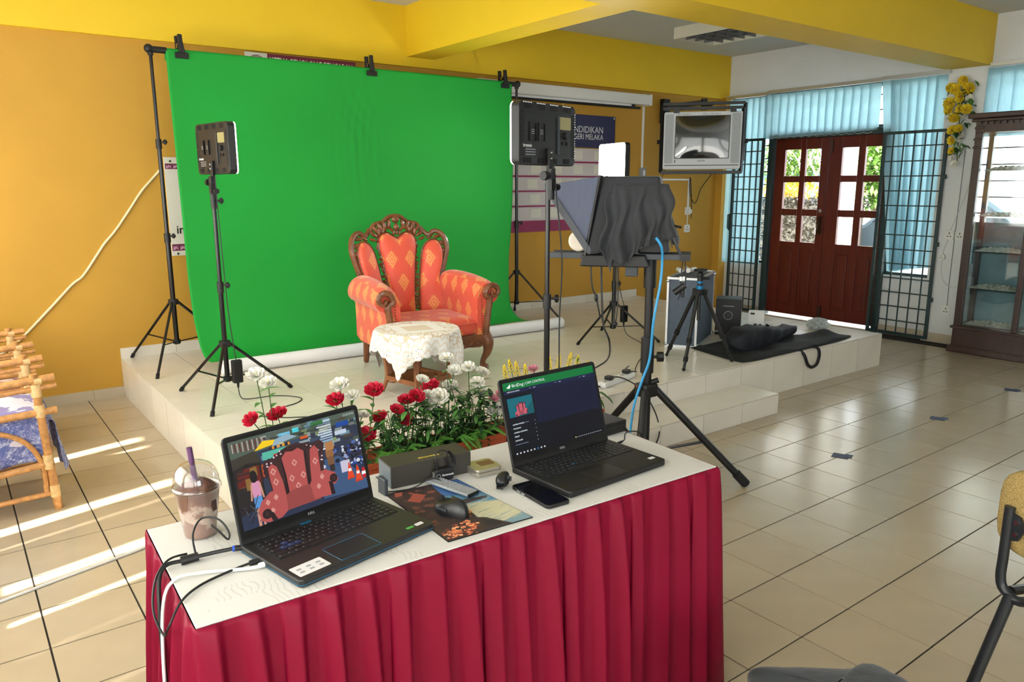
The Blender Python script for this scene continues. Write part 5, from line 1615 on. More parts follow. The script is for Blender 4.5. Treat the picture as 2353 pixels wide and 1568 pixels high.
# ------------------------------------------------------------------ laptops (local: x right, y towards the hinge)
def laptop(label, loc, rz, w_, d_, ln_, tilt, body, lidm, keym, numpad=True, edge=None, blue=False):
    t = thing('laptop', label, 'laptop', loc, rz)
    hb = .019
    bo = B().prism(rrect(w_, d_, .012), .0015, hb, XY).obj('base', body, t, bevel=.003, local=True)
    if edge:
        B().prism(rrect(w_+.001, d_+.001, .012), .006, .0078, XY).obj('edge_line', edge, t, local=True)
    kb_ = B().prism(rrect(w_*.90, d_*.43, .004, cx=0, cy=d_*.17), hb-.0005, hb+.0004, XY).obj('keyboard_deck', 'rubber', t, local=True)
    kx0, kx1, ky0, ky1 = -w_*.44, w_*.44, d_*.17-d_*.205, d_*.17+d_*.205
    cols = 19 if numpad else 15
    cwid = (kx1-kx0)/cols
    rowh = (ky1-ky0)/6
    kme = {}
    def key(x_, y_, kw, kh, mat=keym):
        kk = (round(kw, 4), mat)
        if kk not in kme:
            kb2 = B().prism(rrect(kw-.0022, kh-.0022, .0012, n=1), 0, .0016, XY)
            nf = len(kb2.f)
            if kw < .03:
                kb2.add([(-kw*.22, kh*.0, .00165), (-kw*.22+.0022, kh*.0, .00165), (-kw*.22+.0022, kh*.22, .00165), (-kw*.22, kh*.22, .00165)], [(0, 1, 2, 3)])
            kme[kk] = kb2.mesh('key')
            kme[kk].materials.append(MATS[mat])
            kme[kk].materials.append(MATS['grey_print'])
            for fi in range(nf, len(kme[kk].polygons)): kme[kk].polygons[fi].material_index = 1
        o_ = put('key', kme[kk], kb_)
        o_.location = (x_, y_, hb+.0004)
    for r_ in range(6):
        y_ = ky0+rowh*(r_+.5)
        if r_ == 0:
            lay = [1.25, 1, 1, 1, 5.2, 1, 1, 1, 1.2]
        elif r_ == 1: lay = [2]+[1]*10+[2.3]
        elif r_ == 2: lay = [1.6]+[1]*11+[1.9]
        elif r_ == 3: lay = [1.3]+[1]*12+[1.3]
        elif r_ == 4: lay = [1]*13+[1.7]
        else: lay = [1]*15
        sc_ = (cols-(4 if numpad else 0)-.2)/sum(lay)
        x_ = kx0
        for q_, l_ in enumerate(lay):
            kw = l_*cwid*sc_
            key(x_+kw/2, y_, kw, rowh, 'key_blue' if blue and ((r_ == 3 and q_ == 2) or (r_ == 2 and q_ in (1, 2, 3))) else keym)
            x_ += kw
        if numpad:
            for q_ in range(4):
                key(kx1-cwid*(3.5-q_), y_, cwid, rowh)
    tx, tw, td = (-.022 if numpad else 0), w_*.29, d_*.30
    tp_ = B().prism(rrect(tw, td, .003, cx=tx, cy=-d_*.31), hb-.0003, hb+.0004, XY).obj('touchpad', 'pad_dark', t, local=True)
    if edge:
        o_ = B().tube([(tx+a, -d_*.31+c, hb+.0005) for a, c in rrect(tw, td, .003, 2)], .0006, 4, closed=True).obj('touchpad_line', edge, tp_, local=True)
    Lm = Matrix.Translation((0, d_/2-.012, hb-.002)) @ Matrix.Rotation(-tilt, 4, 'X')
    lf = lambda u, v, q_: tuple(Lm @ Vector((u, q_, v)))
    pr_ = [(-w_/2, 0), (w_/2, 0), (w_/2, ln_-.01), (w_/2-.003, ln_-.003), (w_/2-.01, ln_), (-w_/2+.01, ln_), (-w_/2+.003, ln_-.003), (-w_/2, ln_-.01)]
    ld = B().prism(pr_, 0, .0065, lf).obj('lid', lidm, t, bevel=.002, local=True)
    for s in (-1, 1):
        B().cyl(lf(s*w_*.36, .0, .004), lf(s*w_*.28, .0, .004), .007).obj('hinge', 'black_plastic', t, smooth=True, local=True)
    mt, mb, ms = .012, .03, .012
    sw_, sh_ = w_-2*ms, ln_-mt-mb
    B().prism([(-w_/2+.005, .012), (w_/2-.005, .012), (w_/2-.005, ln_-.004), (-w_/2+.005, ln_-.004)], -.0006, .0002, lf).obj('bezel', 'bezel_black', ld, local=True)
    fn = lambda u, v, q_: lf(-w_/2+ms+u*sw_, mb+v*sh_, -.0008-q_)
    return t, ld, fn, lf, Lm, hb
M('key_dark', (22, 23, 25), .5)
M('key_blue', (30, 46, 84), .5)
M('lap_grey', (36, 36, 36), .4, metal=.1)
M('lap_black', (16, 16, 17), .5)
M('pad_dark', (26, 27, 29), .35)
M('bezel_black', (10, 10, 12), .35)
M('edge_blue', (24, 92, 128), .4)
# -- left laptop: keyed street picture
t, ld, fn, lf, Lm, hb = laptop('dark laptop with blue trim whose screen shows the armchair in a market street', (-1.585, -.079, .747), R(11.4), .365, .242, .243, R(13), 'lap_grey', 'lap_black', 'key_dark', True, 'edge_blue', True)
P = Paint()
rg = random.Random(12)
P.rect(0, 0, 1, 1, (60, 66, 84))
P.poly([(0, .8), (.35, .83), (.7, .86), (1, .9), (1, 1), (0, 1)], (92, 104, 92))
for k in range(70):      # distant facades, signs and wires
    x_, y_ = rg.uniform(.2, 1), rg.uniform(.62, 1)
    P.rect(x_, y_, x_+rg.uniform(.02, .09), y_+rg.uniform(.02, .06), rg.choice([(86, 96, 84), (120, 128, 120), (70, 84, 104), (150, 160, 160), (96, 80, 66), (58, 62, 60), (110, 140, 150), (134, 150, 110)]))
for k in range(12):
    P.rect(.66+.01*(k % 3), .62+.03*k, .78, .64+.03*k, rg.choice([(190, 204, 214), (150, 170, 190), (214, 220, 222)]))
P.rect(.36, .9, .45, .95, (116, 190, 214)); P.rect(.47, .92, .52, .97, (90, 210, 220)); P.rect(.62, .93, .72, .98, (64, 120, 70)); P.rect(.52, .82, .58, .85, (206, 96, 40)); P.rect(.82, .84, .93, .9, (40, 90, 170)); P.rect(.8, .75, .9, .8, (190, 200, 214))
for k in range(10):
    P.line([(.1+.05*k, .93+.02*math.sin(k)), (.95, .80+.015*k)], .003, (44, 48, 50))
for k in range(13):      # striped awning
    P.rect(.02+.018*k, .87-.002*k, .029+.018*k, .97, (110, 60, 54) if k % 2 else (176, 160, 150))
P.poly([(0, .8), (.18, .84), (.2, .7), (0, .6)], (70, 66, 54))
P.poly([(.17, .83), (.24, .92), (.33, .90), (.39, .83), (.3, .85)], (232, 200, 30)); P.poly([(.3, .83), (.5, .87), (.42, .93), (.33, .9)], (150, 174, 186))
for k in range(8):
    P.rect(.28+.02*k, .80, .295+.02*k, .83, (222, 150, 40) if k % 2 else (60, 40, 30))
P.rect(.22, .70, .40, .79, (96, 180, 160)); P.rect(.30, .66, .42, .74, (190, 50, 46)); P.line([(.31, .69), (.36, .72), (.41, .69)], .008, (236, 230, 226))
P.poly([(0, .1), (0, .68), (.1, .72), (.2, .7), (.22, .1)], (48, 42, 38))
for k in range(26):
    P.rect(rg.uniform(0, .18), rg.uniform(.42, .68), rg.uniform(.02, .2), rg.uniform(.45, .7), rg.choice([(90, 70, 40), (140, 110, 60), (60, 50, 44), (180, 150, 90), (110, 40, 30), (40, 44, 50)]))
P.rect(.2, .52, .28, .66, (196, 90, 44)); P.rect(.21, .56, .27, .62, (230, 200, 170))
P.poly([(0, 0), (0, .16), (.2, .22), (.6, .3), (1, .36), (1, 0)], (52, 60, 84))
P.poly([(.62, .05), (.68, .5), (.8, .5), (1, .12), (1, 0)], (70, 96, 130))
for k in range(60):
    x_ = rg.uniform(.72, 1)
    y_ = rg.uniform(.32, .62)
    P.ell(x_, y_, rg.uniform(.008, .024), rg.uniform(.012, .03), rg.choice([(40, 60, 110), (30, 36, 50), (150, 160, 190), (90, 110, 160), (60, 40, 60), (200, 205, 215), (24, 26, 34), (50, 80, 150)]), 7)
for x0_, y0_, x1_, y1_, c in ((.70, .60, .77, .70, (176, 130, 84)), (.695, .52, .76, .60, (150, 108, 70)), (.70, .42, .755, .52, (126, 94, 66)), (.71, .34, .75, .42, (60, 50, 46)), (.80, .28, .88, .42, (196, 190, 206))):
    P.rect(x0_, y0_, x1_, y1_, c)
for x_, y_ in ((.87, .21), (.935, .15)):
    P.poly([(x_-.03, y_-.02), (x_+.03, y_-.02), (x_+.004, y_+.17), (x_-.004, y_+.17)], (214, 82, 36)); P.rect(x_-.013, y_+.06, x_+.013, y_+.095, (232, 226, 220)); P.rect(x_-.035, y_-.035, x_+.035, y_-.015, (190, 70, 32))
P.ell(.985, .2, .02, .07, (190, 40, 44)); P.rect(.965, .18, 1, .22, (232, 230, 230))
P.rect(.62, .5, .66, .6, (206, 210, 216)); P.ell(.64, .42, .04, .03, (196, 200, 210)); P.ell(.65, .38, .03, .02, (150, 60, 56))
# pedestrians
P.rect(.195, .2, .255, .5, (56, 64, 84)); P.ell(.225, .56, .02, .04, (84, 60, 50)); P.rect(.2, .02, .25, .22, (40, 42, 52))
P.rect(.105, .32, .165, .5, (206, 150, 176)); P.ell(.13, .56, .026, .07, (34, 26, 26)); P.rect(.105, .2, .165, .33, (96, 150, 200)); P.rect(.11, .0, .13, .2, (196, 150, 130)); P.rect(.145, .0, .16, .2, (196, 150, 130)); P.line([(.105, .48), (.09, .3)], .012, (200, 150, 130)); P.line([(.165, .48), (.178, .3)], .012, (200, 150, 130))
for k in range(14):
    P.line([(rg.uniform(0, .12), rg.uniform(.05, .3)), (rg.uniform(0, .16), rg.uniform(.05, .35))], .006, rg.choice([(30, 30, 34), (90, 96, 104), (60, 50, 60)]))
paint_chair(P, .12, .03, .64, .76, (178, 92, 88), (206, 150, 140), (74, 48, 46), (52, 32, 34))
for k in range(4):
    P.ell(.90+.025*k, .965, .010, .014, (190, 200, 200), 8); P.ell(.90+.025*k, .965, .006, .009, (70, 84, 90), 8)
P.obj('screen_picture', 'screen_glow', ld, fn, emit=True)
text('brand_mark', 'DELL', .0085, 'grey_print', ld, Lm @ TR((0, -.0012, .018), R(90)), align='CENTER')
pr = M('sticker_white', (214, 212, 210), .5)
st = B().prism(rrect(.075, .045, .003, cx=-.135, cy=-.084), hb+.0001, hb+.0006, XY).obj('info_sticker', 'sticker_white', t, local=True)
for k in range(6):
    B().prism(rrect(.011, .007, .002, cx=-.158+.023*(k % 3), cy=-.078-.014*(k//3)), hb+.0006, hb+.0008, XY).obj('sticker_icon', 'grey_print', st, local=True)
B().prism(rrect(.02, .009, .001, cx=.125, cy=-.098), hb, hb+.0005, XY).obj('green_sticker', M('green_print', (70, 160, 70), .5), t, local=True)
B().prism(rrect(.022, .012, .002, cx=.152, cy=-.098), hb, hb+.0005, XY).obj('silver_sticker', 'sticker_white', t, local=True)
B().prism(rrect(.03, .012, .005, cx=-.02, cy=.108), hb, hb+.001, XY).obj('blue_badge', 'edge_blue', t, local=True)
M('blue_ring', (40, 90, 220), .4)
# -- right laptop: camera control page
t, ld, fn, lf, Lm, hb = laptop('black laptop showing a dark camera control page with green header', (-.8245, -.09, .747), R(2.5), .385, .243, .25, R(16), 'lap_black', 'lap_black', 'key_dark', True)
P = Paint()
P.rect(0, 0, 1, 1, (10, 13, 24))
P.rect(0, .36, 1, .9, (22, 28, 58))
P.rect(0, .84, 1, .895, (30, 38, 74))
P.rect(0, .893, 1, 1, (0, 122, 62))
for x_ in (.29, .57, .85):
    P.rect(x_, .36, x_+.004, .895, (12, 16, 34))
    P.poly([(x_-.025, .872), (x_-.012, .872), (x_-.018, .862)], (200, 204, 210))
    P.rect(x_+.014, .862, x_+.04, .872, (170, 176, 190))
P.rect(0, .36, .29, .84, (14, 18, 34))
P.rect(.02, .52, .275, .78, (20, 112, 124))
P.poly([(.14, .52), (.275, .52), (.275, .7)], (16, 96, 104))
paint_chair(P, .075, .525, .14, .18, (190, 96, 110), (206, 120, 130), (84, 50, 70), (60, 36, 54))
for k in range(6):
    P.rect(.03, .415-.055*k, .03+[.17, .07, .13, .05, .08, .13][k], .425-.055*k, (110, 118, 138))
    P.ell(.262, .42-.055*k, .004, .006, (210, 214, 220), 6)
P.rect(0, 0, 1, .05, (8, 10, 18))
for k in range(9):
    c = (206, 210, 216) if k != 6 else (60, 120, 190)
    P.rect(.02+.036*k, .016, .034+.036*k, .036, c)
P.rect(.66, .018, .67, .036, (220, 200, 120))
for k in range(12):
    P.rect(.68+.025*k, .02, .695+.025*k, .03, (160, 166, 176))
P.poly([(.035, .932), (.055, .95), (.07, .972), (.078, .96), (.072, .93), (.06, .915)], (236, 244, 240)); P.poly([(.05, .93), (.028, .925), (.055, .94)], (236, 244, 240))
P.obj('screen_page', 'screen_glow', ld, fn, emit=True)
emit_mat('screen_white', (236, 244, 240), .42)
def stext(s_, u, v, size, mat='screen_white', wd=1):
    p_ = Vector(fn(u, v, .0025))
    text('screen_text', s_, size, mat, ld, Matrix.Translation(p_) @ Matrix.Rotation(-R(16), 4, 'X') @ Matrix.Rotation(R(90), 4, 'X'), extrude=0, width=wd)
stext('BirdDog', .085, .945, .0125)
stext('| CAM CONTROL', .21, .945, .0105)
stext('BIRDDOG PCAMERA', .03, .868, .005)
for k, s_ in enumerate(('CAMERA MODEL', 'TRACKING', 'CAMERA CONTROL', 'PRESET', 'EXPOSURE')):
    stext(s_, .03, .42-.055*k, .0055)
text('brand_mark', 'DELL', .0095, 'grey_print', ld, Lm @ TR((0, -.0012, .017), R(90)), align='CENTER', bold=.0001)
B().prism(rrect(.022, .013, .002, cx=.165, cy=-.088), hb, hb+.0005, XY).obj('silver_sticker', 'sticker_white', t, local=True)
B().prism(rrect(.008, .008, .002, cx=-.045, cy=.02), hb+.0022, hb+.0026, XY).obj('cyan_mark', 'edge_blue', t, local=True)
B().box(-.15, -.12, .103, .112, hb, hb+.002).obj('hinge_glint', 'chrome', t, local=True)

# ------------------------------------------------------------------ iced drink
M('cup_plastic', (240, 242, 242), .05, trans=1, spec=.5)
glass_mat('cup_clear', (.97, .97, .97), .1)
M('choc_dark', (104, 62, 48), .6, noise=.45, scale=60, bump=.4, bscale=90)
m = M('choc_milk', (176, 140, 122), .5)
nt = m.node_tree
tc = nt.nodes.new('ShaderNodeTexCoord'); n1 = nt.nodes.new('ShaderNodeTexNoise'); n1.inputs['Scale'].default_value = 34; n1.inputs['Detail'].default_value = 6
nt.links.new(tc.outputs['Object'], n1.inputs['Vector'])
sep = nt.nodes.new('ShaderNodeSeparateXYZ'); nt.links.new(tc.outputs['Object'], sep.inputs[0])
f_ = mth(nt, 'ADD', mth(nt, 'MULTIPLY', sep.outputs[2], 9), mth(nt, 'MULTIPLY', mth(nt, 'SUBTRACT', n1.outputs['Fac'], .5), 1.0))
cr_ = nt.nodes.new('ShaderNodeValToRGB')
el = cr_.color_ramp.elements
el[0].position, el[0].color = .30, (*lin((150, 112, 98)), 1)
el[1].position, el[1].color = .36, (*lin((172, 136, 120)), 1)
for ps, c in ((.42, (206, 184, 168)), (.60, (196, 168, 150)), (.70, (130, 84, 66)), (.85, (110, 66, 50))):
    e2 = el.new(ps); e2.color = (*lin(c), 1)
nt.links.new(f_, cr_.inputs[0]); nt.links.new(cr_.outputs[0], nt.nodes['Principled BSDF'].inputs['Base Color'])
M('straw_purple', (92, 56, 96), .4)
M('print_brown', (70, 50, 44), .6)
cp = thing('iced_drink', 'chocolate iced drink in a clear domed cup with purple straw', 'drink', (-1.83, .15, .747))
L_(B().lathe([(.033, .002), (.034, .006), (.0475, .108), (.0475, .112)], n=32, caps=True), 'drink', 'choc_milk', cp, smooth=True)
L_(B().lathe([(.0345, .0), (.0355, .004), (.0495, .116), (.051, .118)], n=32, caps=False), 'cup', 'cup_clear', cp, smooth=True)
L_(B().lathe([(.053, .113), (.0545, .116), (.0545, .121), (.052, .124), (.049, .124)], n=32, caps=False), 'lid_rim', 'cup_clear', cp, smooth=True)
L_(B().lathe([(.051, .122), (.0495, .14), (.044, .158), (.034, .171), (.02, .178), (.008, .18)], n=32, caps=False), 'dome_lid', 'cup_clear', cp, smooth=True)
def foam(u, v):
    a, r_ = 2*PI*u, .0465*v
    return (r_*math.cos(a), r_*math.sin(a), .112+.022*(1-v**2)+.005*math.sin(a*5+v*9)*v*(1-v)*4)
L_(B().grid(foam, 28, 10, cu=True), 'chocolate_shavings', 'choc_dark', cp, smooth=True, angle=0)
L_(B().cyl((.004, .0, .06), (-.008, .004, .213), .0062, n=14), 'straw', 'straw_purple', cp, smooth=True)
for k in range(5):
    a = R(-62+3.2*k)
    L_(B().box(.0462, .0468, -.0018, .0018, .066, .09, T=Matrix.Rotation(a, 3, 'Z')), 'side_print', 'print_brown', cp)

# ------------------------------------------------------------------ things on the desk
zt = .7468
P = Paint()
rg = random.Random(21)
P.rect(0, 0, 1, 1, (52, 36, 36))
P.poly([(.45, 0), (1, 0), (1, 1), (.62, 1), (.55, .7), (.6, .4)], (122, 150, 158))
P.poly([(.62, 1), (.55, .72), (1, .6), (1, 1)], (56, 96, 150))
P.poly([(.55, .72), (1, .62), (1, .45), (.6, .52)], (84, 132, 160))
P.poly([(.58, .5), (1, .42), (1, .12), (.7, .06), (.55, .2)], (196, 190, 156))
for k in range(40):
    x_, y_ = rg.uniform(.55, 1), rg.uniform(.05, .55)
    P.poly([(x_, y_), (x_+.18, y_+.03), (x_+.2, y_+.035), (x_+.02, y_+.015)], rg.choice([(206, 204, 180), (150, 168, 164), (176, 176, 150), (120, 150, 158)]))
for k in range(60):
    x_, y_ = rg.uniform(0, .5), rg.uniform(.2, 1)
    P.ell(x_, y_, rg.uniform(.02, .07), rg.uniform(.01, .04), rg.choice([(70, 44, 42), (40, 30, 34), (100, 60, 52), (34, 30, 32), (124, 66, 52)]), 7, rg.uniform(0, 3))
P.poly([(.12, .78), (.3, .9), (.4, .82), (.22, .7)], (150, 70, 56))
P.poly([(.05, .9), (.1, .98), (.2, .97), (.14, .9)], (160, 84, 66))
P.poly([(.45, .48), (.95, .52), (.98, .55), (.7, .58), (.5, .55)], (64, 56, 58))
P.poly([(0, 0), (.75, 0), (.6, .2), (.45, .26), (.2, .3), (0, .25)], (56, 42, 40))
for cx_, cy_, r_ in ((.2, .12, .11), (.38, .13, .10), (.28, .05, .08), (.08, .08, .07)):
    for k in range(26):
        a, q_ = rg.uniform(0, 2*PI), rg.uniform(.1, 1)
        P.ell(cx_+r_*q_*math.cos(a), cy_+r_*q_*math.sin(a), r_*.22, r_*.14, rg.choice([(206, 110, 70), (226, 140, 96), (180, 84, 56), (236, 164, 116), (120, 60, 46)]), 7, a)
P.poly([(.42, .42), (.5, .3), (.58, .34), (.5, .44)], (206, 120, 60))
P.poly([(.5, .08), (.55, .2), (.62, .12), (.7, .04), (.52, .02)], (36, 34, 38))
pads = [Vector((-1.391, -.233, 0)), Vector((-1.158, -.246, 0)), Vector((-1.172, .07, 0)), Vector((-1.378, .094, 0))]
def padf(u, v, q_):
    a = pads[0]*(1-u)+pads[1]*u
    c = pads[3]*(1-u)+pads[2]*u
    p_ = a*(1-v)+c*v
    return (p_.x, p_.y, zt+.0022+q_)
mp_ = thing('mouse_pad', 'painted mouse pad with orange blooms and blue sky between the laptops', 'mouse pad', (-1.275, -.08, zt))
cen_ = sum(pads, Vector())/4
ol = []
for i in range(4):
    a, c = pads[i], pads[(i+1) % 4]
    for k in range(8): ol.append(cen_+(a+(c-a)*k/8-cen_)*1.012)
n_ = len(ol)
B().add([(p_.x, p_.y, zt+z_) for z_ in (0, .002) for p_ in ol], [tuple(range(n_-1, -1, -1)), tuple(range(n_, 2*n_))]+[(i, (i+1) % n_, (i+1) % n_+n_, i+n_) for i in range(n_)]).obj('pad_base', 'rubber', mp_)
o = P.obj('printed_surface', 'flat_print', mp_, lambda u, v, q_: tuple(Vector(padf(u, v, q_))-mp_.location), 3e-6)
mo = thing('computer_mouse', 'black computer mouse on the painted mouse pad', 'mouse', (-1.30, -.105, zt+.003), R(12))
def mouse(u, v):
    a, c = 2*PI*u, PI/2*v
    w2 = .031*(1-.12*math.cos(2*a)*0)
    x_ = w2*math.cos(a)*math.cos(c)**.5*(1+.12*math.sin(a))
    y_ = .055*math.sin(a)*math.cos(c)**.5
    return (x_, y_, .036*math.sin(c)*(1-.22*math.sin(a)*1)-.004*abs(math.cos(a)))
M('mouse_black', (17, 18, 20), .35)
L_(B().grid(mouse, 28, 12, cu=True), 'shell', 'mouse_black', mo, smooth=True, angle=0)
L_(B().cyl((-.004, .035, .026), (.004, .035, .026), .008), 'scroll_wheel', 'rubber', mo, smooth=True)
L_(B().tube(spline([(0, .052, .016), (0, .03, .029), (0, .0, .0355)]), .0007, 4), 'button_split', 'rubber', mo)
L_(B().box(-.0325, -.028, -.012, .022, .012, .019), 'thumb_buttons', 'panel_grey', mo, bevel=.002)
ph2 = thing('smartphone', 'black smartphone lying face up beside the right laptop', 'phone', (-1.058, -.154, zt), R(-3))
L_(B().prism(rrect(.074, .168, .012), .0005, .0095, XY), 'case', 'black_plastic', ph2, bevel=.002)
M('phone_glass', (8, 8, 10), .08, spec=.7)
L_(B().prism(rrect(.069, .160, .010), .0095, .0101, XY), 'screen', 'phone_glass', ph2)
for y_ in (.045, .025):
    L_(B().box(-.0385, -.037, y_-.007, y_+.007, .004, .007), 'side_button', 'grey_print', ph2)
tn = thing('tin_box', 'small silver tin with a windowed lid behind the mouse pad', 'tin', (-1.08, .078, zt), R(-4))
M('tin_metal', (196, 192, 180), .28, metal=.85)
M('tin_window', (120, 84, 60), .3, noise=.3, scale=90)
L_(B().prism(rrect(.082, .075, .010), 0, .012, XY), 'tin_base', 'tin_metal', tn, bevel=.001)
L_(B().prism(rrect(.084, .077, .010), .013, .022, XY), 'lid', 'tin_metal', tn, bevel=.002)
L_(B().prism(rrect(.045, .032, .002, cx=.012, cy=.006), .0222, .0226, XY), 'lid_window', 'tin_window', tn)
bb = thing('equipment_box', 'long olive-black equipment box with a pull tab behind the mouse pad', 'box', (-1.222, .152, zt), R(-6))
M('box_olive', (50, 47, 40), .5)
M('box_inner', (96, 106, 114), .45)
L_(B().box(-.122, .118, -.046, .046, 0, .062), 'sleeve', 'box_olive', bb, bevel=.0015)
L_(B().box(-.1225, -.12, -.042, .042, .003, .058), 'inner_tray', 'box_inner', bb)
L_(B().box(-.142, -.12, -.018, .018, .016, .018), 'pull_tab', 'panel_grey', bb)
M('gold_print', (196, 168, 60), .4)
text('gold_lettering', 'SARAMONIC', .011, 'gold_print', bb, TR((.0, -.02, .0624), 0, 0, R(180)), align='CENTER')
rc = thing('wireless_receiver', 'black wireless receiver with coiled cable leaning on the equipment box', 'receiver', (-1.205, .087, zt), R(-8))
L_(B().prism(rrect(.056, .034, .008, cy=.02), -.009, .009, XZ), 'body', 'black_plastic', rc, bevel=.003)
L_(B().tube([(-.018+.006*math.cos(2*PI*k/16), -.0092, .018+.006*math.sin(2*PI*k/16)) for k in range(16)], .0007, 4, closed=True), 'ring_button', 'grey_print', rc)
text('brand_print', 'Saramonic', .0085, 'white_print', rc, FR((-.008, -.0095, .02)))
for k in range(5):
    r_ = .022-.0015*k
    cc = [(.018+.5*r_*math.cos(a), .006+.003*k-.5*0, .052+1.35*r_*math.sin(a)) for a in [2*PI*q_/18 for q_ in range(18)]]
    L_(B().tube([(x_+.010*math.sin(z_*40), y_, z_) for x_, y_, z_ in cc], .0019, 6, closed=True), 'coiled_cable', 'black_cable', rc, smooth=True)
L_(B().cyl((-.018, .0, .038), (-.02, .0, .058), .004).tube(spline([(-.02, 0, .056), (-.02, .004, .078), (.0, .008, .086), (.018, .008, .076)]), .002, 6), 'plug_lead', 'black_cable', rc, smooth=True)
L_(B().box(-.030, -.027, -.006, .006, .006, .03), 'silver_clip', 'tin_metal', rc)
rm = thing('remote_keyboard', 'slim silver remote with textured keys lying across the mouse pad', 'remote', (-1.222, .02, zt+.004), R(-77))
M('remote_silver', (150, 154, 156), .4, metal=.3)
L_(B().box(-.08, .08, -.021, .021, .002, .010), 'body', 'remote_silver', rm, bevel=.003)
kme_ = B().prism(rrect(.0085, .0055, .001, 1), 0, .0012, XY).mesh('key'); kme_.materials.append(MATS['grey_print'])
for i in range(13):
    for j in range(5):
        o = put('key', kme_, rm); o.location = (-.07+.0117*i, -.0155+.0078*j, .010)
L_(B().box(.078, .0815, -.02, .02, .002, .0095), 'end_cap', 'black_plastic', rm)
ck = thing('hand_clicker', 'black hand-held clicker standing between mouse pad and phone', 'clicker', (-1.095, -.045, zt), R(38))
def clk(u, v):
    a = 2*PI*v
    e = (1-abs(2*u-1)**4)**.5 if 0 < u < 1 else 0
    w2 = (.013+.006*math.sin(u*PI*1.6))*e
    h2 = (.014+.005*math.sin(u*PI*1.2+.5))*e
    return (-.042+.084*u, w2*math.cos(a), .0185+.006*math.sin(u*PI)+h2*math.sin(a))
L_(B().grid(clk, 20, 16, cv=True), 'body', 'mouse_black', ck, smooth=True, angle=0)
L_(B().cyl((.004, -.019, .022), (.004, -.016, .022), .007).box(-.043, -.038, -.009, .009, .008, .024), 'lens_and_button', 'phone_glass', ck)
nb = thing('network_switch', 'low black network box on the desk corner behind the right laptop', 'box', (-.545, .15, zt), R(2))
L_(B().box(-.05, .05, -.06, .06, 0, .04), 'case', 'black_plastic', nb, bevel=.003)
L_(B().box(-.045, .045, -.061, -.059, .01, .03), 'front_vent', 'rubber', nb)
# dongle, cables
t = thing('usb_dongle', 'small dark plug-in dongle standing beside the left laptop lid', 'dongle', (-1.372, .10, zt))
B().box(-1.385, -1.375, .085, .125, zt, zt+.045).obj('body', 'panel_grey', t, bevel=.002)
tag(B().tube(spline([(-1.375, .10, zt+.006), (-1.34, .09, zt+.004), (-1.3, .085, zt+.004), (-1.26, .075, zt+.02), (-1.235, .07, zt+.018), (-1.225, .05, zt+.006)]), .0018, 6).obj('short_lead', 'black_cable', smooth=True), 'thin black lead from the left laptop to the receiver', 'cable')
t = thing('power_lead', 'thick black power lead with ferrite leaving the left laptop', 'cable', (-1.8, .01, zt))
B().tube(spline([(-1.772, .0, zt+.01), (-1.80, .006, zt+.012), (-1.85, .018, zt+.010), (-1.90, .022, zt+.009), (-1.945, .015, zt+.004), (-1.965, -.03, zt-.06), (-1.972, -.06, zt-.25), (-1.97, -.08, zt-.45), (-1.93, -.2, zt-.62)]), .0045, 8).obj('cord', 'black_cable', t, smooth=True)
B().cyl((-1.772, .0, zt+.01), (-1.80, .006, zt+.012), .0065).obj('barrel_plug', 'black_plastic', t, smooth=True)
B().cyl((-1.797, .0055, zt+.0118), (-1.801, .0065, zt+.0122), .0067).obj('blue_ring', 'blue_ring', t, smooth=True)
B().cyl((-1.87, .0195, zt+.010), (-1.905, .022, zt+.009), .0095, n=14).obj('ferrite', 'black_plastic', t, smooth=True)
B().tube(spline([(-1.875, .02, zt+.018), (-1.87, .05, zt+.05), (-1.845, .07, zt+.072), (-1.815, .05, zt+.07), (-1.80, .03, zt+.045), (-1.805, .02, zt+.03), (-1.82, .03, zt+.05), (-1.83, .05, zt+.06)]), .0022, 6).obj('velcro_tie', 'black_cable', t, smooth=True)
tag(B().tube(spline([(-1.757, -.075, zt+.008), (-1.79, -.075, zt+.008), (-1.84, -.08, zt+.005), (-1.90, -.10, zt+.004), (-1.945, -.14, zt+.003), (-1.975, -.16, zt-.03), (-1.98, -.13, zt-.06), (-1.985, -.08, zt-.03), (-1.965, -.02, zt+.004), (-1.93, .02, zt+.02), (-1.89, .03, zt+.018)]), .0026, 6).cyl((-1.757, -.075, zt+.008), (-1.79, -.075, zt+.008), .006).obj('usb_lead', 'black_cable', smooth=True), 'thin black lead looping over the left edge of the desk', 'cable')
tag(B().tube(spline([(-1.752, -.098, zt+.008), (-1.785, -.098, zt+.007), (-1.83, -.075, zt+.005), (-1.88, -.05, zt+.005), (-1.935, -.045, zt+.004), (-1.965, -.06, zt-.05), (-1.98, -.08, zt-.25), (-1.985, -.1, zt-.5), (-1.99, -.12, zt-.7)]), .0035, 6).cyl((-1.752, -.098, zt+.008), (-1.778, -.098, zt+.008), .006).obj('lan_lead', 'white_cable', smooth=True), 'white network lead from the left laptop falling down the red skirt', 'cable')
tag(B().tube(spline([(-.625, .0, zt+.009), (-.585, .01, zt+.01), (-.56, .03, zt+.02), (-.52, .04, zt+.018), (-.488, .03, zt+.003), (-.475, .02, zt-.06)]), .0022, 6).cyl((-.632, .0, zt+.009), (-.6, .005, zt+.009), .004).obj('right_lead', 'black_cable', smooth=True), 'short black lead plugged into the right side of the right laptop', 'cable')
tag(B().tube(spline([(-3.0+.15, 1.35, .006), (-2.4, 1.58, .006), (-2.1, 1.68, .006), (-1.9, 1.735, .006), (-1.7, 1.79, .006), (-1.5, 1.86, .006), (-1.3, 1.95, .006)]), .006, 6).obj('floor_cable', 'white_cable', smooth=True), 'white cable lying on the floor tiles left of the desk', 'cable')
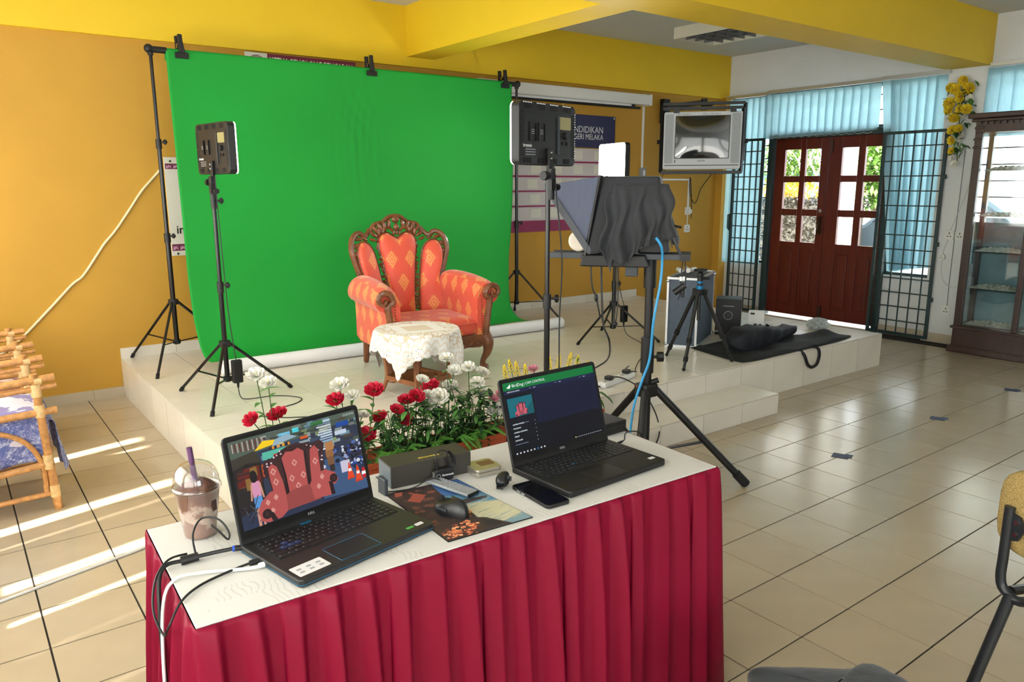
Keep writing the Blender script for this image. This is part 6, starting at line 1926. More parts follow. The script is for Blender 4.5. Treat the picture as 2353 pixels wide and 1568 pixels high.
# ------------------------------------------------------------------ planters with artificial flowers
M('terracotta', (182, 82, 48), .6, noise=.08, scale=6)
M('soil', (50, 38, 30), .95, noise=.3, scale=40)
M('leaf_green', (80, 134, 60), .6, noise=.3, scale=20, rnd=.2)
M('leaf_dark', (38, 78, 40), .6, noise=.3, scale=20, rnd=.2)
M('fern_green', (96, 160, 62), .55, noise=.2, scale=20)
M('stem_green', (56, 84, 44), .6)
M('petal_white', (246, 243, 230), .6)
M('petal_cream', (234, 214, 150), .6)
M('petal_red', (206, 22, 56), .55)
M('petal_red_dark', (150, 12, 40), .6)
M('petal_pink', (226, 140, 160), .6)
M('petal_yellow', (236, 206, 44), .6)
M('petal_gold', (222, 158, 30), .6)
def planter(label, x0, x1, grp='planters on the step'):
    cx_, cy_ = (x0+x1)/2, 1.475
    t = thing('planter', label, 'planter', (cx_, cy_, TZ), 0, grp)
    w2, d2 = (x1-x0)/2, .095
    h_ = .17
    vs = [(s*w2*k, q_*d2*k, z_) for z_, k in ((0, .92), (h_-.02, .985)) for s, q_ in ((-1, -1), (1, -1), (1, 1), (-1, 1))]
    B().add(vs, [(3, 2, 1, 0), (0, 1, 5, 4), (1, 2, 6, 5), (2, 3, 7, 6), (3, 0, 4, 7)]).obj('trough', 'terracotta', t, local=True, solid=.005)
    rim = B()
    for a, c, e, f in ((-w2-.008, w2+.008, -d2-.008, -d2+.006), (-w2-.008, w2+.008, d2-.006, d2+.008)):
        rim.box(a, c, e, f, h_-.028, h_)
    rim.box(-w2-.008, -w2+.006, -d2+.006, d2-.006, h_-.028, h_).box(w2-.006, w2+.008, -d2+.006, d2-.006, h_-.028, h_)
    rim.obj('rim', 'terracotta', t, local=True, bevel=.003)
    B().box(-w2*.97, w2*.97, -d2*.97, d2*.97, h_-.06, h_-.035).obj('soil', 'soil', t, local=True)
    for u in (-.62, .0, .62):
        B().box(u*w2-.008, u*w2+.008, -d2*.99-.002, -d2*.95, .02, h_-.03).obj('rib', 'terracotta', t, local=True)
    return t
pA = planter('terracotta trough behind the left laptop', -1.22, -.74)
pB = planter('terracotta trough behind the black equipment box', -.71, -.03)
pC = planter('terracotta trough behind the right laptop', .0, .64)
B().prism([(-.02, .10), (.0, .115), (.03, .10), (.0, .105)], -.0945, -.0935).obj('print_mark', 'black_print', pB, local=True)

def leaf_geo(b_, base, dirv, length, width, bend=.3, n=5):
    d = Vector(dirv).normalized()
    side = d.cross(Vector((0, 0, 1)))
    if side.length < .05: side = Vector((1, 0, 0))
    side.normalize()
    upv = side.cross(d)
    vs = []
    for i in range(n+1):
        f = i/n
        wv_ = width*math.sin(PI*min(1, f*.93+.07))**.8*.5
        c = Vector(base)+d*length*f-upv*bend*length*f*f
        vs += [c-side*wv_+upv*wv_*.25, c, c+side*wv_+upv*wv_*.25]
    fs = []
    for i in range(n):
        for k in (0, 1):
            fs.append((i*3+k, i*3+k+1, i*3+k+4, i*3+k+3))
    b_.add(vs, fs)
    return b_
def bloom_mesh(kind):
    b_ = B()
    rr_ = random.Random(hash(kind) % 100 if False else {'w': 1, 'r': 2, 'p': 3, 'y': 4}[kind])
    for ring in range(5):
        f = ring/4
        n = (3, 5, 6, 8, 9)[ring]
        for k in range(n):
            a = 2*PI*(k+.5*(ring % 2)+rr_.uniform(-.12, .12))/n
            tilt = .05+1.25*f+rr_.uniform(-.1, .1)
            pw2 = .006+.007*f
            pl_ = .015+.008*f
            c, s = math.cos(a), math.sin(a)
            out_ = Vector((c, s, 0))
            tan = Vector((-s, c, 0))
            base = out_*(.003+.009*f)+Vector((0, 0, .002-.003*f))
            d = out_*math.sin(tilt)+Vector((0, 0, 1))*math.cos(tilt)
            nrm = tan.cross(d)
            mid = base+d*pl_*.55
            tip = base+d*pl_
            cup = .004
            curl = nrm*(.003*(1-f)-.0045*f)
            b_.add([base-tan*pw2*.4, base+tan*pw2*.4, mid-tan*pw2+nrm*cup, mid, mid+tan*pw2+nrm*cup, tip-tan*pw2*.6+nrm*cup*.6+curl, tip+d*.002+curl, tip+tan*pw2*.6+nrm*cup*.6+curl],
                   [(0, 3, 2), (0, 1, 3), (1, 4, 3), (2, 3, 6, 5), (3, 4, 7, 6)])
    return b_.mesh('bloom')
BLOOM = {k: bloom_mesh(k) for k in 'wrp'}
for k, mname in (('w', 'petal_white'), ('r', 'petal_red'), ('p', 'petal_pink')):
    BLOOM[k].materials.append(MATS[mname])
HEART = B().sph((0, 0, .007), (.0045, .0045, .006), 8, 6).mesh('heart', smooth=True)
HEARTS = {}
for k, mname in (('w', 'petal_cream'), ('r', 'petal_red_dark'), ('p', 'petal_cream')):
    HEARTS[k] = HEART.copy(); HEARTS[k].materials.append(MATS[mname])
SEPAL = B()
for k in range(5):
    leaf_geo(SEPAL, (0, 0, -.004), (math.cos(k*1.257), math.sin(k*1.257), -.1), .02, .008, .2, 3)
SEPAL = SEPAL.mesh('sepals'); SEPAL.materials.append(MATS['leaf_green'])
fr2 = random.Random(31)
def flower(kind, p, label, grp, size=1.0, leaves=4):
    p = Vector(p)
    host = min(((-1.18, -.78), (-.67, -.07), (.04, .60)), key=lambda q_: max(q_[0]-p.x, p.x-q_[1], 0))
    base = Vector((min(max(p.x+fr2.uniform(-.06, .06), host[0]), host[1]), 1.475+fr2.uniform(-.05, .05), TZ+.115))
    t = thing('artificial_flower', label, 'flower', base, 0, grp)
    lp = p-base
    mid = lp*.5+Vector((fr2.uniform(-.02, .02), fr2.uniform(-.02, .02), .03))
    path = spline([(0, 0, 0), mid, lp], 5)
    B().tube(path, .0022, 5).obj('stem', 'stem_green', t, local=True, smooth=True)
    tilt = (lp-mid).normalized()
    face = (tilt+Vector((-.25, -.55, .25))+Vector((fr2.uniform(-.3, .3), 0, 0))).normalized()
    o_ = put('bloom', BLOOM[kind], t)
    o_.location = lp
    o_.rotation_euler = face.to_track_quat('Z', 'Y').to_euler()
    o_.scale = (size,)*3
    h_ = put('heart', HEARTS[kind], o_)
    s_ = put('sepals', SEPAL, o_)
    for k in range(leaves):
        f = .35+.5*k/max(1, leaves-1)
        q_ = path[int(f*(len(path)-1))]
        a = fr2.uniform(0, 2*PI)
        leaf_geo(B(), q_, (math.cos(a), math.sin(a), .5), fr2.uniform(.05, .085), fr2.uniform(.014, .024), .4).obj('leaf', 'leaf_green', t, local=True, smooth=True)
    return t
white = [(-1.264, 1.44, 0.783), (-1.193, 1.51, 0.724), (-0.885, 1.48, 0.671), (-0.841, 1.45, 0.622), (-0.298, 1.52, 0.706), (-0.273, 1.49, 0.644), (-0.21, 1.46, 0.66), (-0.078, 1.53, 0.602), (-0.449, 1.5, 0.625), (-0.432, 1.47, 0.552), (-0.392, 1.44, 0.544), (-0.287, 1.51, 0.568), (-0.143, 1.48, 0.567), (-0.051, 1.45, 0.409), (-0.094, 1.52, 0.503), (-0.424, 1.49, 0.494), (-1.38, 1.46, 0.502), (-0.763, 1.53, 0.497)]
red = [(-1.297, 1.44, 0.6), (-1.163, 1.51, 0.58), (-0.907, 1.48, 0.607), (-0.731, 1.45, 0.63), (-0.675, 1.52, 0.476), (-0.76, 1.49, 0.411), (-0.505, 1.46, 0.561), (-0.388, 1.53, 0.574), (-0.537, 1.5, 0.538), (-0.569, 1.47, 0.458), (-0.624, 1.44, 0.52)]
pink = [(-0.028, 1.44, 0.498), (0.241, 1.51, 0.575), (-0.062, 1.45, 0.475)]
for lst, kind, cname in ((white, 'w', 'white'), (red, 'r', 'red'), (pink, 'p', 'pink')):
    lst.sort(key=lambda p_: project(p_)[0])
    for i, p_ in enumerate(lst):
        flower(kind, p_, '%s %s ranunculus flower in the terracotta troughs' % (ordinal(i, len(lst)).replace(' from left', ''), cname)+('' if i in (0, len(lst)-1) else ', counted from the left'), '%s flowers in the troughs' % cname, size=fr2.uniform(1.0, 1.4) if kind != 'p' else .8, leaves=7 if kind != 'p' else 2)
# yellow sprays
yel = [(0.0, 1.44, 0.62), (0.086, 1.51, 0.622), (0.106, 1.48, 0.615), (0.141, 1.45, 0.602), (0.365, 1.52, 0.594), (0.408, 1.49, 0.609), (0.461, 1.46, 0.617), (0.58, 1.53, 0.575), (0.62, 1.5, 0.54)]
for i, p_ in enumerate(yel):
    p_ = Vector(p_)
    base = Vector((min(max(p_.x*.7+.08, .04), .6), 1.475, TZ+.115))
    t = thing('yellow_spray', '%s yellow flower spike behind the right laptop' % ordinal(i, len(yel)).replace(' from left', '')+('' if i in (0, len(yel)-1) else ', counted from the left'), 'flower', base, 0, 'yellow spikes behind the right laptop')
    lp = p_-base
    path = spline([(0, 0, 0), lp*.5+Vector((0, 0, .03)), lp], 5)
    B().tube(path, .0018, 5).obj('stem', 'stem_green', t, local=True, smooth=True)
    fl = B()
    for k in range(30):
        f = k/29
        q_ = lp+(path[-1]-path[-3]).normalized()*(.08*f-.055)
        a = k*2.4
        r_ = .014*(1-f*.7)*(1+.25*math.sin(k*5))
        fl.sph(q_+Vector((r_*math.cos(a), r_*math.sin(a), 0)), (.0038, .0038, .0055), 5, 4)
    tag(fl.obj('florets', 'petal_yellow', t, local=True, smooth=True), kind='stuff')
    for k in range(2):
        leaf_geo(B(), path[6+3*k], (fr2.uniform(-1, 1), fr2.uniform(-1, 1), .5), .06, .012, .3).obj('leaf', 'leaf_green', t, local=True, smooth=True)
# foliage in each trough: uncounted leaves
def foliage(parent, x0, x1, n, seed, zmax):
    r_ = random.Random(seed)
    for mat_, nm in (('leaf_dark', 'dark_foliage'), ('leaf_green', 'light_foliage')):
        b_ = B()
        for k in range(n):
            a = r_.uniform(0, 2*PI)
            z_ = TZ+.12+r_.random()**1.6*zmax
            base = (r_.uniform(x0, x1), 1.475+r_.uniform(-.07, .07), z_)
            leaf_geo(b_, base, (math.cos(a), math.sin(a)*.8-.15, r_.uniform(-.2, .9)), r_.uniform(.04, .085), r_.uniform(.012, .028), .5, 4)
        for k in range(n//8):
            base = (r_.uniform(x0, x1), 1.475+r_.uniform(-.05, .05), TZ+.115)
            b_.tube([base, (base[0]+r_.uniform(-.05, .05), base[1]+r_.uniform(-.04, .04), base[2]+zmax*r_.uniform(.5, 1))], .0018, 4)
        tag(b_.obj(nm, mat_, parent, smooth=True), kind='stuff')
foliage(pA, -1.18, -.76, 150, 1, .2)
foliage(pB, -.68, -.05, 380, 2, .25)
foliage(pC, .02, .60, 180, 3, .24)
# ferns hanging over the front rim
ferns = [(-.68, .34, 'between the troughs'), (-.611, .347, 'behind the left end of the equipment box'), (-.445, .355, 'behind the middle of the equipment box'), (-.334, .354, 'behind the silver tin'), (-.233, .30, 'drooping lowest over the rim'), (-.153, .352, 'left of the right laptop')]
for i, (x_, z_, wh) in enumerate(ferns):
    base = Vector((x_, 1.42, TZ+.15))
    t = thing('fern', 'light green fern %s' % wh, 'fern', base, 0, 'ferns in the troughs')
    rf = random.Random(50+i)
    for q_ in range(4):
        a = R(-90+rf.uniform(-75, 75))
        L0 = rf.uniform(.09, .14)
        pts = spline([(0, 0, 0), (math.cos(a)*L0*.45, math.sin(a)*L0*.4, .055), (math.cos(a)*L0, math.sin(a)*L0*.8, .02+rf.uniform(-.06, .03))], 6)
        b_ = B().tube(pts, .0012, 4)
        for k in range(2, len(pts)):
            d = (pts[k]-pts[k-1]).normalized()
            sd_ = d.cross(Vector((0, 0, 1))).normalized()
            f = k/len(pts)
            ll = .030*math.sin(PI*(.15+.8*f))
            for s in (-1, 1):
                for h2 in (0, .5):
                    leaf_geo(b_, pts[k]-(pts[k]-pts[k-1])*h2, sd_*s+d*.5, ll, .008, .2, 2)
        b_.obj('frond', 'fern_green', t, local=True, smooth=True)
t = thing('monstera_leaf', 'single green split leaf beside the power strip', 'leaf', (.66, 1.5, TZ+.1))
leaf_geo(leaf_geo(B().tube(spline([(.62, 1.5, TZ+.1), (.7, 1.53, .3), (.78, 1.56, .34)]), .003, 5), (.78, 1.56, .34), (.6, -.3, -.3), .11, .09, .3, 6), (.74, 1.54, .32), (.5, -.5, -.6), .09, .07, .3, 6).obj('leaf_blade', 'leaf_green', t, smooth=True)

# ------------------------------------------------------------------ rattan armchairs
M('rattan', (196, 140, 80), .45, noise=.3, scale=14, stretch=(3, 3, 3), coat=.15)
M('rattan_wrap', (222, 184, 128), .6, noise=.2, scale=60)
m = M('batik', (96, 116, 172), .8, noise=0)
nt = m.node_tree
tc = nt.nodes.new('ShaderNodeTexCoord')
n0 = nt.nodes.new('ShaderNodeTexNoise'); n0.inputs['Scale'].default_value = 14; n0.inputs['Distortion'].default_value = 3
vo = nt.nodes.new('ShaderNodeTexNoise'); vo.inputs['Scale'].default_value = 45; vo.inputs['Distortion'].default_value = 4
nt.links.new(tc.outputs['Object'], n0.inputs['Vector']); nt.links.new(tc.outputs['Object'], vo.inputs['Vector'])
r1_ = nt.nodes.new('ShaderNodeValToRGB')
r1_.color_ramp.elements[0].position = .40; r1_.color_ramp.elements[0].color = (*lin((84, 104, 164)), 1)
r1_.color_ramp.elements[1].position = .62; r1_.color_ramp.elements[1].color = (*lin((200, 210, 228)), 1)
e2 = r1_.color_ramp.elements.new(.5); e2.color = (*lin((124, 126, 184)), 1)
nt.links.new(mth(nt, 'ADD', mth(nt, 'MULTIPLY', n0.outputs['Fac'], .5), mth(nt, 'MULTIPLY', vo.outputs['Fac'], .5)), r1_.inputs[0])
nt.links.new(r1_.outputs[0], nt.nodes['Principled BSDF'].inputs['Base Color'])
def striped(name, a, c, axis, scale, ramp=.5):
    m_ = M(name, a, .8)
    nt_ = m_.node_tree
    tc_ = nt_.nodes.new('ShaderNodeTexCoord'); sp_ = nt_.nodes.new('ShaderNodeSeparateXYZ')
    nt_.links.new(tc_.outputs['Object'], sp_.inputs[0])
    no = nt_.nodes.new('ShaderNodeTexNoise'); no.inputs['Scale'].default_value = 6
    v_ = mth(nt_, 'SINE', mth(nt_, 'ADD', mth(nt_, 'MULTIPLY', sp_.outputs[axis], scale), mth(nt_, 'MULTIPLY', no.outputs['Fac'], 4)))
    mx_ = nt_.nodes.new('ShaderNodeMix'); mx_.data_type = 'RGBA'
    nt_.links.new(mth(nt_, 'GREATER_THAN', v_, ramp), mx_.inputs['Factor'])
    mx_.inputs[6].default_value = (*lin(a), 1); mx_.inputs[7].default_value = (*lin(c), 1)
    nt_.links.new(mx_.outputs[2], nt_.nodes['Principled BSDF'].inputs['Base Color'])
striped('lilac_stripe', (226, 220, 232), (150, 140, 186), 1, 22, .2)
striped('pink_stripe', (232, 208, 204), (170, 120, 116), 1, 60, .1)
def rattan_chair(label, y0, y1, cush, cloth):
    xf, xb = -1.93, -2.62
    t = thing('rattan_armchair', label, 'armchair', (-2.25, (y0+y1)/2, 0), 0, 'rattan armchairs by the left wall')
    rw = lambda x_, z_, r_: (x_, r_, z_)
    for y_ in (y0, y1):
        B().cyl((xf+.005, y_, .0), (xf-.03, y_, .68), .019, .018).obj('front_post', 'rattan', t, smooth=True)
        B().cyl((xb, y_, .0), (xb-.06, y_, .80), .019).obj('rear_post', 'rattan', t, smooth=True)
        B().cyl((xf+.055, y_, .655), (xb-.08, y_, .60), .0185).obj('arm_rail', 'rattan', t, smooth=True)
        B().cyl((xf+.06, y_-.0, .615), (xb-.06, y_, .565), .013).obj('under_rail', 'rattan', t, smooth=True)
        B().cyl((xf+.05, y_, .495), (xb-.05, y_, .46), .017).obj('side_rail', 'rattan', t, smooth=True)
        B().cyl((xf-.015, y_, .235), (xb, y_, .17), .016).obj('seat_rail', 'rattan', t, smooth=True)
        B().cyl((xf-.0, y_, .085), (xb, y_, .06), .013).obj('stretcher', 'rattan', t, smooth=True)
        B().tube(spline([(xf-.035, y_, .09), (xf-.04, y_, .24), (xf-.10, y_, .36), (xf-.22, y_, .425), (xf-.4, y_, .44)]), .012, 8).obj('bent_brace', 'rattan', t, smooth=True)
        for (x_, z_, h_) in ((xf-.025, .60, .03), (xf-.02, .50, .03), (xf-.012, .245, .035), (xf+.0, .095, .03)):
            B().cyl((x_, y_, z_-h_), (x_-.001, y_, z_+h_), .0225).obj('cane_binding', 'rattan_wrap', t, smooth=True)
        B().cyl((xf-.03, y_, .645), (xf-.0, y_, .647), .0215).obj('cane_binding', 'rattan_wrap', t, smooth=True)
    for z_, x_ in ((.24, xf-.015), (.18, xb)):
        B().cyl((x_, y0, z_), (x_, y1, z_), .015).obj('cross_rail', 'rattan', t, smooth=True)
    B().cyl((xb-.06, y0, .78), (xb-.06, y1, .78), .018).obj('back_rail', 'rattan', t, smooth=True)
    ym = (y0+y1)/2
    c_ = thing('seat_cushion', cush[1], 'cushion', (-2.25, ym, .27))
    def cu(u, v):
        a, q_ = 2*PI*u, PI*(v-.5)
        sp_ = lambda x_, e: math.copysign(abs(x_)**e, x_)
        return (-2.25+.31*sp_(math.cos(q_), .4)*sp_(math.cos(a), .35), ym+((y1-y0)/2-.025)*sp_(math.cos(q_), .4)*sp_(math.sin(a), .35), .37+.085*sp_(math.sin(q_), .6))
    B().grid(cu, 36, 14, cu=True).obj('cushion', cush[0], c_, smooth=True, angle=0)
    if cloth:
        k_ = thing('seat_throw', 'blue patterned cloth hanging over the front of the nearest rattan seat', 'cloth', (-2.1, ym, .3))
        def th(u, v):
            y_ = y0+.03+(y1-y0+.0)*u
            if v < .45:
                f = v/.45
                return (-2.45+.55*f, y_, .462-.025*f**3+.006*math.sin(y_*30))
            f = (v-.45)/.55
            return (-1.895+.035*f+.014*math.sin(y_*26+f*2)*f, y_+.01*math.sin(f*6), .437-.27*f-.012*math.sin(y_*14)*f)
        B().grid(th, 40, 30).obj('cloth', 'batik', k_, smooth=True, angle=0, solid=.003)
        k2 = thing('side_throw', 'blue patterned cloth tucked along the open side of the nearest rattan seat', 'cloth', (-2.2, y0+.05, .3))
        def th2(u, v):
            x_ = -2.62+.70*u
            return (x_, y0+.032+.012*math.sin(u*14+v*3)*v-.002, .475-.24*v+.01*math.sin(u*9))
        B().grid(th2, 40, 16).obj('cloth', 'batik', k2, smooth=True, angle=0, solid=.003)
    return t
rattan_chair('nearest rattan armchair with blue cloth, left edge of the picture', 2.51, 3.02, ('lilac_stripe', 'white and lilac striped cushion on the nearest rattan armchair'), True)
rattan_chair('far rattan armchair with pink cushion, against the orange wall corner', 3.46, 3.98, ('pink_stripe', 'pink striped cushion on the far rattan armchair'), False)
tag(B().grid(lambda u, v: (-2.5+.58*u, 2.56+.42*v, .468+.07*math.sin(PI*u)*math.sin(PI*v)**.5), 20, 20).obj('striped_blanket', 'lilac_stripe', smooth=True, solid=.02), 'folded white and lilac blanket on the nearest rattan seat', 'blanket')

# ------------------------------------------------------------------ display cabinet
CX0, CX1, CY0, CY1 = 5.30, 5.62, .2, 1.53
cb = thing('display_cabinet', 'tall dark wood display cabinet with glass front by the white wall', 'cabinet', (5.46, (CY0+CY1)/2, 0))
B().box(CX0-.02, CX1, CY0-.03, CY1+.03, 0, .06).obj('plinth', 'dark_wood', cb, bevel=.008)
B().box(CX0, CX1, CY0, CY1, .06, .23).obj('base_box', 'dark_wood', cb)
B().box(CX0-.02, CX1, CY0-.02, CY1+.02, .225, .25).obj('base_moulding', 'dark_wood', cb, bevel=.006)
for y0, y1 in ((CY1-.065, CY1), (1.0, 1.045), (.62, .66), (CY0, CY0+.065)):
    B().box(CX0, CX0+.04, y0, y1, .25, 2.0).obj('front_stile', 'dark_wood', cb, bevel=.005)
for y0 in (CY0, CY1-.05):
    B().box(CX1-.04, CX1, y0, y0+.05, .25, 2.0).obj('rear_stile', 'dark_wood', cb)
B().box(CX0, CX1, CY0, CY1, 2.0, 2.09).obj('frieze', 'dark_wood', cb)
B().box(CX0-.03, CX1, CY0-.03, CY1+.03, 2.09, 2.12).box(CX0-.055, CX1, CY0-.055, CY1+.055, 2.12, 2.165).obj('cornice', 'dark_wood', cb, bevel=.008)
for k in range(26):
    y_ = CY0+.03+.05*k
    if y_ < CY1: B().box(CX0-.022, CX0, y_, y_+.026, 2.068, 2.09).obj('dentil', 'dark_wood', cb)
for z_ in (2.03, 1.93, 1.86):
    B().box(CX0-.012, CX0+.0, CY1-.07, CY1+.005, z_, z_+.02).obj('capital_ring', 'dark_wood', cb, bevel=.004)
for z_ in (.595, .935, 1.252, 1.655):
    B().box(CX0+.05, CX1-.03, CY0+.03, CY1-.03, z_, z_+.008).obj('glass_shelf', 'cabinet_glass', cb)
for y0, y1 in ((1.045, CY1-.065), (.66, 1.0), (CY0+.065, .62)):
    B().box(CX0+.016, CX0+.021, y0, y1, .25, 2.0).obj('glass_door', 'cabinet_glass', cb)
B().box(CX0+.04, CX1-.04, CY1-.03, CY1-.025, .25, 2.0).obj('side_glass', 'cabinet_glass', cb)
B().box(CX0+.03, CX1, CY0, CY1, .25, .262).obj('cabinet_floor', 'dark_wood', cb)
M('back_panel', (120, 150, 158), .3, noise=.35, scale=3)
B().box(CX1-.012, CX1, CY0+.05, CY1-.05, .25, 1.20).obj('back_panel', 'back_panel', cb)
M('crumpled', (196, 196, 180), .6, noise=.4, scale=40, bump=.5, bscale=60)
rk = random.Random(8)
for zi, z_ in enumerate((.262, .603, .943, 1.26, 1.663)):
    for part_, (y0, y1) in enumerate(((1.06, 1.46), (.68, .99))):
        nm = ('lowest', 'second', 'third', 'fourth', 'top')[zi]
        t = thing('crumpled_wrap', 'crumpled packing film on the %s shelf of the display cabinet, %s door' % (nm, ('left', 'middle')[part_]), 'packaging', (5.43, (y0+y1)/2, z_), 0, 'packing film in the cabinet')
        ph0 = rk.uniform(0, 6)
        def wr_(u, v):
            return (CX0+.055+.2*v, y0+(y1-y0)*u, z_+.004+.05*math.sin(PI*u)**.4*math.sin(PI*min(1, v*1.02))**.6*(.35+.65*abs(math.sin(u*17+ph0+3*math.sin(v*6)))*abs(math.cos(u*9+v*7))))
        B().grid(wr_, 36, 10).obj('film', 'crumpled', t)

# sockets and wires on the column
YCOL = X1-.05
socket('left white wall switch of the pair on the column', 1.79, 1.065, 'right', .085)
socket('right white wall socket of the pair beside the cabinet', 1.695, 1.065, 'right', .085)
socket('low white wall socket near the floor by the cabinet', 1.745, .33, 'right', .08)
s_ = thing('wall_plug', 'round grey socket adaptor hanging on its wire on the white column', 'plug', (YCOL-.02, 1.835, .85))
B().cyl((YCOL-.03, 1.835, .85), (YCOL-.002, 1.835, .85), .032, n=18).obj('adaptor_body', 'white_plastic', s_, smooth=True)
for dy, dz in ((0, .012), (-.01, -.008), (.01, -.008)):
    B().box(YCOL-.031, YCOL-.0295, 1.835+dy-.005, 1.835+dy+.005, .85+dz-.003, .85+dz+.003).obj('pin_hole', 'black_print', s_)
tag(B().tube(spline([(YCOL-.006, 1.80, 1.02), (YCOL-.006, 1.83, .9), (YCOL-.006, 1.835, .75), (YCOL-.006, 1.80, .62), (YCOL-.006, 1.72, .56), (YCOL-.006, 1.62, .58)]), .004, 5).obj('looping_wire', 'white_cable', smooth=True), 'thin white wire looping below the column sockets', 'wire')
tag(B().tube([(YCOL-.005, 1.735, 1.86), (YCOL-.005, 1.74, 1.3), (YCOL-.005, 1.745, .6), (YCOL-.005, 1.74, .37)], .004, 5).obj('straight_wire', 'grey_print', smooth=True), 'straight grey wire running down the white column', 'wire')
tag(B().tube(spline([(YCOL-.006, 1.62, 1.75), (YCOL-.006, 1.7, 1.4), (YCOL-.006, 1.79, 1.11)]), .003, 5).obj('slanted_wire', 'white_cable', smooth=True), 'thin slanted wire from the cabinet to the column sockets', 'wire')

# ------------------------------------------------------------------ hanging rose garland
gl = thing('rose_garland', 'hanging spray of yellow silk roses on the white column', 'garland', (YCOL-.06, 1.80, 2.0))
RY = bloom_mesh('y'); RY.materials.append(MATS['petal_yellow'])
HY = B().sph((0, 0, .009), (.007, .007, .008), 8, 6).mesh('heart'); HY.materials.append(MATS['petal_gold'])
RW = BLOOM['w']
ros = [(1.79, 2.49, 1.9), (1.90, 2.44, 1.8), (1.85, 2.42, 1.9), (1.74, 2.42, 2.2), (1.80, 2.35, 2.3), (1.895, 2.30, 2.2), (1.89, 2.24, 1.9), (1.80, 2.24, 1.8), (1.735, 2.23, 2.0), (1.835, 2.16, 2.0), (1.845, 2.05, 1.9), (1.785, 2.06, 1.6), (1.835, 1.955, 1.7), (1.83, 1.86, 1.5)]
for y_, z_, s in ros:
    o = put('rose', RY, gl)
    o.location = Vector((YCOL-.075+rk.uniform(-.015, .015), y_, z_))-gl.location
    o.rotation_euler = Vector((-1, rk.uniform(-.5, .5), rk.uniform(-.3, .4))).to_track_quat('Z', 'Y').to_euler()
    o.scale = (s*.74,)*3
    put('heart', HY, o)
for y_, z_ in ((1.83, 2.44), (1.87, 2.36), (1.73, 2.33), (1.85, 2.37), (1.775, 2.19), (1.77, 2.0), (1.79, 1.97), (1.76, 1.88), (1.80, 1.74), (1.83, 1.80)):
    o = put('white_bud', RW, gl)
    o.location = Vector((YCOL-.055, y_, z_))-gl.location
    o.rotation_euler = Vector((-1, rk.uniform(-.6, .6), .2)).to_track_quat('Z', 'Y').to_euler()
    o.scale = (1.0,)*3
for k in range(64):
    z_ = rk.uniform(1.76, 2.5)
    wd_ = .11 if z_ > 2.2 else .06
    yc = 1.80 if z_ > 2.2 else 1.79
    o = leaf_geo(B(), (YCOL-.05, yc+rk.uniform(-wd_, wd_)*1.0, z_), (-.35, rk.uniform(-1, 1), rk.uniform(-1, .6)), rk.uniform(.06, .1), rk.uniform(.03, .045), .25).obj('leaf', 'leaf_dark' if k % 3 else 'leaf_green', gl, smooth=True)
B().tube(spline([(YCOL-.02, 1.80, 2.5), (YCOL-.025, 1.81, 2.2), (YCOL-.02, 1.80, 1.9), (YCOL-.02, 1.79, 1.76)]), .004, 5).obj('vine', 'stem_green', gl, smooth=True)

# ------------------------------------------------------------------ chair at the right edge, bag in front
M('tweed', (164, 138, 82), .9, noise=.5, scale=420, bump=.5, bscale=420, detail=1)
M('tube_black', (26, 30, 34), .35)
oc = thing('meeting_chair', 'mustard tweed meeting chair with black tube frame at the right edge', 'chair', (-.02, -1.15, 0))
def cushion(c, sz, rz, tilt, name, mat):
    T_ = TR(c, tilt, 0, rz)
    def fn3(u, v):
        a, q_ = 2*PI*u, PI*(v-.5)
        sp_ = lambda x_, e: math.copysign(abs(x_)**e, x_)
        return tuple(T_ @ Vector((sz[0]*sp_(math.cos(q_), .35)*sp_(math.cos(a), .4), sz[1]*sp_(math.cos(q_), .35)*sp_(math.sin(a), .4), sz[2]*sp_(math.sin(q_), .5))))
    return B().grid(fn3, 40, 14, cu=True).obj(name, mat, oc, smooth=True, angle=0)
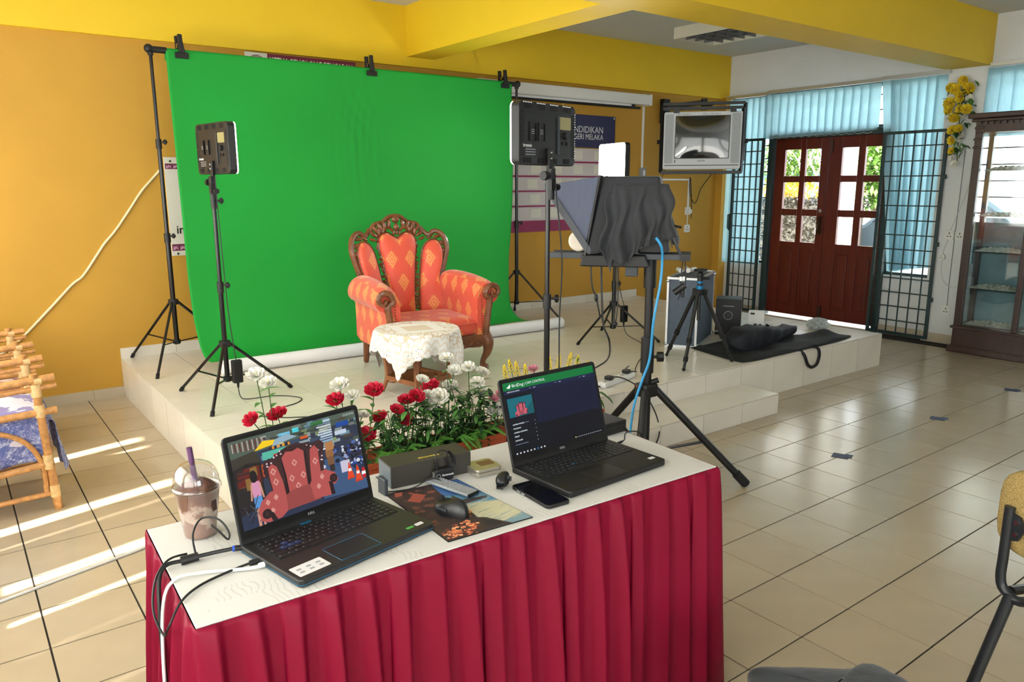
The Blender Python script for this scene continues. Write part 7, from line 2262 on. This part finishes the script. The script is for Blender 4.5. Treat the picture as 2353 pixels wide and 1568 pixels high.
# backrest plane: left side edge towards the camera's view, chair turned away
bl_ = Vector((-.141, -.936, 0))        # left end of the backrest on the ground
bd = Vector((-.17, -.98, 0)).normalized()   # runs out of frame to the right
bc_ = bl_+bd*.215
cushion((bc_.x-bd.x*.03, bc_.y-bd.y*.03, .74), (.225, .03, .115), math.atan2(bd.y, bd.x), R(0), 'backrest', 'tweed')
fwd = Vector((-bd.y, bd.x, 0))
for s, p0 in ((0, bl_+bd*.0), (1, bl_+bd*.43)):
    p0 = p0+fwd*.035*(-1 if fwd.dot(CAM_LOC-p0) < 0 else 1)*1.0
    sd_ = -1 if s == 0 else 1
    pp = [p0+Vector((0, 0, .755)), p0+Vector((0, 0, .62)), p0+Vector((0, 0, .565)), p0+bd*.012*(-sd_)+Vector((0, 0, .535)), p0+bd*.05*(-sd_)+Vector((0, 0, .52))]
    B().tube(spline([pp[0], pp[1], pp[2], pp[3], pp[4], p0+bd*.10*(-sd_)+Vector((0, 0, .555)), p0+bd*.14*(-sd_)+Vector((0, 0, .60))], 5), .0125, 10).obj('back_upright', 'tube_black', oc, smooth=True)
    B().prism([(-.0, -.04), (.03, -.03), (.042, 0), (.03, .03), (0, .04)], -.004, .004, lambda u, v, t_, p0=p0, sd_=sd_: tuple(p0+bd*(u*(-sd_)+.0)+fwd*t_+Vector((0, 0, .705+v)))).obj('fixing_plate', 'tube_black', oc)
    for dz in (-.016, .016):
        q_ = p0+bd*(.022*(-sd_))+Vector((0, 0, .705+dz))
        B().cyl(q_-fwd*.007, q_+fwd*.007, .006).obj('screw', 'chrome', oc, smooth=True)
    top_ = p0+bd*.03*(-sd_)+Vector((0, 0, .53))
    ft = p0-rt.normalized()*.12*(1 if s == 0 else -1)+Vector((0, 0, .012))
    ft.x, ft.y = (p0.x-rt.x*.10, p0.y-rt.y*.10) if s == 0 else (p0.x+bd.x*.05, p0.y+bd.y*.05)
    lg = B().cyl(top_, ft, .0145, n=12).obj('leg', 'tube_black', oc, smooth=True)
    B().sph(top_+(ft-top_)*.55+Vector(rt)*.016, .007, 8, 6).obj('stacking_stud', 'rubber', lg, smooth=True)
sc_ = bc_-fwd*.0+Vector((0, 0, 0))
away = fwd if fwd.dot(Vector((1, 0, 0))) > 0 else -fwd   # the seat points away from the room's centre
cushion((bc_.x+away.x*.26, bc_.y+away.y*.26, .46), (.21, .21, .03), math.atan2(bd.y, bd.x), 0, 'seat', 'tweed')
for s in (0, 1):
    p0 = bl_+bd*(.01+.41*s)+away*.45
    B().cyl(p0+Vector((0, 0, .45)), p0+away*.05+Vector((0, 0, .012)), .0125).obj('leg', 'tube_black', oc, smooth=True)
    B().cyl(p0+Vector((0, 0, .44)), bl_+bd*(.01+.41*s)+Vector((0, 0, .52)), .0125).obj('seat_rail', 'tube_black', oc, smooth=True)
M('bag_teal', (20, 29, 33), .8, noise=.25, scale=9, bump=.3, bscale=30, sheen=.2)
bg_ = thing('backpack', 'dark teal fabric bag standing on the floor in the bottom foreground', 'bag', (-.79, -.83, 0))
rv, fvv = Vector((rt.x, rt.y, 0)).normalized(), Vector((fw.x, fw.y, 0)).normalized()
def bagp(u, v):
    a, q_ = 2*PI*u, v
    rx, ry = .19, .12
    sp_ = lambda x_, e: math.copysign(abs(x_)**e, x_)
    if v < .6:
        f = v/.6; k = .92+.08*math.sin(PI*f*.5); z_ = .425*f
    else:
        f = (v-.6)/.4; k = math.cos(f*PI/2)**.55 if f < 1 else 0; z_ = .425+.045*math.sin(f*PI/2)
    p_ = Vector((-.785, -.855, 0))+rv*(rx*k*sp_(math.cos(a), .6))+fvv*(ry*k*sp_(math.sin(a), .6))
    wv2 = .008*math.sin(a*5+z_*20)+.006*math.sin(a*9-z_*30)
    return (p_.x+wv2*math.cos(a), p_.y+wv2*math.sin(a), z_+.008*math.sin(a*3)*max(0, 1-abs(v-.75)/.2))
B().grid(bagp, 48, 30, cu=True).obj('bag_body', 'bag_teal', bg_, smooth=True, angle=0)
B().tube(spline([tuple(Vector((-.785, -.855, 0))+rv*x_+fvv*(-.02)+Vector((0, 0, z_-.012))) for x_, z_ in ((-.15, .455), (-.08, .479), (.02, .484), (.12, .472), (.165, .44))]), .004, 6).obj('zip_seam', 'rubber', bg_, smooth=True)

# ------------------------------------------------------------------ tape marks on the floor
M('tape_navy', (44, 54, 84), .5, noise=.3, scale=60)
for i, x_ in enumerate((1.8, 3.0, 4.2)):
    t = thing('floor_tape', '%s dark blue tape mark on the floor tiles' % ('nearest', 'middle', 'farthest')[i], 'tape', (x_, .6, .001), 0, 'tape marks on the floor')
    B().box(-.04, .04, -.045, .045, 0, .0012, T=TR((0, 0, 0), 0, 0, R(45)*0+.35)).obj('tape_strip', 'tape_navy', t, local=True)
    B().box(-.012, .05, -.06, -.02, .0012, .002, T=TR((0, 0, 0), 0, 0, .35)).obj('tape_strip', 'tape_navy', t, local=True)

# ------------------------------------------------------------------ outside the door
M('outdoor_ground', (150, 148, 140), .9, noise=.15, scale=2)
M('outdoor_white', (222, 222, 216), .8)
M('hedge_dark', (74, 70, 62), .8, noise=.4, scale=30)
M('hedge_green', (110, 150, 60), .7, noise=.4, scale=20)
M('tree_green', (96, 140, 62), .7, noise=.4, scale=12)
M('bloom_gold', (226, 196, 70), .7, noise=.3, scale=20)
M('car_paint', (110, 128, 140), .2, coat=.6, metal=.3)
M('car_glass', (60, 74, 84), .05)
M('fence_blue', (70, 110, 190), .5)
M('bark', (150, 124, 104), .85)
g_ = structure('ground_outside', (0, 0, 0), 'paved ground outside the door')
B().box(X1+.16, 40, -25, 30, -.25, -.02).obj('paving', 'outdoor_ground', g_)
def bush(name, label, cat, c, sz, n, mat, seed, leaf=.09):
    r_ = random.Random(seed)
    t = thing(name, label, cat, (c[0], c[1], -.02))
    b_ = B()
    for k in range(n):
        while True:
            p_ = Vector((r_.uniform(-1, 1), r_.uniform(-1, 1), r_.uniform(-1, 1)))
            if p_.length < 1: break
        p_ = p_*(.75+.25*r_.random())
        q_ = Vector((c[0]+p_.x*sz[0], c[1]+p_.y*sz[1], c[2]+p_.z*sz[2]))
        leaf_geo(b_, q_, (r_.uniform(-1, 1), r_.uniform(-1, 1), r_.uniform(-.6, .8)), leaf*r_.uniform(.7, 1.4), leaf*.5, .3, 2)
    tag(b_.obj('leaves', mat, t), kind='stuff')
    B().cyl((c[0], c[1], -.02), (c[0], c[1], c[2]), .04+.02*sz[2]).obj('trunk', 'bark', t, smooth=True)
    return t
# clipped hedge: box of small leaves
t = thing('hedge', 'clipped dark hedge seen through the lower door panes', 'hedge', (9.4, 5.9, -.02))
b_ = B(); rh = random.Random(77)
B().box(9.0, 9.8, 4.95, 7.0, -.02, 1.22).obj('core', 'hedge_dark', t)
for k in range(3000):
    p_ = (rh.choice([rh.uniform(8.93, 9.02), rh.uniform(8.95, 9.85)]), rh.uniform(4.9, 7.05), rh.uniform(0, 1.32))
    if p_[0] > 9.05 and p_[2] < 1.2: p_ = (p_[0], p_[1], rh.uniform(1.2, 1.32))
    leaf_geo(b_, p_, (rh.uniform(-1, 1), rh.uniform(-1, 1), rh.uniform(-.4, .8)), rh.uniform(.05, .1), .05, .3, 2)
tag(b_.obj('leaves', 'hedge_dark', t), kind='stuff')
bush('shrub', 'yellow-green shrub above the hedge in the left door panes', 'shrub', (10.4, 6.75, 1.4), (.4, .8, .35), 900, 'bloom_gold', 3)
bush('garden_tree', 'pale green tree in the upper left door panes', 'tree', (14.0, 9.2, 2.0), (1.0, .9, .8), 1500, 'hedge_green', 4, .16)
bush('garden_tree', 'bright green drooping tree in the right door panes', 'tree', (12.2, 6.05, 1.75), (.8, .62, .85), 2200, 'hedge_green', 5, .14)
bush('garden_tree', 'tall tree crown at the top of the right door panes', 'tree', (15.5, 8.1, 2.9), (1.2, 1.3, 1.0), 2200, 'tree_green', 6, .2)
bush('shrub', 'golden shrub beside the white pillar outside', 'shrub', (13.6, 7.3, 1.7), (.5, .35, .55), 700, 'bloom_gold', 8)
t = thing('bare_tree', 'leafless frangipani with forked pale branches outside the door', 'tree', (11.2, 6.85, -.02))
def branch(p_, d, l_, r_, k, parts):
    e = p_+d*l_
    parts.append((p_, e, r_))
    if k:
        for s in (-1, 1):
            d2 = (d+Vector((rh.uniform(-.2, .2), s*.55, .15))).normalized()
            branch(e, d2, l_*.72, r_*.72, k-1, parts)
pp = []
branch(Vector((11.2, 6.85, -.02)), Vector((0, 0, 1)), .8, .05, 4, pp)
b_ = B()
for a, c, r_ in pp: b_.cyl(a, c, r_, r_*.75, 6)
b_.obj('branches', 'bark', t, smooth=True)
fe = thing('blue_fence', 'blue slatted fence far behind the garden', 'fence', (17, 11, -.02))
for k in range(18):
    B().box(17, 17.05, 9.2+.22*k, 9.38+.22*k, -.02, 1.9).obj('fence_slat', 'fence_blue', fe)
t = thing('white_pillar', 'white porch pillar outside the right door leaf', 'pillar', (8.4, 4.65, -.02))
B().box(8.25, 8.55, 4.42, 4.74, -.02, 2.35).obj('shaft', 'outdoor_white', t)
B().box(8.2, 8.6, 4.36, 4.80, .82, .92).obj('band', 'outdoor_white', t)
B().box(8.1, 8.7, 2.0, 8.5, 2.35, 2.9).obj('lintel', 'outdoor_white', t)
t = thing('parked_car', 'grey-blue parked car seen through the lowest right pane', 'car', (10.9, 4.7, -.02))
cpf = [(-1.9, .35), (-1.85, .75), (-1.0, .92), (-.45, 1.38), (.75, 1.42), (1.35, 1.0), (1.95, .9), (2.0, .4)]
B().prism(cpf, 10.1, 11.6, lambda u, v, t_: (t_, 4.1-u, v)).obj('body', 'car_paint', t, bevel=.08)
B().prism([(-.85, .95), (-.4, 1.32), (.7, 1.36), (1.2, 1.0)], 10.085, 11.615, lambda u, v, t_: (t_, 4.1-u, v)).obj('windows', 'car_glass', t)
for u in (-1.25, 1.3):
    for xx in (10.08, 11.42):
        B().cyl((xx, 4.1-u, .3), (xx+.2, 4.1-u, .3), .31, n=20).obj('wheel', 'rubber', t, smooth=True)
